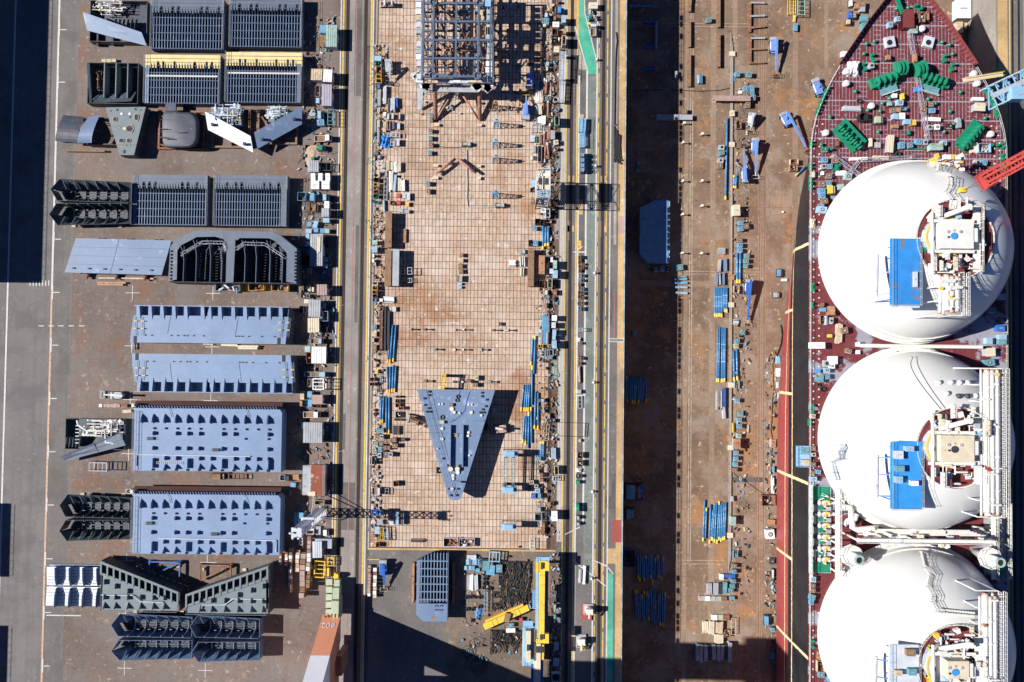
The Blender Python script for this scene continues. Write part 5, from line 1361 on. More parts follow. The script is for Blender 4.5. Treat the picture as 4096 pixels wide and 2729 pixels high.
zone('along the right edge of the tiled slab', 0.07, '''
bx 2232 28 2243 50 1.5 tarp
bn 2223 24 2232 50 1.3 brown
dr 2225 0 2238 10 1.2 pink
mc 2178 50 2200 70 2 silver
wl 2176 72 2196 95 1.6 blue
wl 2167 73 2175 92 1.4 teal
mc 2170 95 2195 108 1.2 cream
bx 2248 62 2263 90 2.2 lightblue
bx 2215 66 2223 80 1.2 brown
bx 2211 88 2236 108 1.2 white
bn 2208 114 2231 141 1.4 brown
bx 2253 115 2264 134 2 orange
bn 2248 141 2264 180 2.6 cream
bn 2207 153 2225 174 1.2 dark
mc 2233 148 2241 164 1.2 white
bx 2216 187 2236 209 1.8 cream
co 2183 238 2196 250 .3 black
bx 2185 248 2195 262 1.1 lightblue
mc 2184 265 2198 284 1.2 cream
bd 2140 322 2156 358 .8 lightblue
pl 2142 358 2156 410 .8 white
pl 2157 356 2171 413 1 cream
bn 2174 383 2189 403 1 grey
bn 2191 384 2204 400 1 grey
dr 2212 385 2234 412 1.2 grey
ty 2204 365 2220 381 .5 black
bd 2139 421 2152 458 .8 lightblue
pl 2154 418 2168 461 1.1 cream
dr 2219 429 2238 446 .8 grey
fr 2133 478 2146 495 1 grey
bx 2151 467 2165 492 1 white
bx 2167 464 2182 496 1.2 white
bn 2191 470 2213 489 1.2 orange
bn 2219 463 2237 501 2.4 mint
fr 2128 496 2149 528 1.2 silver
fr 2157 498 2177 528 1.2 silver
bx 2203 522 2219 556 1.5 grey
bx 2121 543 2138 566 1 silver
fr 2144 538 2159 575 1.3 mint
wl 2215 560 2233 578 1.3 cream
dr 2218 587 2231 602 1.3 pink
bd 2131 582 2145 612 .9 grey
bn 2151 583 2167 648 1.2 grey
bd 2123 622 2139 640 .8 silver
bx 2129 721 2143 748 1.4 lightblue
bn 2121 752 2141 767 1.1 dark
bx 2124 791 2137 814 1.3 brown
bn 2143 793 2168 816 1.2 black
mc 2175 795 2210 830 1.2 grey
bn 2215 798 2234 818 1.2 brown
wl 2164 833 2182 850 1.4 white
dr 2215 822 2228 838 1.2 dark
bn 2182 835 2200 870 1.8 white
bn 2140 875 2163 900 1.4 dark
bn 2163 878 2178 902 1.3 dark
bn 2180 878 2207 892 1 brown
wl 2130 904 2148 920 1.3 blue
bn 2115 960 2132 984 1.2 dark
wl 2133 961 2152 982 1.5 blue
mc 2088 998 2110 1016 1.3 lightblue
bm 2111 995 2136 1146 2.6 brown
bm 2155 1022 2179 1097 2.4 orange
bd 2079 1026 2105 1068 .8 white
bd 2034 1040 2064 1068 .9 white
bd 2080 1070 2098 1104 .9 cream
bx 2203 1030 2211 1048 1.2 white
bx 2213 1042 2227 1074 2.2 mint
bx 2212 1082 2230 1112 2.4 lightblue
bx 2199 1076 2212 1094 1.8 silver
bn 2191 1115 2209 1152 1.8 cream
bn 2157 1122 2179 1152 1.4 rusty
mc 2178 1160 2200 1180 1.2 cream
co 2173 1175 2198 1200 .5 grey
wl 2172 1212 2188 1232 1.3 orange
bx 2214 1160 2226 1180 1.2 brown
bd 2212 1186 2224 1208 .8 dark
bd 2168 1255 2200 1330 1.3 blue
bd 2163 1315 2196 1376 1.2 blue
bx 2208 1262 2227 1283 2 white
bx 2207 1290 2222 1312 2 silver
bx 2211 1319 2224 1340 2.2 lightblue
bx 2210 1341 2222 1359 2 lightblue
bx 2209 1363 2226 1393 2.6 lightblue
bn 2152 1378 2172 1392 1 yellow
fr 2152 1403 2182 1426 1.4 lightblue
fr 2182 1398 2215 1425 1.2 blue
bd 2195 1420 2212 1438 1.0 teal
mc 2162 1595 2188 1610 1.2 grey
co 2190 1612 2204 1628 .4 black
co 2173 1625 2194 1642 .5 dark
mc 2168 1640 2186 1652 1.0 grey
mc 2191 1654 2206 1676 1.2 pink
bn 2206 1676 2222 1690 1 dark
fr 2165 1695 2174 1738 1.2 wood
fr 2184 1698 2196 1756 8.5 wood
bd 2205 1790 2226 1840 1.0 lightblue
wl 2146 1828 2164 1844 1.2 teal
bn 2218 1865 2234 1900 1.8 cream
mc 2147 1878 2163 1894 1.1 olive
fr 2211 1904 2234 1926 1.3 silver
wl 2137 1938 2153 1952 1.2 grey
wl 2139 1955 2160 1972 1.3 lightblue
wl 2110 1950 2127 1966 1.2 brown
wl 2117 1922 2135 1938 1.2 wood
bx 2125 1976 2142 1992 1.2 deepblue
mc 2150 1972 2175 1996 1.4 blue
mc 2160 1892 2182 1912 1.3 rusty
mc 2160 1914 2184 1930 1.3 brown
bx 2178 1962 2188 1972 1 orange
fr 2141 2012 2180 2026 1.2 silver
mc 2150 2028 2172 2050 1.2 grey
mc 2176 2042 2200 2066 1.1 dark
bn 2139 2056 2168 2084 1.6 lightblue
bx 2207 2046 2229 2084 2.6 white
mc 2168 2086 2188 2142 1.2 rusty
bx 2188 2010 2203 2026 1.0 brown
bn 2200 2008 2215 2022 1.0 rusty
fr 2120 2155 2140 2198 1.0 white
ty 2074 2183 2083 2193 .3 black
''', 15)
zone('on the middle of the tiled slab', 0.07, '''
wl 1717 452 1732 466 1.2 teal
wl 1717 470 1731 484 1.2 brown
wl 1714 514 1730 529 1.3 brown
wl 1714 543 1729 560 1.2 teal
wl 1716 570 1732 586 1.3 rusty
wl 1712 602 1727 618 1.2 teal
bx 1737 494 1756 503 .8 cream
bx 1908 496 1926 505 .8 cream
bx 1733 658 1752 666 .8 cream
bx 1912 659 1923 668 .8 cream
bx 1731 707 1752 716 .8 cream
bx 1910 708 1922 718 .8 cream
wl 1705 724 1720 742 1.3 teal
wl 1706 754 1721 774 1.2 brown
bx 1839 1013 1852 1027 1.0 rusty
bx 1838 1035 1852 1048 1.0 wood
bx 1834 1056 1850 1072 1.0 brown
bx 1836 1077 1852 1094 1.0 brown
bx 1828 1102 1835 1126 1.3 brown
bx 1838 1102 1848 1126 1.3 grey
bx 1832 1133 1846 1140 .8 lightblue
bx 1832 1145 1846 1154 .8 lightblue
st 1630 1312 1646 1322 1.9 grey
st 1689 1312 1702 1322 1.9 brown
st 1816 1314 1824 1324 1.9 wood
st 1848 1314 1858 1323 1.9 white
st 1966 1315 1978 1325 1.9 brown
st 2022 1315 2036 1326 1.9 grey
st 1731 1392 1745 1403 1.9 teal
st 1812 1394 1822 1404 1.9 white
st 1847 1394 1856 1404 1.9 white
st 1917 1392 1928 1406 1.9 grey
st 1693 1518 1706 1532 1.9 brown
st 1810 1523 1821 1533 1.9 white
st 1843 1523 1854 1533 1.9 white
st 1953 1522 1965 1534 1.9 teal
wl 1866 1518 1884 1532 1.6 rusty
wl 1900 1502 1914 1522 1.3 olive
wl 1893 1532 1911 1548 1.3 brown
bx 1970 1632 1986 1652 1.0 lightblue
bn 1746 1870 1765 1894 1 dark
bd 1642 2156 1700 2171 .7 dark
bn 1774 2153 1832 2187 1.2 silver
bn 1836 2154 1898 2188 1.2 silver
bx 1996 1290 2008 1302 .8 dark
''', 16)
zone('in the scrap corner below the tiled slab', 0.02, '''
tk 1470 2262 1482 2386 1.4 pink
tk 1491 2272 1506 2394 1.5 wood
bx 1868 2222 1904 2238 .9 silver
mc 1862 2236 1890 2262 1.2 lightblue
bd 1888 2238 1918 2262 1.2 lightblue
fr 1905 2236 1925 2262 1.4 blue
mc 1925 2240 1985 2290 1.5 teal
fr 1956 2208 2000 2248 1.8 lightblue
bx 1946 2262 1978 2300 1.4 blue
bx 1985 2260 2008 2290 1.3 teal
bx 1858 2265 1868 2280 .8 lightblue
bx 1875 2265 1885 2280 .8 lightblue
bx 1888 2265 1898 2282 .8 blue
bx 1904 2275 1918 2288 .8 blue
pl 1867 2300 1876 2360 .6 grey
pl 1877 2298 1893 2362 .7 white
pl 1897 2300 1912 2362 .7 silver
ty 1930 2292 1946 2306 .6 black
ty 1932 2308 1948 2324 .6 black
ty 1930 2326 1948 2344 .6 black
ty 1928 2344 1942 2360 .6 black
ty 1950 2348 1966 2364 .6 black
ty 1860 2382 1876 2398 .5 black
ty 1878 2380 1894 2396 .5 black
ty 1897 2382 1911 2396 .5 black
ty 1914 2382 1930 2398 .5 black
ty 1862 2430 1878 2446 .5 black
ty 1883 2430 1902 2446 .5 black
ty 1912 2420 1928 2436 .5 black
fr 1936 2368 1950 2452 1.2 lightblue
tp 1900 2438 1926 2476 .6 tarp
bd 1925 2456 1953 2470 .6 brown
co 1960 2365 2006 2400 1.2 black
co 1962 2412 2004 2446 1.2 black
bx 2035 2494 2055 2510 1.0 teal
bx 2025 2515 2060 2530 .8 white
bx 2078 2472 2090 2490 1.0 red
bx 2216 2575 2235 2600 1.4 lightblue
bx 2214 2640 2236 2665 1.5 lightblue
bn 2208 2695 2238 2729 2.0 lightblue
bx 2216 2460 2226 2475 1.2 teal
bx 2216 2420 2228 2436 1.2 mint
''', 17)
zone('in the painted bay on the crane road', 0.05, '''
bx 2356 10 2390 34 1.6 cream
tp 2356 34 2376 54 1.2 mint
tp 2352 58 2372 82 1.2 teal
tp 2374 56 2392 78 1.2 grey
bx 2352 90 2362 98 .7 yellow
bn 2313 1024 2324 1040 .9 brown
bn 2324 1022 2334 1036 .9 dark
bn 2313 1040 2325 1055 .9 brown
bn 2326 1052 2338 1062 .9 orange
bn 2314 1058 2324 1072 .9 rusty
bn 2326 1064 2336 1078 .9 rusty
bn 2315 1076 2325 1090 .9 brown
bn 2314 1094 2324 1108 .9 grey
bn 2326 1096 2337 1110 .9 teal
bn 2313 1112 2324 1126 .9 lightblue
bn 2325 1116 2336 1128 .9 brown
bn 2313 1132 2324 1144 .9 rusty
bn 2314 1146 2325 1160 .9 orange
bn 2325 1150 2336 1164 .9 blue
bn 2312 1164 2324 1178 .9 rusty
bn 2326 1166 2337 1180 .9 brown
bn 2312 1180 2323 1194 .9 brown
bn 2327 1184 2337 1198 .9 brown
bn 2325 1206 2337 1220 .9 orange
bn 2311 1208 2323 1220 .9 rusty
bn 2313 1226 2323 1240 .9 blue
bn 2325 1228 2337 1244 .9 brown
tp 2311 1350 2325 1366 .9 white
bn 2320 1368 2330 1379 .8 brown
bn 2313 1424 2323 1440 1.0 orange
bn 2324 1428 2334 1440 1.0 brown
bn 2313 1448 2326 1460 1.0 brown
bd 2312 1464 2324 1534 .7 rusty
bx 2310 1560 2324 1574 1.0 grey
fr 2312 1584 2329 1634 .5 silver
fr 2318 1312 2333 1326 1.9 lightblue
bx 2315 1758 2323 1768 .8 wood
bn 2310 1810 2332 1834 1.4 brown
bn 2310 1842 2331 1866 1.4 brown
tp 2307 1874 2328 1890 .9 white
bn 2305 1898 2328 1912 1.0 dark
bx 2304 1924 2319 1936 1.3 green
bx 2306 2016 2316 2050 1.8 green
mc 2308 2064 2324 2080 1.5 grey
mc 2307 2090 2326 2104 1.4 grey
bm 2332 2264 2342 2338 .8 white
bd 2314 2276 2328 2334 .6 grey
fr 2329 2590 2344 2602 1.2 yellow
''', 18)
ZF = ZD
zone('on the sunlit dock floor', ZF + .02, '''
wl 2826 70 2846 87 1.3 teal
wl 2941 287 2960 305 1.4 blue
wl 2988 288 3008 306 1.4 teal
wl 2974 344 2994 362 1.4 blue
wl 2999 343 3018 360 1.4 blue
wl 2976 364 2996 380 1.4 brown
wl 2999 362 3018 378 1.4 blue
wl 3004 380 3023 398 1.4 teal
wl 2984 408 3002 428 1.4 brown
bx 2955 364 2968 374 .8 white
bn 2945 485 2966 515 1.2 brown
bx 2922 442 2938 464 1.0 cream
wl 2877 580 2898 598 1.3 grey
wl 2877 604 2898 620 1.3 teal
wl 2872 634 2894 650 1.3 grey
wl 2870 652 2892 672 1.3 brown
bn 3162 636 3194 658 1.4 wood
bn 3160 662 3190 684 1.5 orange
bx 2934 820 2960 862 2.4 cream
wl 2954 884 2974 900 1.5 blue
wl 2976 894 2996 914 1.4 brown
wl 2954 906 2974 924 1.5 blue
wl 2951 952 2970 967 1.4 brown
wl 2952 972 2971 989 1.4 blue
wl 2951 993 2970 1009 1.4 blue
wl 2979 1016 2998 1030 1.4 teal
wl 2976 1035 2995 1051 1.4 teal
wl 2977 1056 2993 1070 1.4 teal
bd 2872 990 2902 1018 1.0 grey
bm 2874 1038 2884 1086 .9 grey
bm 2894 1034 2908 1084 1.0 steelblue
bm 2864 1092 2872 1142 .9 steelblue
bm 2876 1092 2883 1140 .9 grey
bm 2890 1090 2899 1140 .9 steelblue
bn 2936 1143 2957 1172 1.0 wood
bd 2933 1278 2956 1300 .7 silver
wl 2963 1323 2981 1340 1.3 teal
wl 2940 1334 2958 1348 1.3 brown
wl 2941 1355 2959 1371 1.3 teal
wl 2937 1375 2954 1392 1.3 olive
bn 2939 1524 2958 1554 1.0 grey
bd 2866 1560 2890 1640 1.2 grey
bd 2890 1550 2905 1632 1.0 deepblue
bd 2890 1622 2904 1676 1.0 grey
wl 2941 1594 2959 1610 1.4 blue
wl 2954 1650 2973 1664 1.4 teal
wl 2949 1672 2967 1688 1.4 blue
wl 2950 1697 2968 1712 1.4 blue
wl 2948 1735 2965 1752 1.4 mint
bd 2928 1692 2940 1732 .6 yellow
sh 2934 1756 2962 1797 2.6 orange
wl 2938 1803 2955 1818 1.4 blue
wl 2937 1827 2954 1842 1.4 blue
wl 2934 1850 2952 1866 1.4 blue
wl 2933 1872 2950 1888 1.4 brown
bx 2924 2068 2943 2102 2.2 mint
bx 2924 1986 2934 2006 1.0 grey
bn 2934 2204 2952 2232 1.2 blue
wl 2930 2256 2948 2272 1.4 brown
wl 2931 2280 2946 2296 1.4 blue
bm 2896 2298 2940 2312 1.0 deepblue
bx 2880 2298 2894 2320 1.2 white
wl 2926 2318 2944 2334 1.4 teal
wl 2922 2338 2940 2355 1.4 teal
wl 2916 2354 2934 2372 1.4 teal
bd 2828 2332 2850 2380 1.0 grey
pl 2854 2330 2874 2380 1.0 grey
bd 2876 2332 2892 2380 1.0 dark
bx 2892 2330 2908 2376 1.1 teal
tk 2796 2386 2910 2406 1.0 grey
bx 2918 2386 2938 2400 .9 teal
tk 2846 2460 2920 2484 .9 olive
pl 2812 2486 2834 2534 1.3 cream
pl 2836 2484 2858 2540 1.5 cream
pl 2862 2488 2892 2536 1.2 wood
pl 2860 2538 2894 2576 1.2 cream
bn 2900 2520 2922 2550 1.1 orange
fr 2926 2474 2944 2540 1.0 wood
bm 2784 2578 2798 2644 1.6 grey
bm 2800 2580 2812 2650 1.6 grey
bm 2816 2582 2832 2646 1.6 grey
bm 2834 2580 2844 2640 1.6 dark
bm 2848 2580 2864 2640 1.7 grey
bm 2868 2582 2882 2646 1.6 grey
bm 2884 2582 2896 2640 1.6 grey
bm 2898 2578 2908 2636 1.6 dark
bm 2912 2572 2928 2650 1.8 grey
''', 21)
zone('near the ship hull on dock floor', ZF + .02, '''
fr 3158 -10 3184 52 1.8 yellow
fr 3190 -10 3220 60 1.8 mint
bd 3174 54 3186 88 .6 yellow
bx 3177 96 3190 124 .8 blue
mc 3398 -2 3420 26 1.4 white
bx 3420 14 3440 34 1.4 orange
bx 3440 6 3462 26 1.4 brown
bx 3440 28 3460 46 1.3 grey
bx 3396 44 3412 72 1.5 deepblue
bx 3410 46 3424 70 1.5 orange
mc 3386 76 3414 98 1.4 wood
bx 3444 62 3472 86 1.6 teal
bx 3448 90 3472 122 1.6 teal
bx 3366 206 3388 226 1.2 white
mc 3110 1075 3134 1108 1.3 blue
bx 3126 1116 3148 1124 .5 white
mc 3094 1168 3124 1192 1.1 grey
bx 3129 845 3135 850 .6 white
bd 3104 1424 3124 1456 .8 lightblue
bx 3108 1474 3125 1506 1.2 white
bd 3107 1528 3121 1554 .8 silver
bd 3108 1570 3119 1596 .8 silver
sh 3086 1758 3104 1792 2.4 orange
bd 3092 1866 3100 1892 .9 blue
tp 3086 1905 3102 1978 .9 white
bn 3048 1982 3102 2024 2.2 rusty
bx 3076 2080 3100 2102 1.4 orange
wl 3066 2120 3098 2156 2.0 white
bx 3082 2234 3098 2258 1.2 dark
mc 3090 2276 3100 2318 1.2 silver
mc 3060 2462 3086 2506 1.5 blue
wl 3084 2512 3100 2528 1.3 blue
wl 3086 2615 3100 2635 1.3 blue
bx 3828 -4 3884 72 2.6 white
bx 3826 88 3852 128 2.2 wood
bx 3856 92 3868 114 1.6 wood
''', 22)
zone('in the shaded left part of the dock', ZF + .02, '''
bm 2518 20 2624 27 .8 blue
bm 2573 85 2625 92 .9 deepblue
bm 2576 184 2624 191 .9 deepblue
bm 2571 272 2617 279 .9 deepblue
bm 2622 86 2631 195 .8 grey
bd 2652 355 2686 360 .5 teal
bx 2700 285 2710 310 1 grey
bm 2627 458 2770 479 1.2 grey
wl 2615 1068 2634 1086 1.3 teal
wl 2640 1066 2660 1084 1.3 blue
wl 2664 1068 2682 1086 1.3 dark
bx 2548 645 2562 658 1 teal
bx 2546 675 2560 688 1 teal
wl 2532 1324 2546 1340 1.3 blue
mc 2500 1936 2575 2005 2.5 blue
bx 2558 1940 2574 1988 2.0 deepblue
mc 2504 2035 2540 2082 2.5 blue
bn 2500 2200 2540 2270 3.0 deepblue
st 2732 485 2744 496 1.8 white
st 2804 528 2816 540 1.8 white
st 2729 562 2738 574 1.8 white
st 2727 716 2737 728 1.8 white
st 2804 716 2815 728 1.8 white
st 2803 816 2815 828 1.8 white
st 2726 850 2737 862 1.8 white
st 2725 1006 2736 1016 1.8 white
st 2802 1006 2813 1018 1.8 white
wl 2708 1058 2732 1080 1.3 teal
bm 2724 1104 2745 1110 .7 blue
bm 2700 1114 2748 1121 .7 blue
bm 2700 1128 2750 1136 .7 blue
bm 2702 1146 2750 1153 .7 lightblue
bm 2704 1168 2750 1176 .7 lightblue
bm 2714 1190 2756 1194 .4 orange
wl 2732 436 2750 452 1.2 brown
''', 23)
zone('at the top of the dock floor', ZF + .02, '''
bm 2752 -10 2766 46 1.0 brown
bm 2751 82 2764 188 1.0 brown
bm 2750 216 2764 346 1.0 brown
bm 2869 -10 2882 108 1.1 brown
bm 2868 134 2882 268 1.1 brown
bm 2995 6 3005 128 .7 rusty
bm 2996 142 3006 256 .7 rusty
bm 3004 8 3060 14 .8 grey
bm 3004 60 3060 67 .8 grey
bm 3005 104 3060 112 .8 brown
bm 3004 149 3060 156 .8 grey
bm 3004 193 3060 200 .8 brown
bm 3004 247 3060 254 .8 brown
bd 2790 298 2812 334 1.0 blue
bm 2857 383 3002 404 2.2 pink
''', 24)

def debris(label, region, n, seed, z):
 """swept-together odds and ends: offcuts, hoses, clamps, dunnage"""
 cx, cy, sx, sy = rect(*region, z); t = thing('loose_scrap', label, 'scrap', (cx, cy, z)); R = random.Random(seed); g = {}
 for i in range(n):
  m = R.choice(('dark', 'rusty', 'brown', 'brown', 'grey', 'black', 'wood', 'blue', 'silver')); b = g.setdefault(m, MB()); x, y = R.uniform(-sx/2, sx/2), R.uniform(-sy/2, sy/2)
  if R.random() < .3:
   p = [(x, y, .05)]
   for k in range(5): p.append((p[-1][0] + R.gauss(0, .5), p[-1][1] + R.gauss(0, .6), .05))
   b.tube(p, R.uniform(.03, .06), 4)
  else: b.ob(x, y, 0, R.uniform(.1, .5), R.uniform(.15, 1.1), R.uniform(.06, .6), R.gauss(0, .5))
 for m, b in g.items(): b.build('pieces', MATS[m], t)['kind'] = 'stuff'
for i, (l, r, n, z) in enumerate((('loose scrap strewn along the left slab edge, upper half', (1494, 180, 1545, 1000), 330, .07), ('loose scrap strewn along the left slab edge, lower half', (1490, 1000, 1530, 2150), 330, .07), ('loose scrap along the upper right slab edge', (2165, 20, 2232, 900), 380, .07), ('loose scrap along the lower right slab edge', (2150, 900, 2230, 2150), 460, .07), ('loose scrap around the sheds beside the rail road', (1195, 60, 1335, 1200), 420, .01), ('loose scrap around the lower sheds beside the rail road', (1195, 1200, 1335, 2300), 380, .01), ('loose scrap along the pipe trunk on the dock floor', (2930, 280, 3000, 2400), 380, ZD + .02), ('loose scrap strewn under the jacket frame', (1680, 10, 2080, 470), 260, .07), ('loose scrap along the hull on the dock floor', (3060, 1400, 3100, 2600), 200, ZD + .02), ('loose scrap in the corner below the slab', (1850, 2210, 2130, 2640), 170, .02), ('loose scrap in the lower dock edge and road strip', (2200, 2210, 2245, 2700), 200, .05))): debris(l, r, n, 300 + i, z)
# ================================================================ PIPES
def pipe_pile(desc, z0, pipes, r=.22, bars=True, m='pipeblue', capm='pipeyellow', caps='b', word='blue pipe'):
 """pipes: (u0, v0, u1, v1[, caps]) upper end first; numbered from the left"""
 pipes = sorted(pipes, key=lambda p: p[0] + p[2])
 for i, p in enumerate(pipes):
  cp = p[4] if len(p) > 4 else caps
  a = Vector((*W(p[0], p[1], z0 + .3), 0)); b = Vector((*W(p[2], p[3], z0 + .3), 0)); c = (a + b)/2; a -= c; b -= c
  n = len(pipes); zz = .15 + r
  lab = '%s %s from the left %s' % (ordw(i + 1), word, desc) if n > 1 else '%s %s' % (word, desc)
  t = thing('steel_pipe', lab, 'pipe', (c.x, c.y, z0), 0, 'pipes ' + desc)
  up = Vector((0, 0, zz)); d = (b - a).normalized(); L = (b - a).length
  MB().tube([a + up, b + up], r, 10).build('tube', MATS[m], t, True)
  if 't' in cp: MB().tube([a + up - d*.1, a + up + d*min(.9, L*.15)], r*1.15, 10, r*1.02).build('end_sleeve', MATS[capm], t)
  if 'b' in cp: MB().tube([b + up - d*min(.9, L*.15), b + up + d*.1], r*1.02, 10, r*1.2).build('end_sleeve', MATS[capm], t)
  for q in (.3, .62):
   k = a.lerp(b, q) + up; MB().tube([k, k + d*.25], r*1.12, 10).build('collar', MATS[m], t)
  for q in (.2, .8):
   k = a.lerp(b, q); MB().ob(k.x, k.y, 0, .5, .18, .15, math.atan2(d.y, d.x) + math.pi/2).build('dunnage', MATS['wood'], t)
pipe_pile('in the top left pile on the slab', .07, [(1584,1300,1573,1447),(1571,1300,1560,1452),(1561,1345,1551,1452)])
pipe_pile('in the pile of four beside the yellow lifting bar', .07, [(1549,1467,1551,1572),(1561,1467,1559,1571),(1573,1462,1569,1568),(1584,1464,1578,1568)])
pipe_pile('in the pile left of the bow deck block', .07, [(1525,1586,1522,1693),(1535,1586,1530,1691),(1546,1589,1545,1733),(1557,1589,1556,1733)])
pipe_pile('in the short pile above the brown beams', .07, [(2172,904,2172,998),(2183,909,2182,985),(2193,908,2193,984)], .3)
pipe_pile('in the long row at the slab right edge', .07, [(2141,1345,2135,1496,'t'),(2132,1354,2124,1460),(2129,1465,2127,1619,'t')])
pipe_pile('in the pile of four right of bow deck', .07, [(2096,1539,2085,1643),(2105,1538,2097,1643),(2112,1538,2105,1644),(2119,1538,2113,1644)])
pipe_pile('in the lower pile right of bow deck', .07, [(2099,1666,2091,1771),(2106,1668,2102,1777),(2116,1650,2112,1793,'t'),(2124,1630,2126,1773,'t'),(2143,1566,2138,1714),(2152,1571,2152,1717)])
pipe_pile('in the pair with yellow tops on the slab', .07, [(2165,1766,2165,1827,'t'),(2174,1766,2172,1838,'t')], .26)
rnd = random.Random(4)
pipe_pile('in the upper shaded pile of the dock', ZD, [(2506 + 7.8*i, 1503 + rnd.uniform(0, 14), 2504 + 7.8*i + rnd.uniform(-3, 3), 1604 + rnd.uniform(-4, 12), rnd.choice(['t', 'b', ''])) for i in range(11)])
pipe_pile('in the middle shaded pile of the dock', ZD, [(2551 + 8.6*i + rnd.uniform(-2, 2), 2213 + rnd.uniform(0, 20), 2553 + 8.4*i + rnd.uniform(-3, 3), 2318 + rnd.uniform(-10, 14), rnd.choice(['t', 'b', ''])) for i in range(13)])
pipe_pile('in the lowest shaded pile of the dock', ZD, [(2541 + 9*i + rnd.uniform(-2, 2), 2355 + rnd.uniform(0, 26), 2543 + 8.9*i + rnd.uniform(-3, 3), 2480 + rnd.uniform(-10, 28), rnd.choice(['t', 'b', ''])) for i in range(14)])
pipe_pile('lying alone beside the cable trough', ZD, [(2908, 473, 2902, 798)], .28, word='long blue pipe')
pipe_pile('in the short pair near the boom lifts', ZD, [(2936,703,2936,752,'tb'),(2945,701,2942,753)], .28)
pipe_pile('in the pair below the blue welders', ZD, [(2948,1014,2948,1132),(2961,1012,2958,1132)], .3)
pipe_pile('in the pile of eight left of cable trough', ZD, [(2861 + 6.6*i, 1150 + rnd.uniform(0, 3), 2860 + 6.7*i, (1266 if i < 5 else 1248) + rnd.uniform(-2, 3), 'b' if i != 5 else '') for i in range(8)], .24)
pipe_pile('in the long pile of five left of cable trough', ZD, [(2872,1309,2868,1527),(2879,1309,2874,1527),(2889,1311,2886,1528),(2896,1311,2892,1528),(2901,1312,2898,1526)], .24)
pipe_pile('in the pair right of cable trough', ZD, [(2933,1403,2936,1522),(2946,1398,2949,1519)], .3)
pipe_pile('in the slanting lower pile of the dock', ZD, [(2819,2000,2812,2163),(2826,2032,2821,2155,'t'),(2842,2018,2838,2172),(2852,2040,2845,2160),(2859,2014,2850,2162),(2866,2014,2858,2168),(2877,2006,2868,2172,'tb'),(2882,2018,2876,2160),(2888,2010,2884,2165),(2896,2010,2892,2160),(2903,2010,2898,2158)], .24)
pipe_pile('leaning against the hull near the bow', ZD, [(3222, 668, 3182, 703)], .28, word='blue pipe')
pipe_pile('among the plates at slab upper right', .07, [(2179,316,2176,382,'t'),(2187,322,2184,378,'t'),(2193,402,2192,466,'t'),(2200,497,2197,562,'t'),(2194,500,2191,563,''),(2178,528,2176,580,'t'),(2183,570,2178,650,'b'),(2189,573,2196,636,'t'),(2174,413,2173,450,''),(2167,540,2166,580,'')], .28, m='tubeorange', capm='silver', word='rust red tube')

# ================================================================ BOOM LIFTS
def boom_lift(label, chassis, ang, tail, basket, z0=ZD, ztail=3.2, c='boomblue', bc='orange', L=4.2, Wd=2.3):
 C = W(*chassis, z0 + 1.2); t = thing('boom_lift', label, 'boom lift', (C[0], C[1], z0), 0, 'boom lifts')
 a = math.radians(ang); m = MATS[c]
 def O(x, y): return (x*math.cos(a) - y*math.sin(a), x*math.sin(a) + y*math.cos(a))
 ch = MB().ob(0, 0, .45, L, Wd*.6, .4, a).build('chassis', m, t)
 for sx in (-1, 1):
  for sy in (-1, 1):
   p, q = O(sx*L*.36, sy*Wd*.36), O(sx*L*.36, sy*Wd*.52)
   w = MB().tube([(*p, .48), (*q, .48)], .48, 14).build('wheel', MATS['rubber'], t)
   p, q = O(sx*L*.36, sy*Wd*.50), O(sx*L*.36, sy*Wd*.53); MB().tube([(*p, .48), (*q, .48)], .22, 10).build('hub', MATS['grey'], w)
 ce = O(L*.05, 0); tt = MB().ob(ce[0], ce[1], .88, L*.72, Wd*.78, .85, a).build('turntable', m, t)
 e = O(-L*.42, 0); MB().ob(e[0], e[1], .9, L*.2, Wd*.85, 1.0, a).build('counterweight', MATS['grey'], t)
 for s in (-1, 1): e = O(0, s*Wd*.40); MB().ob(e[0], e[1], .95, L*.5, .08, .6, a).build('cover_panel', MATS['white'], tt)
 T = W(*tail, z0 + ztail); B = W(*basket, z0 + .9)
 T = Vector((T[0] - C[0], T[1] - C[1], ztail)); B = Vector((B[0] - C[0], B[1] - C[1], .9)); d = (B - T).normalized()
 bm = MB().bar(T, T.lerp(B, .62), .55, .6).build('boom', m, t)
 MB().bar(T.lerp(B, .60), B - d*.9, .4, .45).build('boom_extension', m, t)
 MB().bar(B - d*1.3, B + Vector((0, 0, .3)), .18, .2).build('jib', MATS[bc], t)
 MB().bar((ce[0], ce[1], 1.7), T - d*.2, .45, .5).build('riser', m, t)
 k = MB(); h = math.atan2(d.y, d.x); x, y = B.x + d.x*.5, B.y + d.y*.5
 fl = MB().ob(x, y, .25, .9, 1.9, .08, h).build('basket_floor', MATS['dark'], t)
 for s in (-.45, .45):
  for r_ in (-.95, .95):
   px_, py_ = x + s*math.cos(h) - r_*math.sin(h), y + s*math.sin(h) + r_*math.cos(h); k.box(px_ - .04, px_ + .04, py_ - .04, py_ + .04, .3, 1.4)
 for zz in (.85, 1.38):
  cs = [(x + s*math.cos(h) - r_*math.sin(h), y + s*math.sin(h) + r_*math.cos(h), zz) for s, r_ in ((-.45, -.95), (.45, -.95), (.45, .95), (-.45, .95))]
  for i in range(4): k.bar(cs[i], cs[(i+1) % 4], .06)
 k.build('basket_rail', MATS[bc], t)
boom_lift('blue boom lift right of the row of short cross beams', (3095, 182), -88, (3108, 152), (3104, 296))
boom_lift('small pale boom lift below the pink girder', (3006, 478), -95, (3014, 456), (3001, 522), c='silver', bc='wood', L=3.4)
boom_lift('blue boom lift with its boom between two shadows, upright one', (3020, 585), -92, (3029, 562), (3021, 703), bc='white')
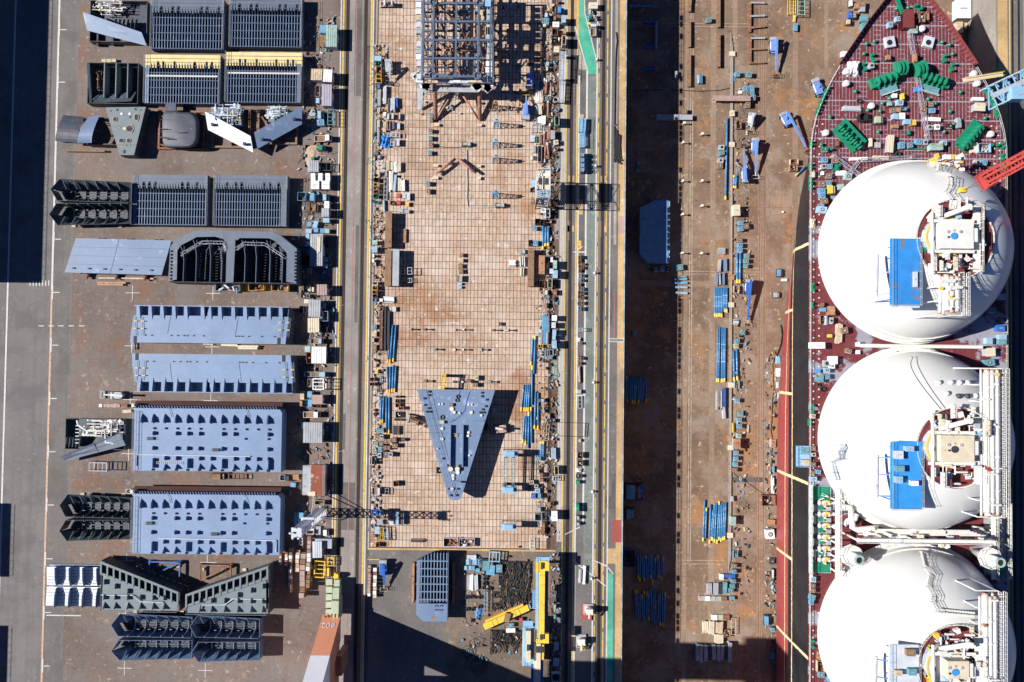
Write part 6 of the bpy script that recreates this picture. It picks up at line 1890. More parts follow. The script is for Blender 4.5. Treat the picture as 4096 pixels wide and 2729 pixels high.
boom_lift('blue boom lift pointing up, orange basket beside the other lift', (2981, 700), 92, (2984, 722), (2975, 588))
boom_lift('blue boom lift with a long diagonal boom towards the hull', (3143, 478), -62, (3152, 450), (3228, 598))
boom_lift('blue boom lift parked tight against the bow', (3270, 350), -70, (3282, 338), (3300, 362), L=5.0, ztail=2.4)
boom_lift('dark blue boom lift right of the pile of eight pipes', (2995, 1150), -94, (3004, 1122), (2990, 1293), c='deepblue', bc='wood')
boom_lift('blue boom lift with a yellow basket, right of jacket frame', (2105, 448), 88, (2108, 455), (2104, 382), z0=.07, bc='yellow')
boom_lift('violet boom lift in the shadow of the jacket frame', (2121, 322), 88, (2124, 330), (2122, 262), z0=.07, bc='rusty')
boom_lift('deep blue boom lift beside the pink block stacks', (1533, 2272), -88, (1536, 2262), (1536, 2350), z0=.02, c='deepblue', bc='wood')
boom_lift('grey boom lift alone between the wing blocks and bilge block', (470, 1582), 2, (492, 1583), (418, 1579), z0=0, c='grey', bc='white', L=3.2, Wd=2)
boom_lift('brown boom lift left of the bow deck block', (1655, 1678), -12, (1640, 1668), (1702, 1694), z0=.07, c='brown', bc='rusty', L=3.4)
boom_lift('pink boom lift right of the bow deck block', (2005, 1716), 5, (2015, 1718), (1950, 1708), z0=.07, c='pink', bc='rusty', L=3.2)
boom_lift('dark grey boom lift near the orange bins at slab top left', (1556, 268), -85, (1562, 256), (1557, 326), z0=.07, c='grey', bc='dark', L=3.6)

# ================================================================ STRUCTURES ON THE SLAB
def jacket():
 h = 11.0; C = W(1820, 200, h); t = thing('jacket_frame', 'tall blue tubular jacket frame with rust red legs at the slab top', 'steel structure', (C[0], C[1], .07))
 S = lambda u, v, z=h: (W(u, v, z)[0] - C[0], W(u, v, z)[1] - C[1], z)
 us, vs_ = (1692, 1733, 1824, 1913, 1962), (-60, 15, 88, 162, 235, 307)
 for u in us:
  MB().bar(S(u + 3, vs_[0]), S(u - 2, vs_[-1]), .5, .6).build('top_girder', MATS['jacketblue'], t)
 for i, v in enumerate(vs_):
  MB().bar(S(1688, v, h - .05), S(1970 if i < 4 else 1945, v, h - .05), .5, .55).build('cross_girder', MATS['jacketblue'], t)
 for u, v in ((1732, 306), (1911, 306), (1735, 12), (1920, 16)):
  x, y, _ = S(u, v); MB().ring(x, y, h - .5, h + .6, .75, .95, 20).build('pile_sleeve', MATS['jacketblue'], t)
  MB().bar((x - .8, y, h + .2), (x + .8, y, h + .2), .12).bar((x, y, h + .2), (x, y - .8, h + .2), .12).build('sleeve_spider', MATS['grey'], t)
 for a, b in (((1733, 60, 10), (1742, 478, .5)), ((1915, 60, 10), (1919, 480, .5)), ((1740, -20, 10), (1748, 60, 4)),):
  MB().tube([S(*a), S(*b)], .55, 12).build('leg', MATS['tubeorange'], t, True)
 for a, b in (((1812, 372, 3), (1745, 478, .5)), ((1845, 372, 3), (1916, 480, .5)), ((1760, 75, 7), (1842, 305, 7)), ((1886, 115, 6), (1838, 200, 6)), ((1740, 200, 6), (1905, 206, 6)), ((1755, 220, 5), (1808, 305, 5)), ((1905, 10, 5), (1820, 200, 5)), ((1745, 10, 4), (1840, 100, 4))):
  MB().tube([S(*a), S(*b)], .28, 8).build('brace', MATS['tubeorange'], t, True)
 for u, v in ((1692, 15), (1692, 162), (1692, 307), (1962, 15), (1962, 162), (1945, 307), (1824, 307)):
  a = S(u, v, h - .3); g = S(u, v, h - .3); MB().bar((a[0], a[1], 0), a, .35).build('column', MATS['jacketblue'], t)
 for v in (-20, 15, 50, 88, 125, 160, 200, 235, 270, 300): MB().bar(S(1690, v, 5.5), S(1955, v, 5.5), .4, .45).build('shadow_girder', MATS['jacketblue'], t)  # lower girders added to thicken the shadow of the frame
 for u in (1712, 1750, 1780, 1840, 1868, 1900, 1940): MB().bar(S(u, -40, 5.2), S(u, 305, 5.2), .4, .45).build('shadow_girder', MATS['jacketblue'], t)
 for v0, v1, z0, z1 in ((-40, 40, 1, 7), (60, 120, 3, 9), (150, 180, 1, 8), (215, 300, 2, 6)):
  a, b = S(1968, v0, z1), S(1968, v1, z1); MB().box(a[0] - .06, a[0] + .06, b[1], a[1], z0, z1).build('shadow_sheet', MATS['grey'], t)  # upright sheets added on the right side to make the cast shadow denser
 # grey plates and scaffold decks along both sides
 R = random.Random(2)
 for k in range(34): a, b = (R.uniform(1695, 1960), R.uniform(-30, 300)), (R.uniform(-50, 50), R.uniform(-70, 70)); MB().bar(S(*a, R.uniform(2, 9)), S(a[0] + b[0], a[1] + b[1], R.uniform(2, 9)), .22).build('diagonal', MATS[R.choice(['jacketblue', 'dark', 'tubeorange'])], t)
 for v in range(-40, 300, 26):
  for u0, w, m in ((1665, 20, 'silver'), (1946, 22, 'grey')):
   if R.random() < .85:
    a = S(u0 + R.uniform(-4, 4), v, 9.5); b = S(u0 + w, v + 22, 9.5)
    MB().box(a[0], b[0], b[1], a[1], 9.3 + R.uniform(-.5, .6), 10.0).build('scaffold_deck', MATS[R.choice([m, 'silver', 'wood', 'white', 'grey'])], t)
 for u in (1664, 1684, 1950, 1972):
  for v in range(-40, 330, 40):
   a = S(u, v, 9.9); MB().bar((a[0], a[1], 0), (a[0], a[1], 11.2), .08).build('scaffold_post', MATS['silver'], t)
  a, b = S(u, -40, 11), S(u, 330, 11); MB().bar(a, b, .07).build('scaffold_rail', MATS['silver'], t); a, b = S(u, -40, 5), S(u, 330, 5); MB().bar(a, b, .07).build('scaffold_rail', MATS['silver'], t)
 for i, u in enumerate(range(1664, 1960, 30)):
  a = S(u, 318 + R.uniform(-3, 3), 8.6); b = S(u + 29, 334 + R.uniform(-2, 2), 8.6)
  MB().box(a[0], b[0], b[1], a[1], 8.4, 8.8 + R.uniform(0, .5)).build('scaffold_deck', MATS[R.choice(['silver', 'wood', 'white', 'cream'])], t)
  MB().bar((a[0], a[1], 0), (a[0], a[1], 9.8), .08).bar((a[0], b[1], 0), (a[0], b[1], 9.8), .08).build('scaffold_post', MATS['silver'], t)
 for u, v in ((1700, 350), (1670, 310), (1905, 340), (1945, 345)):
  for k in range(4):
   a = S(u + R.uniform(-8, 12), v + R.uniform(-10, 10), 7.5); MB().ob(a[0], a[1], 7.2, R.uniform(1.2, 2.4), R.uniform(1, 2), .3, R.uniform(0, 1)).build('scaffold_deck', MATS[R.choice(['silver', 'white', 'grey'])], t)
 ld = MB()
 for k in range(28):
  a = S(1683 - .2*k*.3, 340 + k*3.5, 6 - k*.2); ld.bar((a[0] - .6, a[1], a[2]), (a[0] + .6, a[1], a[2]), .5, .08)
 ld.build('stair', MATS['silver'], t)
 for s in (-.7, .7):
  a, b = S(1683, 340, 7), S(1676, 438, 1.3); MB().bar((a[0] + s, a[1], a[2]), (b[0] + s, b[1], b[2]), .08).build('stair_rail', MATS['silver'], t)
 for a, b, w in (((1890, 20, 8), (1890, 150, 8), 1.1), ((1884, 215, 8), (1884, 305, 8), 1.1), ((1705, 100, 8), (1705, 110, 8), 1.6), ((1925, 30, 8), (1928, 150, 8), .8), ((1945, 90, 9), (1946, 200, 9), .7)):
  MB().bar(S(*a), S(*b), w, .25).build('gangway', MATS['wood'], t)
 a = S(1952, 15, h + .6); MB().cb(a[0], a[1], h + .3, 1.5, 1.6, .5).build('cap_plate', MATS['skyblue'], t)
 for k in range(26):
  a = S(R.uniform(1700, 1950), R.uniform(0, 300), .2); MB().ring(a[0], a[1], 0, .12, .25, .45, 10).build('hose_coil', MATS['black'], t) if k % 3 == 0 else MB().ob(a[0], a[1], 0, R.uniform(.4, 1.6), R.uniform(.4, 1.0), R.uniform(.3, .9), R.uniform(0, 2)).build('loose_part', MATS[R.choice(['grey', 'blue', 'rusty', 'white', 'yellow'])], t)
 mid = S(1822, 355, 6); MB().box(mid[0] - 6, mid[0] + 6, mid[1] - .9, mid[1] + .9, 5.6, 6.0).build('scaffold_deck', MATS['grey'], t)
jacket()

def tower_box():
 h = 13.5; C = W(2173, 738, h); t = thing('access_tower', 'tall scaffold tower with cream top, above the black shadow on road', 'scaffold tower', (C[0], C[1], .07))
 _, _, sx, sy = rect(2146, 684, 2200, 797, h); x0, x1, y0, y1 = -sx/2, sx/2, -sy/2, sy/2
 ym = y0 + sy*.32
 MB().box(x0, x1, ym, y1, h - .2, h).build('top_deck', MATS['cream'], t)
 for a in (x0 + .5, x0 + sx*.62): MB().box(a, a + sx*.28, ym + 1.2, y1 - 2.0, h + .01, h + .04).build('glass_panel', MATS['dark'], t)
 MB().box(x0 + sx*.45, x0 + sx*.55, ym, y1 - 1.6, h, h + .12).build('top_beam', MATS['silver'], t); MB().box(x0, x1, y1 - 1.5, y1 - .9, h, h + .3).build('top_beam', MATS['white'], t)
 for i in range(5):
  y = y0 + .3 + i*.5; MB().tube([(x0, y, h - .6), (x1 - .3, y + .35, h - .2)], .16, 8).build('pipe', MATS['lightblue'], t)
 for x in (x0, x1):
  for y in (y0, ym, y1): MB().box(x - .12, x + .12, y - .12, y + .12, 0, h + .9).build('post', MATS['yellow'], t)
 br = MB()
 for z in range(0, 13, 3):
  for x in (x0, x1): br.bar((x, y0, z), (x, y1, z + 3), .10); br.bar((x, y1, z), (x, y0, z + 3), .10); br.bar((x, y0, z + 3), (x, y1, z + 3), .12)
  for y in (y0, y1): br.bar((x0, y, z), (x1, y, z + 3), .10); br.bar((x0, y, z + 3), (x1, y, z + 3), .12)
 br.build('bracing', MATS['silver'], t)
 MB().box(x0 + .3, x1 - .3, y0 + 1.5, y1 - .5, 5.0, h - 5.0).build('shadow_block', MATS['grey'], t)  # unseen solid box inside the tower, sized for its cast shadow
 for z in (h + .5, h + .95):
  MB().bar((x0, y0, z), (x1, y0, z), .05).bar((x1, y0, z), (x1, y1, z), .05).bar((x0, y1, z), (x1, y1, z), .05).bar((x0, y0, z), (x0, y1, z), .05).build('top_rail', MATS['cream'], t)
tower_box()

def light_mast():
 C = W(1288, 2050, 0); t = thing('floodlight_mast', 'white lattice floodlight mast casting a long thin shadow', 'light mast', (C[0], C[1], 0)); h = 25.0
 mb = MB(); w0, w1 = 1.2, .85
 for sx in (-1, 1):
  for sy in (-1, 1): MB().bar((sx*w0, sy*w0, 0), (sx*w1, sy*w1, h), .2).build('corner_post', MATS['white'], t)
 n = 16
 for k in range(n):
  z, z2 = h*k/n, h*(k+1)/n; a = w0 + (w1 - w0)*k/n
  for i, (p, q) in enumerate((((-a, -a), (a, -a)), ((a, -a), (a, a)), ((a, a), (-a, a)), ((-a, a), (-a, -a)))):
   mb.bar((*p, z), (*q, z2), .13); mb.bar((*p, z2), (*q, z2), .13); mb.bar((*q, z), (*p, z2), .12)
 mb.build('bracing', MATS['white'], t)
 MB().box(-1.2, 1.2, -1.2, 1.2, h, h + .15).build('top_platform', MATS['silver'], t); MB().box(-1.6, 1.6, -1.6, 1.6, h*.6, h*.6 + .12).build('rest_platform', MATS['silver'], t)
 for k in range(6):
  a = k*math.pi/3; x, y = 1.3*math.cos(a), 1.3*math.sin(a); l = MB().cyl(x, y, h + .6, h + 1.0, .16, 10, .27).build('flood_lamp', MATS['silver'], t); MB().bar((x, y, h), (x, y, h + .6), .1).build('lamp_bracket', MATS['silver'], l)
 for s in (-1, 1): MB().bar((s*5, -2, 0), (s*1.3, 0, 7), .18).bar((s*2, 6, 0), (s*.8, 1.2, 8), .18).build('stay', MATS['silver'], t)
 MB().box(-1.2, 3.2, -9, -6.5, 0, 2.2).build('power_cabin', MATS['grey'], t)
light_mast()

# ================================================================ GANTRY CRANES
def lattice_beam(mb, A, B, w, h, n, r=.12):
 A, B = Vector(A), Vector(B); d = (B - A).normalized(); s = d.cross(Vector((0, 0, 1))).normalized()*w/2; u = s.cross(d).normalized()*h/2
 if u.z < 0: u = -u
 cs = [a*s + b*u for a, b in ((-1, -1), (1, -1), (1, 1), (-1, 1))]
 for c in cs: mb.bar(A + c, B + c, r*1.6)
 for k in range(n):
  p, q = A.lerp(B, k/n), A.lerp(B, (k+1)/n)
  for i in range(4):
   c, e = cs[i], cs[(i+1) % 4]; mb.bar(p + c, q + e if k % 2 else q + c, r) if False else None
   if k % 2: mb.bar(p + c, q + e, r)
   else: mb.bar(p + e, q + c, r)
   mb.bar(q + c, q + e, r)
 return mb

def goliath():
 C = W(1335, 2560, 0); t = thing('dock_crane', 'huge orange and white crane leg numbered 602 at the lower edge', 'crane', (C[0], C[1], 0))
 # wheel bogies and sill along the rail
 for k, (v0, v1, h, m) in enumerate(((2320, 2348, 3.0, 'olive'), (2352, 2400, 4.4, 'olive'), (2404, 2484, 6.0, 'olive'))):
  cx, cy, sx, sy = rect(1336 - k*6, v0, 1358 - k*2, v1, h); b = MB().box(cx - C[0] - sx/2, cx - C[0] + sx/2, cy - C[1] - sy/2, cy - C[1] + sy/2, 1.0, h).build('equipment_house', MATS[m], t)
  MB().box(cx - C[0] - sx*.2, cx - C[0] + sx*.2, cy - C[1] - .05, cy - C[1] + .05, h, h + .06).build('roof_seam', MATS['grey'], b)
 for k in range(6):
  y = W(1350, 2325 + k*30, 0)[1] - C[1]; x = UX(1370) - C[0] - 2.2
  bg_ = MB().box(x - .8, x + .8, y - .8, y + .8, .5, 1.1).build('bogie', MATS['olive'], t)
  for s in (-.5, .5): MB().tube([(x - .3, y + s, .42), (x + .3, y + s, .42)], .42, 12).build('wheel', MATS['dark'], bg_)
 for v in (2310, 2240 - 10): pass
 y0 = W(1350, 2302, 0)[1] - C[1]; MB().box(0.2, 1.4, y0 - 1, y0 + 1.0, 0.2, 1.6).cyl(.8, y0 + .4, 1.6, 2.2, .6, 14).build('cable_guide', MATS['yellow'], t)
 # north leg: upright foot, then leaning south towards the upright south leg
 yb = W(1320, 2470, 7)[1] - C[1]; xb0, xb1 = W(1283, 2492, 7)[0] - C[0], W(1352, 2492, 7)[0] - C[0]; ys = W(1320, 2692, 0)[1] - C[1]
 def leg(z): f = max(0, z - 5)*.50; return (xb0, xb1 + .3, yb - f, yb - f - 6.6)
 def seg(z0, z1, m, name, a=None, b=None):
  a, b = a or leg(z0), b or leg(z1)
  v = [(a[0], a[3], z0), (a[1], a[3], z0), (a[1], a[2], z0), (a[0], a[2], z0), (b[0], b[3], z1), (b[1], b[3], z1), (b[1], b[2], z1), (b[0], b[2], z1)]
  return MB().add(v, [(0,3,2,1),(4,5,6,7),(0,1,5,4),(1,2,6,5),(2,3,7,6),(3,0,4,7)]).build(name, MATS[m], t)
 seg(5.0, 17.0, 'craneorange', 'lower_leg'); seg(17.0, 46, 'cranewhite', 'leaning_leg')
 S4 = (xb0, xb1, ys, ys - 8); seg(5.0, 46, 'cranewhite', 'south_leg', S4, S4)
 for i in range(5):
  x = xb0 + .6 + i*.9; MB().box(x - .12, x + .12, yb - .4, yb + .6, 5.6, 6.2).build('foot_lug', MATS['orange'], t)
 # number painted on the north face
 cu = bpy.data.curves.new('number', 'FONT'); cu.body = '602'; cu.size = 2.3; cu.align_x = 'CENTER'; cu.align_y = 'CENTER'; cu.extrude = .02
 tmp = bpy.data.objects.new('tmp', cu); COL.objects.link(tmp); dg = bpy.context.evaluated_depsgraph_get(); me = bpy.data.meshes.new_from_object(tmp.evaluated_get(dg)); bpy.data.objects.remove(tmp)
 me.materials.clear(); me.materials.append(MATS['white']); n_ = obj('painted_number', me, t)
 n_.location = ((xb0 + xb1)/2, yb - 1.6 + .06, 8.2); n_.rotation_euler = (math.pi/2 - math.atan(.5), 0, math.pi)
 MB().box(xb0 + .5, xb1 - .3, ys - 4, yb - 6.7, 3.2, 7.5).build('sill_beam', MATS['craneorange'], t)
 MB().box(xb0 + .4, xb1 - .2, ys + .02, yb - 7.5, 8.5, 17).build('side_panel', MATS['craneorange'], t)
 hy0, hy1 = W(2943, 2700, ZD)[1] - C[1], W(2943, 2552, ZD)[1] - C[1]; MB().box(xb0 - .3, xb1 + .6, hy0 + 1, hy1 - 1, 46, 58).build('slewing_column', MATS['cranewhite'], t)
 MB().prism([(xb0 - 3, hy0), (xb1 + 3, hy0), (xb1 + 5, hy0 + 4), (xb1 + 5, hy1 - 2), (xb1 + 2, hy1), (xb0 - 3, hy1)], 58, 76).build('machinery_house', MATS['craneorange'], t); MB().prism([(xb0, hy0 - 1), (xb1, hy0 - 1), (xb1, hy1 + 2), (xb0, hy1 + 2)], 76, 92).build('top_mast', MATS['cranewhite'], t)
 # stair tower at the leg
 MB().box(xb1 + .1, xb1 + 1.6, yb - 14, yb - 9, 1, 9).build('stair_tower', MATS['orange'], t)
goliath()

def low_gantry():
 h = 6.5; C = W(2150, 2420, 0); t = thing('portal_crane', 'yellow girder portal crane with light blue walkway, lower middle', 'crane', (C[0], C[1], .02))
 S = lambda u, v, z=h: (W(u, v, z)[0] - C[0], W(u, v, z)[1] - C[1])
 def B(u0, v0, u1, v1, z0, z1, m, n, par=None):
  a, b = S(u0, v0, z1), S(u1, v1, z1); return MB().box(a[0], b[0], b[1], a[1], z0, z1).build(n, MATS[m], par or t)
 B(2158, 2245, 2177, 2562, 4.8, h, 'craneyellow', 'main_girder'); w = B(2144, 2230, 2156, 2562, 5.6, 5.9, 'skyblue', 'walkway'); B(2179, 2275, 2191, 2540, 3.9, 5.6, 'deepblue', 'side_girder')
 B(2145, 2228, 2198, 2248, 5.0, 6.0, 'skyblue', 'end_platform'); B(2180, 2246, 2196, 2284, 5.2, 6.8, 'craneyellow', 'end_carriage'); B(2144, 2250, 2156, 2290, 5.0, 6.4, 'craneyellow', 'end_carriage')
 B(2144, 2556, 2196, 2574, 5.2, 6.6, 'craneyellow', 'end_carriage'); B(2181, 2536, 2195, 2574, 5.2, 7.0, 'craneyellow', 'end_carriage'); B(2131, 2360, 2143, 2436, 5.0, 5.8, 'skyblue', 'winch_deck')
 B(2163, 2252, 2173, 2278, h, h + .6, 'dark', 'trolley'); B(2160, 2540, 2172, 2560, h, h + .6, 'dark', 'trolley')
 for v in (2300, 2340, 2420, 2480): B(2158, v, 2178, v + 1.2, h, h + .08, 'brown', 'splice_plate')
 for k in range(9): B(2133, 2364 + k*8, 2141, 2367 + k*8, 5.8, 6.0, 'deepblue', 'winch_drum')
 B(2090, 2506, 2135, 2664, 4.6, 5.0, 'skyblue', 'machine_deck'); B(2103, 2524, 2122, 2650, 5.0, 7.2, 'cream', 'machine_house'); B(2107, 2580, 2117, 2604, 7.2, 7.6, 'dark', 'roof_vent')
 B(2092, 2484, 2132, 2506, 4.2, 4.8, 'skyblue', 'machine_deck'); B(2136, 2575, 2144, 2740, 4.6, 6.0, 'cream', 'rear_girder'); B(2146, 2575, 2161, 2760, 5.0, 6.6, 'cream', 'rear_girder'); B(2163, 2580, 2172, 2760, 4.4, 5.6, 'deepblue', 'rear_girder'); B(2124, 2660, 2134, 2760, 4.4, 5.6, 'deepblue', 'rear_girder')
 B(2144, 2588, 2172, 2612, 6.6, 7.2, 'dark', 'hoist'); B(2168, 2580, 2175, 2640, 5.6, 6.8, 'craneyellow', 'end_carriage')
 for u, v in ((2150, 2262), (2188, 2262), (2150, 2560), (2188, 2560), (2098, 2520), (2128, 2520), (2098, 2655), (2128, 2655), (2150, 2740), (2168, 2740)):
  a = S(u, v, 4.4); MB().box(a[0] - .35, a[0] + .35, a[1] - .35, a[1] + .35, 0, 4.6).build('leg', MATS['skyblue'], t)
 a, b = S(2144.5, 2232, 5.9), S(2144.5, 2560, 5.9); handrail(t, [(*a, 5.9), (*b, 5.9)], 1.0, 1.8, 'yellow'); a, b = S(2091, 2508, 5), S(2091, 2664, 5); handrail(t, [(*a, 5.0), (*b, 5.0)], 1.0, 1.8, 'yellow')
low_gantry()
def lying_boom():
 A, B = Vector((*W(1936, 2508, 1.5), 1.0)), Vector((*W(2114, 2430, 1.5), 1.0)); C = (A + B)/2; t = thing('crane_boom', 'yellow box boom lying diagonally across the cable heap', 'crane boom', (C.x, C.y, .02)); A -= C; B -= C; A.z = B.z = 1.1
 d = (B - A).normalized(); n = Vector((-d.y, d.x, 0))
 MB().bar(A, B, 1.5, 1.4).build('box_section', MATS['craneyellow'], t); MB().bar(A + n*1.15 + d*1, B + n*1.15 - d, .5, .9).build('side_rail', MATS['yellow'], t)
 m = A.lerp(B, .52); MB().ob(m.x, m.y, 1.8, 2.4, 1.4, .6, math.atan2(d.y, d.x) + .9).build('hinge_bracket', MATS['brown'], t); MB().bar(B - d*.3, B + d*.6, 1.2, .9).build('boom_head', MATS['skyblue'], t)
 for q in (.1, .35, .65, .9): k = A.lerp(B, q); MB().ob(k.x, k.y, 0, .4, 2.2, .4, math.atan2(d.y, d.x)).build('dunnage', MATS['wood'], t)
 for q in (.2, .3, .7, .8): k = A.lerp(B, q); MB().bar(k - n*.74 + Vector((0, 0, .72)), k + n*.74 + Vector((0, 0, .72)), .1, .06).build('weld_seam', MATS['brown'], t)
lying_boom()

def heap(label, region, n, seed, name='cable_heap', m='cable', z=.02, horiz=.15, r=.09):
 cx, cy, sx, sy = rect(*region); t = thing(name, label, 'cables', (cx, cy, z)); R = random.Random(seed); mb = MB(); hi = MB()
 for i in range(n):
  x, y = R.uniform(-sx/2, sx/2), R.uniform(-sy/2, sy/2); L = R.uniform(2, 8); a = math.pi/2 + R.gauss(0, .25) if R.random() > horiz else R.uniform(0, math.pi)
  pts = []
  for k in range(7):
   pts.append((x, y, r + R.uniform(0, .6))); x += L/6*math.cos(a); y += L/6*math.sin(a); a += R.gauss(0, .22)
   x = max(-sx/2, min(sx/2, x)); y = max(-sy/2, min(sy/2, y))
  (hi if R.random() < .05 else mb).tube(pts, r*R.uniform(.6, 1.2), 5)
 o = mb.build('cable_mass', MATS[m], t); o['kind'] = 'stuff'; o2 = hi.build('hose_mass', MATS['brown'], t); o2['kind'] = 'stuff'
heap('large heap of black cables above the lying yellow boom', (1995, 2245, 2118, 2450), 270, 5)
heap('lower heap of black cables and hoses below the yellow boom', (1962, 2520, 2085, 2620), 80, 6, horiz=.5)
for i, (u, v, d, lab) in enumerate(((1905, 2575, 42, 'large thin hose loop on brown paving, upper one'), (1880, 2615, 40, 'large thin hose loop in crane shadow, left one'), (1910, 2660, 62, 'wide tangle of thin hose loops by the shadow edge'))):
 c = W(u, v); t = thing('hose_loop', lab, 'hose', (*c, .02)); R = random.Random(i)
 for k in range(2 + i):
  o = (R.uniform(-1, 1), R.uniform(-1, 1)); rr = d/30.0*R.uniform(.8, 1.1); MB().tube([(o[0] + rr*math.cos(a*.2)*(1 + .1*math.sin(a*.61)), o[1] + rr*math.sin(a*.2), .06 + .05*k) for a in range(34)], .05, 5).build('hose', MATS['cable'], t)

# jib cranes on the far quay
def right_cranes():
 C = (146.0, 75.0); t = thing('jib_crane', 'light blue lattice jib crane reaching in at the upper right edge', 'crane', (C[0], C[1], .02))
 S = lambda u, v, z: Vector((W(u, v, z)[0] - C[0], W(u, v, z)[1] - C[1], z))
 for k, (a, b, w, hh) in enumerate((((3950, 395, 24), (4260, 250, 26), 5.0, 3.0),)):
  lattice_beam(MB(), S(*a), S(*b), w, hh, 9, .22).build('boom', MATS['skyblue'], t)
 A, B = S(3950, 395, 24), S(4260, 250, 26); d = (B - A).normalized(); n = Vector((-d.y, d.x, 0))
 for s in (-2.5, 2.5):
  m = MB()
  for k in range(12): p = A.lerp(B, k/12) + n*s + Vector((0, 0, 1.5)); m.bar(p, p + Vector((0, 0, 1.1)), .06)
  m.bar(A + n*s + Vector((0, 0, 2.6)), B + n*s + Vector((0, 0, 2.6)), .07).build('handrail', MATS['yellow'], t)
 MB().bar(A + Vector((0, 0, 1.55)), B + Vector((0, 0, 1.55)), 1.2, .1).build('walkway', MATS['grey'], t)
 MB().box(A.x + 4, A.x + 7, A.y - 1, A.y + 2, 24.5, 27).build('cab', MATS['skyblue'], t)
 MB().bar(S(3853, 322, 25), S(4010, 298, 25), 1.0, .35).build('gangway', MATS['cream'], t); 
 g0, g1 = S(3853, 322, 25.2), S(4010, 298, 25.2)
 handrail(t, [g0 + Vector((0, .45, 0)), g1 + Vector((0, .45, 0))], 1.0, 1.5, 'yellow'); handrail(t, [g0 - Vector((0, .45, 0)), g1 - Vector((0, .45, 0))], 1.0, 1.5, 'yellow')
 MB().bar((0, B.y - 2, 0), (0, B.y - 2, 26), 3.0).bar((6, B.y + 4, 0), (6, B.y + 4, 26), 3.0).build('tower', MATS['skyblue'], t)
 C = (150.0, 46.0); t = thing('jib_crane', 'red lattice jib crane boom reaching over the first dome', 'crane', (C[0], C[1], .02))
 A, B = S(3925, 728, 48), S(4180, 590, 52)
 lattice_beam(MB(), A, B, 2.6, 2.4, 9, .2).build('boom', MATS['red'], t)
 d = (B - A).normalized(); n = Vector((-d.y, d.x, 0))
 MB().bar(A - d*.6, A + d*1.8, 3.4, .25).build('head_platform', MATS['red'], t); handrail(t, [A - d*1.2 + n*1.8, A - d*1.2 - n*1.8, A + d*2.5 - n*1.8], 1.1, .9, 'red'); handrail(t, [A - d*1.2 + n*1.8, A + d*2.5 + n*1.8], 1.1, .9, 'red')
 MB().bar(A + n*.6 + Vector((0, 0, 1.4)), B + n*.6 + Vector((0, 0, 1.4)), .5, .5).bar(A - n*.6 + Vector((0, 0, 1.4)), B - n*.6 + Vector((0, 0, 1.4)), .5, .5).build('upper_chord', MATS['red'], t)
 hk = S(3850, 762, 43); hb = MB().box(hk.x - .7, hk.x + .7, hk.y - .5, hk.y + .5, 42.4, 43.6).cyl(hk.x, hk.y, 43.6, 43.8, .5, 12).build('hook_block', MATS['yellow'], t)
 for s in (-.5, .5): MB().tube([A + n*s, (hk.x + s*.5, hk.y, 43.6)], .05, 5).build('hoist_rope', MATS['dark'], t)
 MB().bar((2, B.y, 0), (2, B.y, 52), 3.2).build('tower', MATS['red'], t)
right_cranes()

# ================================================================ ROAD AND DOCK EDGE FURNITURE
bol = None
for i, v in enumerate((237, 663, 1092, 1530, 1968, 2316)):
 x, y = W(2388 - (v - 237)*.0101, v, .9)
 t = thing('hydrant', '%s blue and white hydrant post from the top along the green path' % ordw(i + 1), 'hydrant', (x, y, .05), 0, 'hydrant posts along the green path')
 MB().cyl(0, 0, 0, .1, .6, 16).build('base', MATS['roadlight'], t); MB().cyl(0, 0, .1, .95, .26, 12).build('body', MATS['lightblue'], t); MB().cyl(0, 0, .95, 1.2, .34, 12, .12).build('cap', MATS['white'], t); MB().tube([(.2, 0, .7), (.75, 0, .7)], .09, 8).build('outlet', MATS['lightblue'], t)
def edge_rail():
 """safety fence along the dock edge, built in lengths of 14 m"""
 proto = None; L = 14.0; y = -110.0; k = 0
 pm = MB().box(-.04, .04, -.04, .04, .02, 1.25).mesh('post', MATS['skyblue']); rm = MB().box(-.03, .03, 0, L, -.03, .03).mesh('rail', MATS['lightblue']); wm = MB().box(-.03, .03, .15, 1.6, .25, .95).mesh('panel', MATS['white'])
 n = int(230/L); R = random.Random(8)
 for i in range(n):
  yy = y + i*L
  t = thing('safety_fence', '%s length of light blue safety fence from the bottom along dock edge' % ordw(i + 1), 'fence', (XL - .2, yy, .02), 0, 'safety fence lengths along the dock edge')
  for j in range(8): obj('post', pm, t, (0, j*L/8 + .03, 0))
  for z in (.65, 1.2): obj('rail', rm, t, (0, 0, z))
  for j in range(8):
   if R.random() < .45: obj('panel', wm, t, (.05, j*L/8 + .05, 0))
edge_rail()
def dock_trunk():
 x0, x1 = FX(2916), FX(2928); ya, yb = FY(135), FY(2285); cy = (ya + yb)/2; L = ya - yb
 t = thing('pipe_trunk', 'long trough of parallel pipes running down the sunlit dock floor', 'pipe rack', ((x0 + x1)/2, cy, ZD)); w = x1 - x0
 for i, m in enumerate(('grey', 'brown', 'wood', 'grey', 'rusty')): MB().tube([(-w/2 + w*(i + .5)/5, -L/2 + i, .32), (-w/2 + w*(i + .5)/5, L/2 - i*1.2, .32)], .065, 6).build('pipe', MATS[m], t)
 sm = MB().box(-w/2 - .1, w/2 + .1, -.1, .1, .02, .24).mesh('bearer', MATS['dark'])
 for k in range(int(L/4)): obj('bearer', sm, t, (0, -L/2 + 2 + k*4, 0))
 for v in (218, 580, 1110, 1220, 1540, 1755, 1790, 2140):
  y = FY(v) - cy; MB().box(-w/2 - .3, w/2 + .4, y - .7, y + .7, .1, .55).build('valve_box', MATS['cream' if v % 3 else 'orange'], t)
dock_trunk()
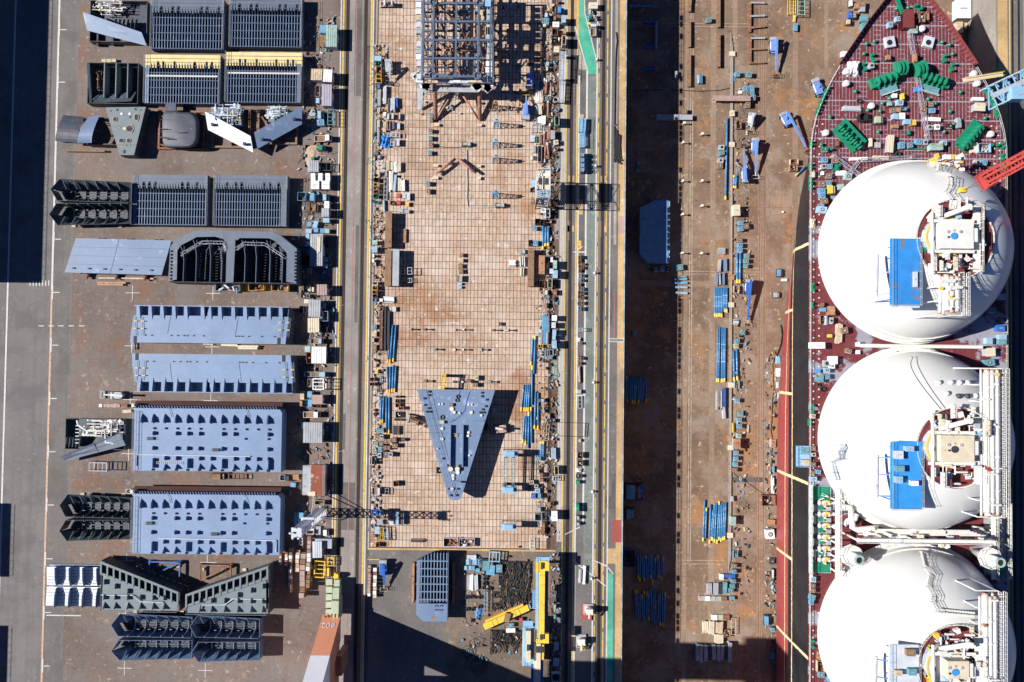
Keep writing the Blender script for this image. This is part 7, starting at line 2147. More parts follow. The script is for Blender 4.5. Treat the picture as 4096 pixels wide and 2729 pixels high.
def ropes(label, pts, z, r=.1, m='cable', name='cable'):
 C = W(*pts[len(pts)//2], z); t = thing(name, label, 'cable', (C[0], C[1], z)); MB().tube([(W(u, v, z)[0] - C[0], W(u, v, z)[1] - C[1], r + .01) for u, v in pts], r, 6).build('run', MATS[m], t); MB().tube([(W(*pts[-1], z)[0] - C[0], W(*pts[-1], z)[1] - C[1], r + .02), (W(*pts[-1], z)[0] - C[0] + .3, W(*pts[-1], z)[1] - C[1], r + .1)], r*1.5, 8).build('plug', MATS['dark'], t)
R = random.Random(3)
for i in range(7):
 x = 2458 + i*3.6; ropes('%s black hose from the left in the bundle at the dock edge' % ordw(i + 1), [(x + R.uniform(-2, 2), 505 + 8*i), (x + R.uniform(-2, 2), 540), (x + R.uniform(-3, 3), 580), (x + R.uniform(-3, 3), 620), (x - 2 + i, 648 + R.uniform(-20, 10))], .05, .17, name='hose')
ropes('long black hose along the pale band, upper right', [(2464,130),(2468,165),(2464,200),(2462,260),(2460,340),(2459,420),(2458,500)], .05, .14)
ropes('black cable crossing the dock floor near the pink girder', [(2540,366),(2640,360),(2720,362),(2800,366),(2880,362),(2920,353)], ZD + .02, .1)
ropes('pale grey hose in an L shape on the tiled slab', [(1867,600),(1868,680),(1870,740),(1868,790),(1872,828),(1900,832),(1950,831),(1995,826)], .07, .13, 'grey')
ropes('dark hose from the junction box leftwards on the slab', [(1737,586),(1780,590),(1820,591),(1855,588)], .07, .1)
ropes('red brown hose snaking beside the ship hull', [(3085,1430),(3088,1480),(3092,1560),(3086,1600),(3084,1680),(3080,1720),(3086,1760),(3083,1850),(3080,1920),(3082,1976)], ZD + .02, .16, 'brown')
ropes('black hose curving along the hull from upper boat side', [(3122,1300),(3128,1340),(3122,1380),(3108,1418),(3092,1440)], ZD + .02, .16)
ropes('dark cable sagging from pipe trunk to rusty shed', [(2918,1855),(2940,1900),(2990,1930),(3030,1960),(3060,1978)], ZD + .02, .08)
def pump_cart(label, u, v, z):
 C = W(u, v, z + .6); t = thing('pump_cart', label, 'pump', (C[0], C[1], z)); MB().box(-1.2, 1.2, -.6, .6, .3, .55).build('deck', MATS['dark'], t); MB().tube([(-.9, 0, .95), (.2, 0, .95)], .4, 10).build('pump', MATS['olive'], t); MB().box(.3, 1.1, -.5, .5, .55, 1.3).build('motor', MATS['grey'], t)
 for sx in (-.8, .8):
  for sy in (-.65, .65): MB().tube([(sx, sy - .08, .3), (sx, sy + .08, .3)], .3, 10).build('wheel', MATS['rubber'], t)
pump_cart('olive pump cart where three hoses meet on the slab', 1866, 578, .07); pump_cart('small pump cart at the end of the pale grey hose', 2000, 822, .07)
# hinged light stands with long truss shadows
for i, (u, v, m) in enumerate(((1980, 420, 'brown'), (1984, 490, 'lightblue'), (1980, 570, 'lightblue'), (1980, 632, 'grey'), (1980, 775, 'blue'))):
 C = W(u, v, 3.0); t = thing('jack_stand', '%s tall jack stand from the top, below the jacket frame' % ordw(i + 1), 'stand', (C[0], C[1], .07), 0, 'tall jack stands below the jacket frame'); h = 5.0
 for sx in (-.6, .6):
  for sy in (-.6, .6): MB().bar((sx*1.3, sy*1.3, 0), (sx*.6, sy*.6, h), .14).build('leg', MATS[m], t)
 b = MB()
 for k in range(4):
  f = 1.3 - .7*k/4
  for p, q in (((-.6, -.6), (.6, -.6)), ((.6, -.6), (.6, .6)), ((.6, .6), (-.6, .6)), ((-.6, .6), (-.6, -.6))): b.bar((p[0]*f, p[1]*f, h*k/4 + .3), (q[0]*f*.9, q[1]*f*.9, h*(k+1)/4), .09); b.bar((p[0]*f, p[1]*f, h*k/4 + .3), (q[0]*f, q[1]*f, h*k/4 + .3), .09)
 b.build('bracing', MATS[m], t); MB().box(-.5, .5, -.5, .5, h, h + .25).build('head', MATS[m], t); MB().cyl(0, 0, h + .25, h + 1.1, .15, 8).build('screw', MATS['grey'], t)
# A-frame pipes on the slab
for lab, a, b in (('left leg of the rust red pipe V on the slab', (1743, 696), (1822, 636)), ('right leg of the rust red pipe V on the slab', (1829, 635), (1905, 693))):
 A, B = Vector((*W(*a, 1.2), 1.3)), Vector((*W(*b, 1.2), 1.3)); C = (A + B)/2; t = thing('steel_pipe', lab, 'pipe', (C.x, C.y, .07)); A -= C; B -= C; A.z = B.z = 1.4
 MB().tube([A, B], .38, 12).build('tube', MATS['tubeorange'], t, True)
 for q in (.2, .75): k = A.lerp(B, q); MB().box(k.x - .4, k.x + .4, k.y - .4, k.y + .4, 0, 1.05).build('support_block', MATS['silver'], t)
# scaffold ladders and gangways
def ladder_thing(label, a, b, z, w=.8, m='skyblue', zt=1.0, name='gangway', cat='gangway', n=22):
 A, B = Vector((*W(*a, z + zt), zt)), Vector((*W(*b, z + zt), zt)); C = (A + B)/2; t = thing(name, label, cat, (C.x, C.y, z)); A -= C; B -= C; A.z = B.z = zt; d = (B - A).normalized(); nn = Vector((-d.y, d.x, 0))*w/2
 for s in (-1, 1):
  MB().bar(A + nn*s, B + nn*s, .12, .25).build('side_beam', MATS[m], t); MB().bar(A + nn*s + Vector((0, 0, .9)), B + nn*s + Vector((0, 0, .9)), .06).build('handrail', MATS[m], t)
  for k in range(7): p = A.lerp(B, k/6) + nn*s; MB().bar(p, p + Vector((0, 0, .9)), .06).build('rail_post', MATS[m], t)
 for k in range(n): p = A.lerp(B, (k + .5)/n); MB().bar(p - nn, p + nn, .14, .06).build('tread', MATS[m], t)
 for q in (.1, .9): p = A.lerp(B, q); MB().box(p.x - .4, p.x + .4, p.y - .4, p.y + .4, 0, zt - .12).build('leg', MATS['dark'], t)
ladder_thing('light blue gangway upper left of the road bay', (2324, 472), (2322, 528), .05, .9); ladder_thing('light blue gangway lying right of its twin', (2337, 474), (2333, 532), .05, .9); ladder_thing('light blue gangway below the pair in road bay', (2330, 532), (2331, 590), .05, 1.2)
for i, v in enumerate((612, 634, 655, 672)): ladder_thing('%s light blue trestle from the top in road bay' % ordw(i + 1), (2330, v), (2330, v + 14), .05, .7, zt=1.9, n=6, name='trestle', cat='trestle')
ladder_thing('yellow stair onto the top of the bow deck block', (1778, 1497), (1769, 1565), .07, 1.0, 'yellow', 3.6, 'access_stair', 'stair')
ladder_thing('silver scaffold walkway beside the crane rail, upper length', (2252, 205), (2248, 320), .05, 1.6, 'silver', 2.6, n=34, name='scaffold_walkway'); ladder_thing('silver scaffold walkway beside the crane rail, lower length', (2250, 322), (2246, 412), .05, 1.4, 'silver', 1.4, n=30, name='scaffold_walkway')
ladder_thing('pale green scaffold beam, left of the twin posts', (2024, 1812), (2020, 1960), .07, .5, 'teal', 4.0, 'scaffold_beam', 'scaffold', 8); ladder_thing('pale green scaffold beam, right of the twin posts', (2056, 1812), (2052, 1960), .07, .5, 'teal', 4.0, 'scaffold_beam', 'scaffold', 8)
for lab, u, v in (('upper light blue carriage of the scaffold beams', 2042, 1816), ('middle light blue carriage of the scaffold beams', 2038, 1960), ('lower light blue carriage of the scaffold beams', 2036, 2108)):
 C = W(u, v, 4.5); t = thing('lifting_carriage', lab, 'carriage', (C[0], C[1], .07)); MB().box(-1.9, 1.9, -.8, .8, 4.1, 4.6).build('deck', MATS['lightblue'], t); MB().box(-1.2, 1.0, -.4, .7, 4.6, 5.3).build('winch', MATS['skyblue'], t)
 for s in (-1.8, 1.8):
  for q in (-.7, .7): MB().box(s - .1, s + .1, q - .1, q + .1, 0, 4.1).build('post', MATS['lightblue'], t)
mat('dockblue', (.13,.27,.46), rough=.5)
# pontoon-like blue box plate standing in the shaded dock
t, sx, sy = root_rect('dock_gate_panel', 'dark blue flat panel lying in the shaded dock', 'ship block', (2559, 802, 2677, 1052), ZD + 3.0, ZD)
ch = sx*.42
MB().prism([(-sx/2, -sy*.36), (-sx/2 + sx*.27, -sy/2), (sx/2, -sy/2), (sx/2, sy/2), (0, sy/2), (-sx/2, sy*.38)], .4, 3.0).build('plate', MATS['dockblue'], t)
for k in range(8): MB().box(sx/2, sx/2 + .12, -sy/2 + .6 + k*sy*.125, -sy/2 + .6 + k*sy*.125 + 1.4, 2.4, 3.0).build('edge_fender', MATS['white'], t)
for u, v in ((-.38, .2), (-.38, -.1), (.3, .15), (.1, -.35)): MB().cyl(u*sx, v*sy, 3.0, 3.05, .2, 8).build('lug', MATS['dark'], t)
supports(t, sx*.8, sy, .4, 3)
# white barge bollard crane on the road, lower part
def road_machine(label, u0, v0, u1, v1, h, m, seed):
 cx, cy, sx, sy = rect(u0, v0, u1, v1, h); t = thing('winch_unit', label, 'winch', (cx, cy, .05)); R = random.Random(seed)
 MB().box(-sx/2, sx/2, -sy/2, sy/2, 0, .5).build('base', MATS['grey'], t); MB().cyl(0, 0, .5, h*.7, min(sx, sy)*.35, 16).build('turret', MATS[m], t); MB().box(-sx*.3, sx*.35, -sy*.2, sy*.3, h*.7, h).build('cab', MATS[m], t); MB().tube([(0, -sy*.1, h), (0, -sy*.65, h*.8)], .22, 8).build('arm', MATS[m], t)
 for k in range(5): MB().box(-sx*.45 + k*sx*.2, -sx*.38 + k*sx*.2, -sy*.48, -sy*.4, .5, 1.4).build('post', MATS['yellow'], t)
road_machine('white slewing winch on the red paved bay, lower road', 2338, 2430, 2378, 2472, 3.4, 'shipwhite', 1); road_machine('white and mint pump unit low on the crane road', 2306, 2548, 2346, 2598, 2.4, 'shipwhite', 2)
sheet('red_bay', UX(2334), UX(2384), VY(2478), VY(2410), .055, 'redpaint')
t = thing('pickup_truck', 'white pickup truck facing up in the bay beside green path', 'truck', (*W(2374, 118, 1.5), .05), math.pi/2); mk('tr', t, 3.3, 1.5, 2, 'silver', random.Random(1))
# sand pile under the grey shed
C = W(1252, 625); t = thing('sand_heap', 'low pale sand heap above a square grey shed', 'sand', (C[0], C[1], 0)); o = MB(); V = []
for i in range(17):
 for j in range(17):
  a, b = i/8 - 1, j/8 - 1; r = math.hypot(a, b); V.append((a*2.1, b*3.0, max(.01, .5*(1 - r) + .1*mnoise.noise(Vector((a*3, b*3, 0)))) if r < 1 else .0))
o.add(V, [(i*17+j, (i+1)*17+j, (i+1)*17+j+1, i*17+j+1) for i in range(16) for j in range(16)]).build('mound', MATS['sand'], t)['kind'] = 'stuff'
# rusty roofed shed beside the rail road
t, sx, sy = root_rect('shed', 'shed with rust red sheet roof beside the crane rail', 'shed', (1206, 1860, 1300, 1985), 3.4, .01)
MB().box(-sx/2 + .2, sx/2 - .2, -sy/2 + .2, sy/2 - .2, 0, 3.1).build('wall', MATS['grey'], t); rf = MB().slab([(-sx/2 + 1.6, -sy/2, 3.0), (sx/2 - .9, -sy/2, 3.5), (sx/2 - .9, sy/2, 3.5), (-sx/2 + 1.6, sy/2, 3.0)], .1).build('roof', MATS['rustsheet'], t)
MB().slab([(-sx/2, -sy/2 + 1, 2.4), (-sx/2 + 1.6, -sy/2 + 1, 2.9), (-sx/2 + 1.6, sy*.1, 2.9), (-sx/2, sy*.1, 2.4)], .08).build('porch_roof', MATS['pink'], t); MB().slab([(sx/2 - .9, -sy/2, 3.48), (sx/2, -sy/2, 3.2), (sx/2, sy/2, 3.2), (sx/2 - .9, sy/2, 3.48)], .08).build('roof_edge', MATS['pink'], t)
MB().box(-sx*.22, sx*.1, -sy/2 + .1, -sy/2 + 1.2, 3.3, 3.5).build('roof_sheet', MATS['cream'], t); MB().box(sx/2 - .2, sx/2 - .14, -1.5, 1.5, 0, 2.4).build('door', MATS['brown'], t)
# ================================================================ THE GAS CARRIER
SXC, ZK, ZDK = 98.4, -11.4, 14.0
ship = thing('gas_carrier', 'gas carrier under construction with red deck and white domed tanks', 'ship', (SXC, 0, ZD))
def SL(u, v, z): x, y = W(u, v, z); return (x - SXC, y, z - ZD)
def hull_material():
 m, nt, b, pos = _start('hullpaint', .5)
 sx = nt.nodes.new('ShaderNodeSeparateXYZ'); nt.links.new(pos, sx.inputs[0]); z, y = sx.outputs[2], sx.outputs[1]
 n1 = _noise(nt, pos, .25, 5); n2 = _noise(nt, pos, .9, 3)
 red = _mix(nt, _ramp(nt, n1, .35, .65), (.27,.045,.048), (.33,.06,.06)); blk = _mix(nt, _ramp(nt, n1, .4, .75), (.008,.009,.012), (.02,.021,.026))
 c = _mix(nt, _math(nt, 'GREATER_THAN', z, -.3), red, blk)
 wob = _math(nt, 'MULTIPLY', _math(nt, 'SUBTRACT', n2, .5), .9)
 seam = None
 for z0, w in ((2.6, .30), (-3.0, .22), (-10.6, .4)):
  k = _math(nt, 'LESS_THAN', _math(nt, 'ABSOLUTE', _math(nt, 'ADD', _math(nt, 'SUBTRACT', z, z0), wob)), w); seam = k if seam is None else _math(nt, 'MAXIMUM', seam, k)
 for y0, zlo, zhi in ((W(3105, 2500, -11)[1], -12, 14), (W(3105, 2190, -11)[1], -12, 3), (W(3108, 1880, -11)[1], -12, 14), (W(3118, 1570, -8)[1], -12, 3), (W(3146, 1248, -6)[1], -12, 3), (W(3180, 1000, 3)[1], -6, 14)):
  k = _math(nt, 'LESS_THAN', _math(nt, 'ABSOLUTE', _math(nt, 'ADD', _math(nt, 'SUBTRACT', y, y0), _math(nt, 'MULTIPLY', wob, .6))), .38)
  k = _math(nt, 'MULTIPLY', k, _math(nt, 'MULTIPLY', _math(nt, 'GREATER_THAN', z, zlo), _math(nt, 'LESS_THAN', z, zhi))); seam = _math(nt, 'MAXIMUM', seam, k)
 c = _mix(nt, _math(nt, 'MULTIPLY', seam, _math(nt, 'LESS_THAN', y, 38.0)), c, (.72,.58,.33))
 nt.links.new(c, b.inputs['Base Color']); MATS['hullpaint'] = m
hull_material()
def deck_material():
 m, nt, b, pos = _start('deckpaint', .6)
 sx = nt.nodes.new('ShaderNodeSeparateXYZ'); nt.links.new(pos, sx.inputs[0]); x, y = sx.outputs[0], sx.outputs[1]
 n1 = _noise(nt, pos, .12, 5); n2 = _noise(nt, pos, 1.2, 4)
 red = _mix(nt, _ramp(nt, n2, .35, .65), (.125,.024,.029), (.17,.036,.041)); grey = _mix(nt, n2, (.24,.26,.32), (.36,.37,.44))
 def ln(c_, per, w, off=0.0):
  return _math(nt, 'LESS_THAN', _math(nt, 'FRACT', _math(nt, 'DIVIDE', _math(nt, 'ADD', c_, 500 + off), per)), w/per)
 wn_ = nt.nodes.new('ShaderNodeTexWhiteNoise'); sn = nt.nodes.new('ShaderNodeVectorMath'); sn.operation = 'SNAP'; sn.inputs[1].default_value = (.86, 4.8, 100); nt.links.new(pos, sn.inputs[0]); nt.links.new(sn.outputs[0], wn_.inputs[0])
 vert = _math(nt, 'MULTIPLY', ln(x, .86, .13), _math(nt, 'GREATER_THAN', wn_.outputs[0], .12))
 hor = _math(nt, 'MAXIMUM', ln(y, 4.8, .30), _math(nt, 'MULTIPLY', ln(y, 1.2, .14), _math(nt, 'GREATER_THAN', wn_.outputs[0], .66)))
 g = _math(nt, 'MAXIMUM', vert, hor); g = _math(nt, 'MULTIPLY', g, _ramp(nt, n2, .3, .5, .35, .9))
 fore = _ramp(nt, y, 43.0, 47.0)
 c = _mix(nt, _math(nt, 'MULTIPLY', g, fore), red, grey)
 patch = _ramp(nt, n1, .52, .56); patch2 = _math(nt, 'MULTIPLY', patch, _math(nt, 'SUBTRACT', 1.0, fore))
 c = _mix(nt, _math(nt, 'MULTIPLY', patch2, .85), c, grey)
 nt.links.new(c, b.inputs['Base Color']); MATS['deckpaint'] = m
deck_material()
# hull sections: Y, half breadth at deck, half breadth at knuckle, half breadth at bottom, deck height
SEC = [(99.5, .5, .3, .2), (96, 2.8, 1.0, .4), (91.7, 5.8, 2.2, .9), (86.5, 9.8, 4.0, 1.8), (80.5, 13.8, 6.6, 3.2), (75.8, 16.9, 9.0, 4.8), (70, 20.1, 12.2, 7.2), (64.7, 22.4, 15.4, 9.6), (61, 23.6, 17.6, 11.4), (56, 24.5, 20.2, 13.8), (50, 24.6, 21.8, 15.8), (44, 24.6, 22.8, 17.2), (36, 24.6, 23.8, 18.8), (26, 24.6, 24.4, 20.6), (14, 24.6, 24.6, 22.2), (0, 24.6, 24.6, 23.4), (-16, 24.6, 24.6, 24.2), (-34, 24.6, 24.6, 24.4), (-170, 24.6, 24.6, 24.4)]
def bd(y, k=1):
 for (a, b) in zip(SEC, SEC[1:]):
  if a[0] >= y >= b[0]: f = (a[0] - y)/(a[0] - b[0]); return a[k] + (b[k] - a[k])*f
 return SEC[-1][k] if y < 0 else 0
def build_hull():
 V, F = [], []; zz = [ZK, ZK + .25, ZK + 1.4, -4, 3, 9, ZDK]; n = len(zz)
 for (y, d, k, bt) in SEC:
  prof = [bt - 1.6 if bt > 3 else bt*.5, bt - .5 if bt > 3 else bt*.8, bt, bt + (k - bt)*.55, k, k + (d - k)*.45, d]
  for s in (1, -1):
   for p, z in zip(prof, zz): V.append((s*max(.05, p), y - (max(0, y - 45)/54)*26*(ZDK - z)/(ZDK - ZK), z - ZD))
 for i in range(len(SEC) - 1):
  o, q = i*2*n, (i+1)*2*n
  for j in range(n - 1):
   F += [(o+j, o+j+1, q+j+1, q+j), (o+n+j+1, o+n+j, q+n+j, q+n+j+1)]
  F.append((o, q, q+n, o+n))
 MB().add(V, F).build('hull', MATS['hullpaint'], ship, True)
 V = []; 
 for (y, d, k, b_) in SEC: V += [(d - .02, y, ZDK - ZD), (-d + .02, y, ZDK - ZD)]
 MB().add(V, [(2*i, 2*i+1, 2*i+3, 2*i+2) for i in range(len(SEC) - 1)]).build('deck', MATS['deckpaint'], ship)
 # bow bulwark with stays
 for s in (1, -1):
  V = []; S8 = [q for q in SEC if q[0] >= 75]
  for (y, d, k, b_) in S8: V += [(s*d, y, ZDK - ZD), (s*(d + .35), y, ZDK + 1.5 - ZD), (s*(d + .20), y, ZDK + 1.5 - ZD), (s*(d - .15), y, ZDK - ZD)]
  F = []
  for i in range(len(S8) - 1):
   for j in range(4):
    f = (4*i + j, 4*i + (j+1) % 4, 4*i + 4 + (j+1) % 4, 4*i + 4 + j); F.append(f if s > 0 else f[::-1])
  bw = MB().add(V, F).build('bulwark', MATS['topred'], ship)
  for k in range(24):
   y = 76 + k*.95; d = bd(y); MB().slab([(s*(d - .2), y, ZDK + 1.3 - ZD), (s*(d - 1.3), y - .35*1, ZDK + .05 - ZD), (s*(d - 1.3), y - .23, ZDK + .05 - ZD), (s*(d - .2), y + .12, ZDK + 1.3 - ZD)], .05).build('bulwark_stay', MATS['topred'], bw)
  pts = [(s*(bd(y) - .15), y, ZDK - ZD) for y in [75 - 4*k for k in range(10)]] + [(s*24.4, y, ZDK - ZD) for y in range(34, -101, -9)]
  handrail(ship, pts, 1.1, 1.8, 'shipwhite', .07)
 # white speckled anchor points along the deck edge
 dm = MB().cyl(0, 0, 0, .12, .2, 8).mesh('lashing_point', MATS['shipwhite'])
 for r_, off in ((1.3, 0), (2.6, .5)):
  for k in range(84):
   y = 60 - k*1.9
   if abs(y + 48) < 12: continue
   obj('lashing_point', dm, ship, (-(bd(y) - r_), y + off, ZDK - ZD))
   if y > 25: obj('lashing_point', dm, ship, (bd(y) - r_, y + off, ZDK - ZD))
build_hull()
# ---------------------------------------------------------------- domes
DOME_R, DOME_Z = 22.0, 15.3
def dome(y0, idx):
 z0 = DOME_Z - ZD; V, F = [], []; N, K = 96, 26; rt = 8.7
 amax = math.acos(rt/DOME_R)
 rows = [(DOME_R, ZDK - ZD)] + [(DOME_R*math.cos(amax*i/K), z0 + DOME_R*math.sin(amax*i/K)) for i in range(K + 1)]
 for r, z in rows:
  for j in range(N): a = 2*math.pi*j/N; V.append((r*math.cos(a), y0 + r*math.sin(a), z))
 for i in range(len(rows) - 1):
  for j in range(N): F.append((i*N + j, i*N + (j+1) % N, (i+1)*N + (j+1) % N, (i+1)*N + j))
 d = MB().add(V, F).build('tank_dome', MATS['domewhite'], ship, True)
 zt = rows[-1][1]
 MB().cyl(0, y0, zt - .3, zt - .12, rt, 48).build('top_deck', MATS['topred'], d)
 MB().ring(0, y0, zt - .3, zt + .15, rt, rt + .25, 64).build('top_rim', MATS['shipwhite'], d)
 for rr, zz, w in ((22.25, 1.6, .9), (22.15, 3.4, .5), (21.6, 5.6, .3)):
  r0 = math.sqrt(DOME_R**2 - max(0, zz - 1.3)**2); MB().ring(0, y0, ZDK - ZD + zz, ZDK - ZD + zz + .12, r0 - .1, r0 + w, 96).build('base_ring', MATS['shipwhite'], d)
 r = MB()
 for k in range(64):
  a = 2*math.pi*k/64; x, y = 22.4*math.cos(a), y0 + 22.4*math.sin(a); r.box(x - .05, x + .05, y - .05, y + .05, ZDK - ZD + 2.3, ZDK - ZD + 3.3)
 r.ring(0, y0, ZDK - ZD + 3.2, ZDK - ZD + 3.3, 22.37, 22.45, 96).build('ring_rail', MATS['shipwhite'], d)
 r = MB()
 for k in range(40):
  a = math.radians(70) + math.radians(200)*k/39; x, y = 8.9*math.cos(a), y0 + 8.9*math.sin(a); r.bar((x, y, zt), (x*1.02, y0 + (y - y0)*1.02, zt + 1.1), .08)
 for z in (.55, 1.1):
  for k in range(39):
   a, b_ = math.radians(70) + math.radians(200)*k/39, math.radians(70) + math.radians(200)*(k+1)/39
   r.bar((9*math.cos(a), y0 + 9*math.sin(a), zt + z), (9*math.cos(b_), y0 + 9*math.sin(b_), zt + z), .07)
 r.build('top_rail', MATS['shipwhite'], d)
 # hatch house on the tank top
 hx, hy = -2.6, y0 + .3; Z = zt - .12
 MB().cyl(hx - .6, hy, Z, Z + 2.2, 4.3, 40).build('tank_collar', MATS['silver'], d); MB().ring(hx - .6, hy, Z + 2.2, Z + 2.35, 4.1, 4.45, 40).build('collar_ring', MATS['yellow'], d)
 hw = (0, 0, 1.3)[idx]; MB().box(hx - 3.0 + hw, hx + 4.2 - hw, hy - 2.9 + hw, hy + 2.8 - hw*.5, Z + 2.0, Z + 4.6).build('hatch_house', MATS['shipwhite' if idx == 0 else 'cream'], d); MB().box(hx + 4.25 - hw, hx + 5.2 - hw, hy - 1.4, hy + 1.6, Z + 2, Z + 4.4).build('side_cabinet', MATS['shipwhite'], d)
 for dx, dy, rr, m in ((-.1, -.2, .75, 'tarp' if idx != 1 else 'dark'), (-1.4, .75, .34, 'grey'), (-.2, 1.05, .26, 'wood'), (1.3, .75, .34, 'grey'), (-1.3, -.45, .22, 'dark')):
  MB().cyl(hx + dx, hy + dy, Z + 4.6, Z + 4.8, rr, 16).build('hatch', MATS[m], d)
 for py in (hy + 3.3, hy - 3.4): MB().box(hx - 5.2, hx + 5, py - .35, py + .35, Z + 3.4, Z + 3.55).build('gangway', MATS['shipwhite'], d)
 st = MB()
 for k in range(10): st.box(hx - 6.4 + k*.36, hx - 6.1 + k*.36, hy - .9, hy, Z + .3 + k*.2, Z + .4 + k*.2)
 st.build('stair', MATS['shipwhite'], d)
 R = random.Random(idx + 40)
 # pipe work standing on the tank top
 MB().tube([(hx - 4.2, hy + 5.2, Z + 3.4), (hx - 4.2, hy - 8.6, Z + 3.6)], .32, 10).build('riser_pipe', MATS['shipwhite'], d)
 MB().tube([(hx - 2.4, hy + 4.0, Z + 2.6), (hx + 2.6, hy + 6.0, Z + 5.4)], .55, 12).cyl(hx + 2.6, hy + 6.0, Z + 4.9, Z + 6.0, .62, 14).build('vent_mast', MATS['shipwhite'], d)
 for k in range(60):
  x, y = R.uniform(-6, 5.5), y0 + R.uniform(-6.3, 6.0)
  if (x + .6)**2 + (y - y0)**2 > 46: continue
  z = Z + R.uniform(.3, 2.0); L = R.uniform(.8, 2.6); MB().tube([(x, y, z), (x + L, y, z), (x + L, y + R.uniform(-1, 1), z)] if R.random() < .5 else [(x, y, Z), (x, y, z + 1), (x, y + L, z + 1)], R.uniform(.08, .2), 7).build('pipe', MATS['shipwhite'], d)
 for k in range(14 if idx == 2 else 7): a = R.uniform(1.6, 4.6); MB().ob(6.8*math.cos(a), y0 + 6.8*math.sin(a), Z, 1.2, .9, .9, a).build('equipment_box', MATS[R.choice(['lightblue', 'yellow', 'silver', 'green', 'grey', 'yellow' if idx == 2 else 'dark'])], d)
 MB().box(2.6, 4.2, y0 - 7.5, y0 + 7.0, Z + 2.6, Z + 2.75).build('gangway', MATS['shipwhite'], d); handrail(d, [(4.2, y0 - 7.5, Z + 2.75), (4.2, y0 + 7, Z + 2.75), (1.5, y0 + 8.6, Z + 2.75)], 1.2, 1.2, 'shipwhite', .08)
 for y in (-6.5, -2, 2.5, 6.5): MB().bar((4.0, y0 + y, Z - 2.5), (4.0, y0 + y, Z + 2.6), .25).bar((2.8, y0 + y, Z - .5), (2.8, y0 + y, Z + 2.6), .25).build('gangway_leg', MATS['shipwhite'], d)
 # crowded walkways, spool pieces and ladders, different on each tank
 for k in range(46):
  x, y = R.uniform(-7, 4.5), y0 + R.uniform(-9.5, 8.0); rr = math.hypot(x, y - y0)
  if rr > 10 or (abs(x - hx) < 4.4 and abs(y - hy) < 2.9 and idx < 2): continue
  z = Z + R.uniform(1.0, 4.2); L = R.uniform(1.0, 3.4); c = R.random()
  if c < .4: MB().tube([(x, y, z), (x, y + L, z)] if R.random() < .6 else [(x, y, z), (x + L*.7, y, z), (x + L*.7, y, z - 1.4)], R.uniform(.12, .36), 10).build('spool_piece', MATS['shipwhite'], d)
  elif c < .7:
   g = MB().box(x, x + R.uniform(.6, 1.4), y, y + L, z, z + .12)
   for q in range(4): g.box(x - .05, x + .03, y + L*q/3 - .04, y + L*q/3 + .04, z, z + 1.0)
   g.box(x - .05, x + .03, y, y + L, z + .95, z + 1.02).build('catwalk', MATS[R.choice(['shipwhite', 'shipwhite', 'cream'])], d)
  else: MB().ob(x, y, z - .8, R.uniform(.5, 1.5), R.uniform(.4, 1.2), R.uniform(.5, 1.1), R.uniform(0, 1.5)).build('fitting', MATS[R.choice(['shipwhite', 'cream', 'silver', 'shipwhite', 'yellow' if idx == 2 else 'grey', 'lightblue'])], d)
 return d, zt
def pipe_rack(d, y0, xa, xb, ya, yb, z, idx, walk=True):
 """fore-and-aft pipe bundle carried over the dome on portal frames"""
 R = random.Random(idx); w = xb - xa
 for i, (q, r_) in enumerate(((.06, .26), (.20, .24), (.34, .62), (.55, .62), (.70, .26), (.80, .45), (.90, .2))):
  x = xa + w*q; y1, y2 = ya + R.uniform(0, 1.0), yb - R.uniform(0, 1.0); p = MB().tube([(x, y1, z + .9), (x, y2, z + .9)], r_, 12).build('cargo_pipe', MATS['shipwhite'], d, True)
  for k in range(4): yy = y1 + (y2 - y1)*(.12 + .24*k + R.uniform(-.05, .05)); MB().tube([(x, yy, z + .9), (x, yy + .22, z + .9)], r_*1.35, 12).build('flange', MATS['shipwhite'], p)
  for yy in (y1, y2 - .3): MB().tube([(x, yy, z + .9), (x, yy + .3, z + .9)], r_*1.05, 12).build('end_band', MATS['orange'], p)
 n = max(3, int((yb - ya)/3.4))
 for k in range(n + 1):
  y = ya + (yb - ya)*k/n; zb = DOME_Z - ZD + math.sqrt(max(1, DOME_R**2 - min(DOME_R**2 - 4, ((xa + xb)/2)**2 + (y - y0)**2))) - .3
  pf = MB().box(xa - .3, xb + .3, y - .12, y + .12, z, z + .3)
  for x in (xa, xb): pf.box(x - .14, x + .14, y - .14, y + .14, min(zb, z) - 1.5, z)
  pf.build('portal_frame', MATS['shipwhite'], d)
 for k in range(7):
  y = R.uniform(ya + 1, yb - 1); L = R.uniform(1.5, w*.6); x = R.uniform(xa, xb - L); MB().tube([(x, y, z + 1.7), (x + L, y, z + 1.7), (x + L, y, z + .9)], R.uniform(.14, .3), 8).build('branch_pipe', MATS['shipwhite'], d)
 for k in range(5): x, y = R.uniform(xa, xb), R.uniform(ya, yb); MB().cyl(x, y, z + 1.2, z + 2.0, .35, 10).build('valve', MATS[R.choice(['yellow', 'red', 'shipwhite', 'orange'])], d)
 if walk:
  g = MB(); xw = xb + .9
  for k in range(int((yb - ya)/.5)): g.box(xw - .55, xw + .55, ya + k*.5, ya + k*.5 + .12, z + .3, z + .38)
  g.box(xw - .6, xw - .5, ya, yb, z + .2, z + .4).box(xw + .5, xw + .6, ya, yb, z + .2, z + .4).build('catwalk', MATS['shipwhite'], d)
  handrail(d, [(xw + .6, ya, z + .4), (xw + .6, yb, z + .4)], 1.1, 1.0, 'shipwhite', .07); handrail(d, [(xw - .6, ya, z + .4), (xw - .6, yb, z + .4)], 1.1, 1.0, 'shipwhite', .07)
DY = [W(3675, 1001, 19)[1], W(3675, 1762, 19)[1], W(3675, 2556, 19)[1]]
domes = []
for i, y in enumerate(DY): domes.append(dome(y, i))
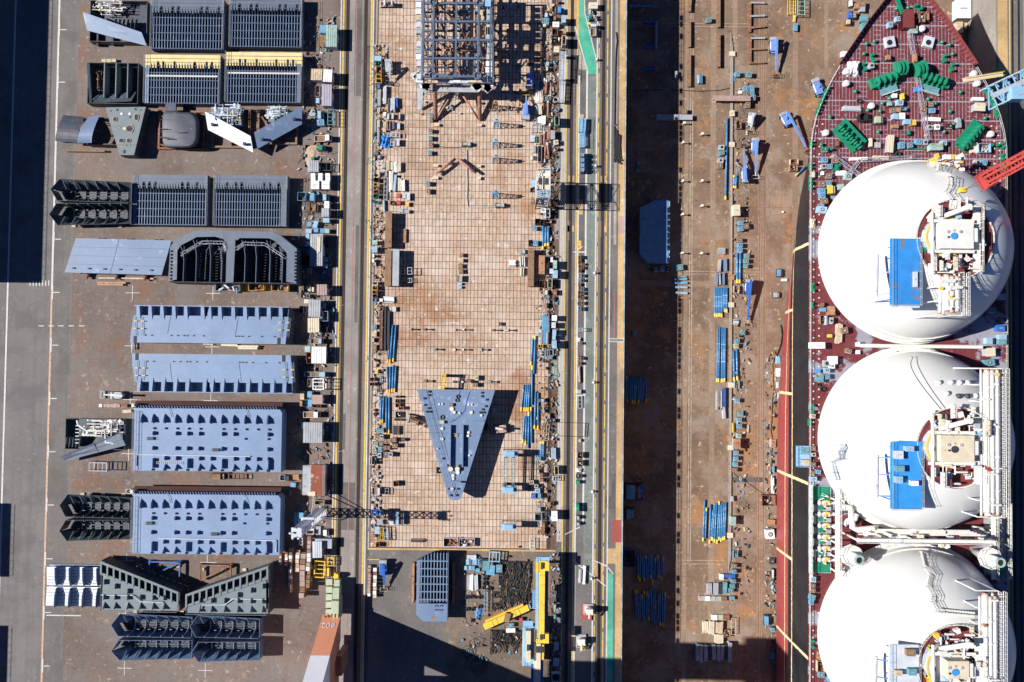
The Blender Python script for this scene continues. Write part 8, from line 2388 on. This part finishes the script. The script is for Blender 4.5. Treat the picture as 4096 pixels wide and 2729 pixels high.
ZT = domes[0][1]
def LX(u, z): return W(u, 1364, z)[0] - SXC
a = rect(3750, 1090, 3870, 1262, 38.5); pipe_rack(domes[0][0], DY[0], a[0] - SXC - a[2]/2, a[0] - SXC + a[2]/2 - 1.5, a[1] - a[3]/2, a[1] + a[3]/2, 38 - ZD, 3)
a = rect(3915, 1475, 4030, 2070, 37.5); pipe_rack(domes[1][0], DY[1], a[0] - SXC - a[2]/2, a[0] - SXC + a[2]/2 - 1.6, a[1] - a[3]/2, a[1] + a[3]/2, 37 - ZD, 4)
a = rect(3910, 2365, 4020, 2900, 37.5); pipe_rack(domes[2][0], DY[2], a[0] - SXC - a[2]/2, a[0] - SXC + a[2]/2 - 1.6, a[1] - a[3]/2, a[1] + a[3]/2, 37 - ZD, 5)
# zig-zag stairways up the domes
def dome_stair(d, pts, m='shipwhite'):
 P = []
 k = domes.index(next(e for e in domes if e[0] == d))
 for u, v, z in pts:
  for _ in range(8): p = SL(u, v, z); rr = min(21.5, math.hypot(p[0], p[1] - DY[k])); z = DOME_Z + math.sqrt(DOME_R**2 - rr*rr) + .9
  P.append(Vector(SL(u, v, z)))
 g = MB()
 for p, q in zip(P, P[1:]):
  n = int((q - p).length/.6) + 1
  for k in range(n): e = p.lerp(q, (k + .5)/n); dd = (q - p).normalized(); s = Vector((-dd.y, dd.x, 0)).normalized()*.6; g.bar(e - s, e + s, .45, .1)
  g.bar(p, p - Vector((0, 0, 1.4)), .15)
 g.build('stair', MATS[m], d); handrail(d, [p + Vector((.7, 0, 0)) for p in P], 1.1, 1.2, m, .07); handrail(d, [p - Vector((.7, 0, 0)) for p in P], 1.1, 1.2, m, .07)
dome_stair(domes[0][0], [(3720, 655, 24), (3760, 660, 27), (3755, 690, 30), (3800, 710, 31), (3800, 740, 33), (3785, 770, 34), (3810, 800, 35), (3805, 840, 36.5)])
dome_stair(domes[2][0], [(3690, 2210, 24), (3705, 2270, 28), (3725, 2300, 30), (3715, 2345, 32), (3735, 2385, 34), (3730, 2405, 34.5), (3750, 2445, 36), (3900, 2460, 37)])
dome_stair(domes[1][0], [(3345, 1785, 24), (3385, 1785, 25.5), (3360, 1805, 25), (3365, 1835, 24), (3330, 1845, 23), (3340, 1890, 23.5), (3350, 1920, 24)], 'silver')
# bow tower cluster on the first dome
for k in range(22):
 R = random.Random(100 + k); u, v, z = R.uniform(3712, 3850), R.uniform(618, 690), R.uniform(21, 28); p = SL(u, v, z)
 MB().ob(p[0], p[1], p[2], R.uniform(.6, 2.2), R.uniform(.4, 1.6), R.uniform(.2, .9), R.choice([0, .5])).bar((p[0], p[1], p[2]), (p[0], p[1], ZDK - ZD), .12).build('access_platform', MATS[R.choice(['shipwhite', 'shipwhite', 'shipwhite', 'cream', 'yellow'])], domes[0][0])
# vents on the second dome
for u, v, m in ((3753, 1531, 'silver'), (3802, 1530, 'silver'), (3838, 1531, 'silver'), (3876, 1531, 'silver'), (3767, 1573, 'silver'), (3812, 1583, 'dark'), (3849, 1583, 'dark'), (3888, 1582, 'silver')):
 p = SL(u, v, 32); rr = math.hypot(p[0], p[1] - DY[1]); zb = DOME_Z - ZD + math.sqrt(max(9, DOME_R**2 - rr*rr)); MB().cyl(p[0], p[1], zb - .8, zb + .5, .55, 14).cyl(p[0], p[1], zb + .5, zb + .9, .6, 14, .25).build('vent_cap', MATS[m], domes[1][0])
for lab, yy in ((0, 0), (1, 1)):
 pts = []
 for k in range(14):
  f = k/13; u = 3592 + (3782 - 3592)*f + (40*yy*(1 - f*.6)); v = 1405 + (1655 - 1405)*f**.9; p = SL(u, v, 30); rr = min(21.8, math.hypot(p[0], p[1] - DY[1])); z = DOME_Z - ZD + math.sqrt(DOME_R**2 - rr*rr)
  sc_ = (CAM_H - ZD - z)/(CAM_H - 30); q = SL(u, v, z + ZD); rr = min(21.9, math.hypot(q[0], q[1] - DY[1])); pts.append((q[0], q[1], DOME_Z - ZD + math.sqrt(DOME_R**2 - rr*rr) + .08))
 MB().tube(pts, .07, 5).build('guy_rope', MATS['dark'], domes[1][0])

# hanging work platforms
def work_platform(label, R_, m, boxes, z=36.6, deckm=None):
 cx, cy, sx, sy = rect(*R_, z); t = thing('work_platform', label, 'platform', (cx, cy, z - 3.0))
 MB().box(-sx/2, sx/2, -sy/2, sy/2, 2.5, 3.0).build('deck', MATS[deckm or m], t)
 for x in (-sx/2 + .1, sx/2 - .1): handrail(t, [(x, -sy/2, 3.0), (x, sy/2, 3.0)], 1.1, 1.8, 'silver' if x > 0 else 'skyblue')
 handrail(t, [(-sx/2, -sy/2 + .1, 3), (sx/2, -sy/2 + .1, 3)], 1.1, 1.8, 'silver'); MB().box(-sx/2, sx/2, -sy/2 - .5, -sy/2, 2.6, 2.8).build('toe_board', MATS['silver'], t)
 for y in (-sy*.32, 0, sy*.25): MB().bar((-sx/2, y, 2.3), (-sx/2 - 2.0, y - .2, .8), .25).build('outrigger', MATS['deepblue'], t)
 MB().tube([(-sx/2 - 2.0, -sy*.36, .7), (-sx/2 - 1.9, sy*.28, .9)], .3, 10).build('support_tube', MATS['grey'], t)
 for x in (-sx*.3, sx*.35):
  for y in (-sy*.4, sy*.4):
   wx, wy = cx + x - SXC, cy + y; k = min(range(3), key=lambda i: abs(wy - DY[i])); rr = min(21, math.hypot(wx, wy - DY[k])); zb = DOME_Z + math.sqrt(DOME_R**2 - rr*rr) - (z - 3.0); MB().box(x - .12, x + .12, y - .12, y + .12, min(zb, 2.3) - .2, 2.5).build('leg', MATS['deepblue'], t)
 for lab, u, v, w, hgt, h, c in boxes:
  bx, by, bw, bh = rect(u - w/2, v - hgt/2, u + w/2, v + hgt/2, z + h); o = thing('steel_locker', lab, 'locker', (bx, by, z)); mk('bx', o, bw, bh, h, c, random.Random(int(u)))
mat('paintedblue', (.035,.25,.62), rough=.45, var=.12, scale=.5)
work_platform('rust streaked blue work platform hanging on the first dome', (3562, 954, 3680, 1222), 'scaffblue', [('grey stack of sheets on the rust streaked blue platform', 3662, 1118, 16, 60, .5, 'silver')])
work_platform('clean blue work platform hanging on the second dome', (3564, 1766, 3688, 2036), 'paintedblue', [('pale blue box at the top of the clean blue platform', 3640, 1796, 32, 20, 1.4, 'lightblue'), ('grey cage box on the clean blue platform', 3597, 1820, 32, 32, 1.3, 'silver'), ('mint box in the middle of the clean blue platform', 3603, 1876, 30, 24, 1.4, 'teal'), ('pale blue box low on the clean blue platform', 3598, 1920, 26, 26, 1.4, 'lightblue'), ('white box at right side of the clean blue platform', 3660, 1934, 28, 18, 1.2, 'white')])
work_platform('grey floored blue edged work platform on the third dome', (3558, 2580, 3676, 2860), 'skyblue', [('brown machine box on the grey floored platform', 3645, 2612, 34, 26, 1.2, 'brown'), ('teal box on the grey floored platform', 3652, 2690, 30, 24, 1.3, 'teal'), ('wooden box on the grey floored platform', 3596, 2694, 26, 20, 1.2, 'wood')], deckm='silver')

# ---------------------------------------------------------------- deck machinery on the foredeck
G = MATS['green']; ZS = ZDK - ZD
def winch(c0, c1, wheel, nd, side, r=1.15):
 """windlass: side frames and drums along a shaft, platform beside it, large gypsy wheel at one end"""
 A, B = Vector(SL(*c0, ZDK + 1.6)), Vector(SL(*c1, ZDK + 1.6)); d = (B - A).normalized(); n = Vector((-d.y, d.x, 0))*side; mid = (A + B)/2
 L = (B - A).length; w = MB().bar(A - Vector((0, 0, 1.4)), B - Vector((0, 0, 1.4)), 3.0, .3).build('windlass', G, ship)
 MB().tube([A, B], .3, 10).build('shaft', G, w)
 for k in range(nd):
  p = A.lerp(B, (k + .5)/nd); MB().tube([p - d*.14, p + d*.14], r, 20).build('drum_flange', G, w); MB().tube([p, A.lerp(B, min(1, (k + 1.4)/nd))], r*.55, 14).build('drum', G, w); MB().bar(p + n*.2 - Vector((0, 0, 1.6)), p + n*1.6 - Vector((0, 0, .3)), .4, .5).build('brake', G, w)
 pl = mid + n*2.6; MB().bar(A + n*2.5 + d*1.0 - Vector((0, 0, 1.0)), B + n*2.5 - d*.6 - Vector((0, 0, 1.0)), 2.2, .12).build('walkway', MATS['teal'], w); handrail(w, [A + n*3.6 + d - Vector((0, 0, .95)), B + n*3.6 - d*.4 - Vector((0, 0, .95))], 1.0, 1.3, 'shipwhite', .08)
 MB().ob(A.x, A.y, ZS, 1.6, 2.4, 1.4, math.atan2(d.y, d.x)).build('gear_case', G, w)
 if wheel:
  P, Q = Vector(SL(*wheel[0], ZDK + 1.8)), Vector(SL(*wheel[1], ZDK + 1.8)); e = (Q - P).normalized(); s = Vector((-e.y, e.x, 0))
  for o, rr in ((-.8, 1.5), (.0, 1.6), (.9, 1.8)): MB().tube([(P + Q)/2 + s*o - s*.16, (P + Q)/2 + s*o + s*.16], rr, 24).build('chain_wheel', G, w)
  MB().bar(P - Vector((0, 0, .6)), Q - Vector((0, 0, .6)), 2.6, 1.6).build('wheel_housing', G, w)
 return w
winch((3500, 330), (3592, 300), ((3600, 245), (3610, 300)), 4, -1); winch((3790, 330), (3690, 300), ((3672, 250), (3690, 300)), 5, 1)
def mooring(pts, angle_plate, nd):
 A, B = Vector(SL(*pts[0], ZDK + 1.4)), Vector(SL(*pts[1], ZDK + 1.4)); d = (B - A).normalized(); n = Vector((-d.y, d.x, 0)); w = MB().bar(A - Vector((0, 0, 1.2)), B - Vector((0, 0, 1.2)), 3.4, .3).build('mooring_winch', G, ship); MB().tube([A, B], .28, 10).build('shaft', G, w)
 for k in range(nd): p = A.lerp(B, (k + .5)/nd); MB().tube([p - d*.12, p + d*.12], 1.25, 18).build('drum_flange', G, w); MB().tube([p, p + d*.9], .7, 12).build('drum', G, w)
 q = (A + B)/2 + n*angle_plate*1.6; MB().bar(A + n*angle_plate*1.5, B + n*angle_plate*1.5, 1.7, .25).bar(A + n*angle_plate*1.5 - Vector((0, 0, .9)), B + n*angle_plate*1.5 - Vector((0, 0, .9)), .3, 1.4).build('cover_plate', G, w)
mooring(((3355, 500), (3440, 590)), 1, 5); mooring(((3925, 500), (3850, 590)), -1, 6)
vm = None
def vent(u, v, r=.46):
 p = SL(u, v, ZDK + .9); o = MB().cyl(0, 0, 0, .7, r*.55, 10).cyl(0, 0, .7, .95, r, 14, r*.9).cyl(0, 0, .95, 1.15, r*.9, 14, r*.4).build('mushroom_vent', G, ship, loc=(p[0], p[1], ZS)); 
for u, v in ((3467,175),(3499,165),(3458,214),(3423,365),(3559,393),(3530,413),(3522,444),(3472,440),(3321,467),(3287,577),(3770,168),(3800,178),(3812,215),(3714,395),(3744,413),(3802,445),(3843,368),(3942,472),(3779,527),(3514,527),(3588,34),(3633,30),(3690,28),(3817,495)): vent(u, v)
def bitts(u, v, ang, s=1.0):
 p = SL(u, v, ZDK + .6); a = math.radians(ang); o = MB().ob(0, 0, 0, 2.3*s, .7*s, .18, a).build('mooring_bitts', G, ship, loc=(p[0], p[1], ZS))
 for k in (-.75, .75): MB().cyl(k*s*math.cos(a), k*s*math.sin(a), .18, 1.1*s, .3*s, 12).cyl(k*s*math.cos(a), k*s*math.sin(a), 1.1*s, 1.2*s, .38*s, 12).build('post', G, o)
for u, v, a in ((3492,232,-75),(3457,268,-80),(3778,235,80),(3810,270,75),(3345,670,40),(3250,1150,90),(3248,1635,90),(3672,30,-35),(3310,597,0),(3976,582,0),(3249,2575,90)): bitts(u, v, a)
def fairlead(u, v, ang):
 p = SL(u, v, ZDK + .6); a = math.radians(ang); o = MB().ob(0, 0, 0, 1.7, .8, .35, a).build('fairlead', G, ship, loc=(p[0], p[1], ZS))
 for k in (-.5, .5): MB().cyl(k*math.cos(a), k*math.sin(a), .35, 1.0, .27, 12).build('roller', G, o)
for u, v, a in ((3312,355,55),(3300,378,58),(3290,400,62),(3282,420,65),(3272,445,68),(3247,575,85),(3244,665,88),(3244,722,88),(3244,745,88),(3248,1222,90),(3240,1690,90),(3950,365,-50),(3966,395,-55),(3978,415,-60),(3985,435,-60),(3990,460,-62),(4012,582,-85),(4012,628,-85),(4014,670,-88)): fairlead(u, v, a)
def wdome(u, v, r=.85):
 p = SL(u, v, ZDK + 1.2); o = MB().cyl(0, 0, 0, .9, r*.8, 14).cyl(0, 0, .9, 1.25, r, 18, r*.85).cyl(0, 0, 1.25, 1.4, r*.85, 18, r*.2).build('white_vent', MATS['shipwhite'], ship, loc=(p[0], p[1], ZS))
for u, v in ((3388,284),(3387,332),(3305,530),(3898,293),(3912,332),(3966,535),(3690,113),(3488,422)): wdome(u, v)
for u, v, a in ((3561, 168, .18), (3716, 168, -.25)):
 p = SL(u, v, ZDK + .8); o = MB().ob(0, 0, .9, 2.3, 2.5, .08, a).build('hawse_cover', MATS['silver'], ship, loc=(p[0], p[1], ZS)); MB().cyl(-.2, -.2, .98, 1.0, .7, 16).build('hawse_hole', MATS['black'], o); MB().ob(0, 0, .0, 2.5, 2.7, .9, a).build('hawse_frame', MATS['silver'], o)
p = SL(3635, 75, ZDK + 2); o = MB().box(-1.3, 1.3, -2.3, 2.3, 0, 2.2).build('hatch_trunk', MATS['topred'], ship, loc=(p[0], p[1], ZS))
for k in range(9): MB().px([(-.04, 0), (-.04, 2.2), (.04, 2.2), (.04, 0)], -1.9, -1.3).build('stiffener', MATS['topred'], o, loc=(0, -2.1 + k*.52, 0))
p = SL(3598, 15, ZDK + 2); MB().box(-.5, .5, -2.6, 2.6, 1.6, 1.9).build('gantry_beam', MATS['green'], ship, loc=(p[0], p[1], ZS), rz=.35)
# netted white bag
p = SL(3422, 268, ZDK + 1.5); t = thing('netted_bag', 'big white netted bag on the foredeck left of the windlass', 'bag', (SXC + p[0], p[1], ZDK)); mk('tp', t, 3.0, 3.8, 1.8, 'white', random.Random(7))
# scaffold truss lying over the deck in front of the first dome
for lab, a, b in (('long lattice truss from bow trunk towards first dome', (3640, 120), (3715, 560)), ('lattice truss lying left of the first dome', (3330, 620), (3440, 700)), ('lattice truss along the front foot of first dome', (3440, 642), (3660, 628)), ('short lattice truss crossing left of the first dome', (3440, 640), (3395, 700))):
 A, B = Vector(SL(*a, ZDK + 1.2)), Vector(SL(*b, ZDK + 1.2)); A.z = B.z = 0; A.x += SXC; B.x += SXC; C = (A + B)/2; t = thing('lattice_truss', lab, 'truss', (C.x, C.y, ZDK)); A -= C; B -= C; A.z = B.z = .9; lattice_beam(MB(), A, B, .8, .7, int((B - A).length/1.1), .05).build('chords', MATS['purple'], t)
 for q in (.05, .95): k = A.lerp(B, q); MB().box(k.x - .3, k.x + .3, k.y - .3, k.y + .3, 0, .55).build('foot', MATS['wood'], t)

zone('on the red foredeck', ZDK + .02, '''
wl 3553 88 3572 108 1.4 lightblue
wl 3584 66 3602 84 1.3 lightblue
bx 3643 105 3670 132 1.5 mint
bn 3660 56 3676 72 1.2 brown
bn 3680 52 3702 88 1.3 brown
mc 3708 40 3724 84 1.2 orange
mc 3544 218 3578 240 1.4 orange
mc 3656 210 3680 250 2.0 orange
wl 3478 252 3497 272 1.3 grey
bx 3662 350 3690 366 1.2 tarp
bx 3571 375 3588 390 1.2 white
mc 3605 370 3628 400 1.6 yellow
wl 3588 400 3614 420 1.4 lightblue
mc 3550 406 3584 424 1.2 mint
wl 3565 430 3584 448 1.3 brown
bn 3603 428 3626 442 1.3 blue
bx 3585 432 3602 448 1.3 orange
wl 3686 406 3708 424 1.3 brown
wl 3718 406 3736 424 1.3 brown
wl 3688 430 3708 450 1.3 brown
wl 3718 432 3742 450 1.3 blue
bd 3371 422 3448 442 1.2 silver
co 3410 392 3470 416 .5 black
dr 3428 448 3482 486 1.5 black
mc 3500 462 3545 494 1.7 olive
bx 3573 455 3594 476 1.4 lightblue
bx 3599 452 3620 476 1.4 white
bx 3620 478 3648 496 1.5 lightblue
bx 3646 480 3664 500 1.5 yellow
bx 3696 470 3762 484 1.0 white
bx 3572 496 3594 512 1.3 orange
mc 3633 518 3648 540 1.3 green
wl 3710 500 3730 518 1.3 grey
wl 3740 498 3760 518 1.3 white
wl 3792 496 3812 512 1.3 black
bd 3828 470 3848 510 1.3 grey
sh 3550 540 3575 610 1.5 cream
mc 3477 548 3500 590 1.3 cream
bx 3500 570 3522 590 1.0 grey
wl 3598 568 3620 592 1.4 blue
wl 3632 570 3652 590 1.4 blue
wl 3664 556 3690 576 1.4 blue
wl 3694 560 3712 578 1.4 grey
bd 3622 592 3700 602 .6 green
bx 3722 574 3772 600 1.8 mint
wl 3766 562 3788 580 1.3 lightblue
pl 3880 570 3912 612 .6 cream
bn 3915 574 3964 610 1.3 lightblue
sh 3900 412 3942 444 2.0 cream
bx 3890 390 3936 402 .9 white
wl 3290 588 3312 606 1.3 green
mc 3345 562 3366 586 1.3 rusty
bx 3400 630 3470 640 .9 white
bx 3494 624 3556 638 .9 cream
ty 3580 604 3604 628 .8 black
wl 3290 630 3312 648 1.3 blue
wl 3330 635 3354 650 1.3 brown
wl 3286 656 3306 674 1.3 grey
wl 3310 656 3330 674 1.3 blue
mc 3340 655 3365 685 1.2 green
mc 3285 684 3306 702 1.2 white
wl 3306 692 3328 712 1.3 brown
wl 3380 692 3408 718 1.4 mint
bd 3344 680 3390 704 .8 white
wl 3280 724 3302 744 1.4 brown
wl 3306 722 3326 742 1.4 blue
mc 3310 738 3350 778 1.6 yellow
wl 3276 752 3302 772 1.4 blue
bx 3352 738 3376 758 1.2 mint
wl 3280 772 3302 792 1.4 blue
wl 3288 794 3312 814 1.4 brown
wl 3272 826 3308 850 1.8 lightblue
bx 3276 815 3296 826 1.2 teal
mc 3248 684 3268 712 1.0 cream
tp 3244 872 3266 912 .9 cream
wl 3900 640 3925 656 1.3 grey
wl 3930 640 3950 658 1.3 blue
''', 31)
zone('on deck between first and second dome', ZDK + .02, '''
mc 3284 1210 3306 1230 1.3 rusty
bx 3282 1232 3304 1246 1.2 blue
bx 3312 1226 3340 1260 1.4 orange
bn 3282 1262 3310 1296 1.4 brown
bd 3300 1262 3316 1300 1.2 lightblue
wl 3318 1270 3334 1296 1.3 grey
pl 3344 1296 3370 1376 .9 wood
wl 3366 1310 3392 1334 1.5 brown
mc 3310 1336 3344 1352 1.3 yellow
bx 3245 1370 3300 1394 2.0 white
wl 3385 1395 3408 1412 1.3 brown
bx 3318 1426 3350 1456 1.6 white
wl 3296 1442 3320 1466 1.4 grey
wl 3298 1472 3320 1490 1.4 lightblue
bx 3266 1478 3282 1490 1.2 tarp
wl 3320 1456 3340 1474 1.2 white
bx 3266 1500 3294 1528 1.6 teal
wl 3302 1498 3320 1516 1.4 blue
ty 3270 1532 3284 1548 .4 black
co 3278 1544 3310 1570 .5 black
mc 3465 1376 3480 1390 .8 orange
ty 3520 1372 3540 1388 .6 brown
bx 3426 1370 3440 1386 .9 white
bx 3426 1402 3440 1416 .9 white
bx 3948 1352 3970 1376 1.6 lightblue
bx 3998 1340 4026 1358 1.6 lightblue
bx 3998 1360 4026 1378 1.6 teal
sh 3944 1392 3982 1426 2.0 cream
wl 3940 1438 3980 1464 1.6 teal
bx 3996 1176 4020 1200 1.6 lightblue
wl 3960 1230 3985 1250 1.6 blue
bx 3990 1300 4020 1325 1.6 deepblue
''', 32)
zone('on the deck edge beside the lower domes', ZDK + .02, '''
wl 3244 1657 3262 1673 1.2 wood
wl 3246 1786 3264 1802 1.2 brown
wl 3246 1812 3264 1826 1.2 grey
wl 3246 1850 3264 1866 1.2 rusty
wl 3262 1880 3284 1896 1.3 blue
wl 3244 1884 3260 1900 1.3 brown
wl 3242 1908 3268 1926 1.3 lightblue
wl 3244 2308 3264 2330 1.3 lightblue
wl 3244 2335 3262 2352 1.3 rusty
wl 3243 2355 3262 2372 1.3 brown
wl 3240 2380 3262 2400 1.4 teal
wl 3240 2402 3256 2420 1.3 blue
bx 3272 2610 3294 2640 1.0 orange
bn 3270 2645 3302 2690 1.3 wood
wl 3276 2690 3298 2712 1.4 teal
wl 3312 2704 3334 2729 1.4 blue
''', 33)
# hanging cradle on the ship side
t, sx, sy = root_rect('side_cradle', 'blue side cradle hanging on the ship side near second dome', 'cradle', (3188, 1784, 3240, 1868), ZDK + 1, ZDK - 2.2)
MB().box(-sx/2, sx/2, -sy/2, sy/2, 2.4, 2.6).build('floor', MATS['skyblue'], t); handrail(t, [(-sx/2, -sy/2, 2.6), (-sx/2, sy/2, 2.6), (sx/2, sy/2, 2.6)], 1.1, 1.0, 'skyblue', .09); handrail(t, [(-sx/2, -sy/2, 2.6), (sx/2, -sy/2, 2.6)], 1.1, 1.0, 'skyblue', .09)
for k in range(6): y = -sy/2 + sy*k/5; MB().bar((-sx/2, y, 2.4), (sx/2 - .6, y, 0), .1).build('bracket', MATS['skyblue'], t)
for y, m in ((sy*.28, 'teal'), (-.2, 'lightblue'), (-sy*.28, 'wood')): MB().box(-.4, sx*.45, y - .7, y + .7, 2.6, 3.4).build('cover', MATS[m], t)

# ---------------------------------------------------------------- cargo manifold between second and third dome
def manifold(side):
 x0, x1 = (LX(3246, 16), LX(3335, 16)); ya, yb = W(3290, 2295, 15)[1], W(3290, 1945, 15)[1]
 if side > 0: x0, x1 = -x1 - .4, -x0 - .4
 zb = ZS
 mf = MB().box(x0, x1, ya, yb, zb + .3, zb + .5).build('manifold_deck', MATS['grey'], ship); L = yb - ya
 for a, b in ((yb - 3.6, yb - .2), (ya + .2, ya + 2.8)): MB().box(x0 + .4, x1 - .5, a, b, zb + .52, zb + .7).build('green_deck', G, mf)
 e = x0 if side < 0 else x1; s = 1 if side < 0 else -1
 MB().box(e - .2, e + .5*1, ya - .6, yb + .4, zb + 1.6, zb + 1.8).build('edge_walkway', MATS['shipwhite'], mf); handrail(mf, [(e - .1, ya, zb + 1.8), (e - .1, yb, zb + 1.8)], 1.1, 1.3, 'shipwhite', .08)
 gi = MB()
 for k in range(18): gi.box(e - .12, e + .42, ya + L*k/18, ya + L*k/18 + L/18*.8, zb + 1.81, zb + 1.84)
 gi.build('grating', MATS['mint'], mf)
 MB().box(x1 - .6 if side < 0 else x0 - .6, x1 + .5 if side < 0 else x0 + .5, ya, yb, zb + 4.4, zb + 4.6).build('pipe_gallery', MATS['shipwhite'], mf)
 xg = x1 if side < 0 else x0; handrail(mf, [(xg + .5, ya, zb + 4.6), (xg + .5, yb, zb + 4.6)], 1.1, 1.6, 'shipwhite', .08)
 for k in range(6): MB().box(xg - .2, xg + .2, ya + 1 + k*L/6.2, ya + 1.4 + k*L/6.2, zb + .5, zb + 4.4).build('gallery_leg', MATS['shipwhite'], mf)
 R = random.Random(77 + side)
 for k in range(6):
  y = ya + 3.6 + k*(L - 7)/5.2; p = MB().tube([(e + s*1.8, y, zb + 1.7), (xg + s*.6, y, zb + 1.7)], .42, 12).build('manifold_pipe', MATS['shipwhite'], mf)
  for q in (.05, .35, .62): x = e + s*1.8 + (xg - e)*q*.75; MB().tube([(x, y, zb + 1.7), (x + .25*s, y, zb + 1.7)], .62, 12).build('flange', MATS['shipwhite'], p)
  MB().cyl(xg - s*1.6, y + .4, zb + 1.9, zb + 2.9, .35, 10).build('valve', MATS['yellow'], p); MB().ring(xg - s*2.3, y - .3, zb + 2.3, zb + 2.4, .25, .42, 12).build('valve_wheel', MATS['yellow'], p)
  MB().box(e + s*2.4, e + s*3.4, y + .9, y + 1.9, zb + .5, zb + 1.1).build('drip_tray', G, mf); MB().cyl(e + s*3.6, y - 1.0, zb + .5, zb + 1.8, .22, 8).build('post', MATS['shipwhite'], mf); MB().box(e + s*1.0, e + s*2.2, y - .6, y + .4, zb + .52, zb + .8).build('drain_box', MATS['dark'], mf)
 for k in range(10): x, y = R.uniform(min(e, xg) + 1, max(e, xg) - 1), R.uniform(ya + 3, yb - 4); MB().tube([(x, y, zb + 1), (x, y + R.uniform(1, 3), zb + 1), (x + R.uniform(.5, 1.5), y + 2, zb + 2.4)], .1, 6).build('small_pipe', MATS['shipwhite'], mf)
 return mf
manifold(-1); manifold(1)
# cross-over pipes and vent masts in the gap between domes two and three
ym = W(3600, 2150, 22)[1]; cp = MB().box(-16, 16, ym - 1.2, ym - .2, 22 - ZD, 22.2 - ZD).build('cross_gangway', MATS['shipwhite'], ship); handrail(cp, [(-16, ym - 1.2, 22.2 - ZD), (16, ym - 1.2, 22.2 - ZD)], 1.1, 1.2, 'shipwhite', .09); handrail(cp, [(-16, ym - .2, 22.2 - ZD), (16, ym - .2, 22.2 - ZD)], 1.1, 1.2, 'shipwhite', .09)
R = random.Random(55)
for k in range(9): x = -16 + k*4; MB().box(x - .15, x + .15, ym - .9, ym - .5, ZS, 22 - ZD).build('gangway_leg', MATS['shipwhite'], cp)
for k in range(5): y = ym + .3 + k*.35; MB().tube([(-15 + k, y, 20.5 - ZD + .3*k), (15 - k, y, 20.5 - ZD + .3*k)], .16 + .04*(k % 3), 8).build('crossover_pipe', MATS['shipwhite'], cp)
for k in range(26): x = R.uniform(-15, 15); MB().ob(x, ym + R.uniform(-2, 2.2), 21.5 - ZD, R.uniform(.4, 1.8), R.uniform(.3, .9), R.uniform(.3, 1.2), R.choice([0, .4, -.4])).build('fitting', MATS[R.choice(['shipwhite', 'shipwhite', 'cream', 'silver'])], cp)
for pts, r in (([(3370, 2030, 18), (3400, 2030, 18), (3405, 2060, 18), (3410, 2110, 18), (3430, 2120, 18), (3515, 2112, 20)], .75), ([(3375, 2100, 17), (3390, 2085, 17), (3420, 2075, 18), (3425, 2055, 18)], .7), ([(3375, 2205, 18), (3410, 2225, 18), (3440, 2240, 19)], 1.0), ([(3460, 2120, 18), (3465, 2150, 18), (3490, 2160, 18)], .6), ([(3890, 2115, 18), (3925, 2118, 18), (3940, 2140, 18)], .7)):
 MB().tube([SL(*p) for p in pts], r, 12).build('cargo_pipe', MATS['shipwhite'], ship, True)
for u, v in ((3432, 2238), (3995, 2248)):
 p = SL(u, v, 24); o = MB().cyl(0, 0, 0, 24.5 - ZDK, 1.0, 18).build('vent_mast', MATS['shipwhite'], ship, loc=(p[0], p[1], ZS), smooth=True); MB().ring(0, 0, 24.3 - ZDK, 24.9 - ZDK, .75, 1.15, 18).build('mast_mouth', MATS['mint'], o); MB().cyl(0, 0, 24.5 - ZDK, 24.6 - ZDK, .74, 16).build('mast_bore', MATS['black'], o)
 MB().cyl(0, 0, 20 - ZDK, 20.15 - ZDK, 2.7, 8).build('mast_platform', MATS['shipwhite'], o); pts = [(2.6*math.cos(k*math.pi/4), 2.6*math.sin(k*math.pi/4), 20.15 - ZDK) for k in range(9)]; handrail(o, pts, 1.1, 1.0, 'shipwhite', .08)
# cross gangway between the first two domes
ym = W(3700, 1385, 20)[1]; cp = MB().box(-13, 17, ym - .4, ym + .4, 17 - ZD, 17.2 - ZD).build('cross_gangway', MATS['shipwhite'], ship); handrail(cp, [(-13, ym + .4, 17.2 - ZD), (17, ym + .4, 17.2 - ZD)], 1.1, 1.2, 'shipwhite', .08)
for x in (-12, -4, 4, 12): MB().box(x - .15, x + .15, ym - .15, ym + .15, ZS, 17 - ZD).build('gangway_leg', MATS['shipwhite'], cp)
dup = [l for l, n in USED.items() if n > 1]
print('shared labels:', dup[:20]); print('objects', len(bpy.data.objects), 'long labels', [l for l in USED if len(l.split()) > 16 or len(l.split()) < 4][:20])
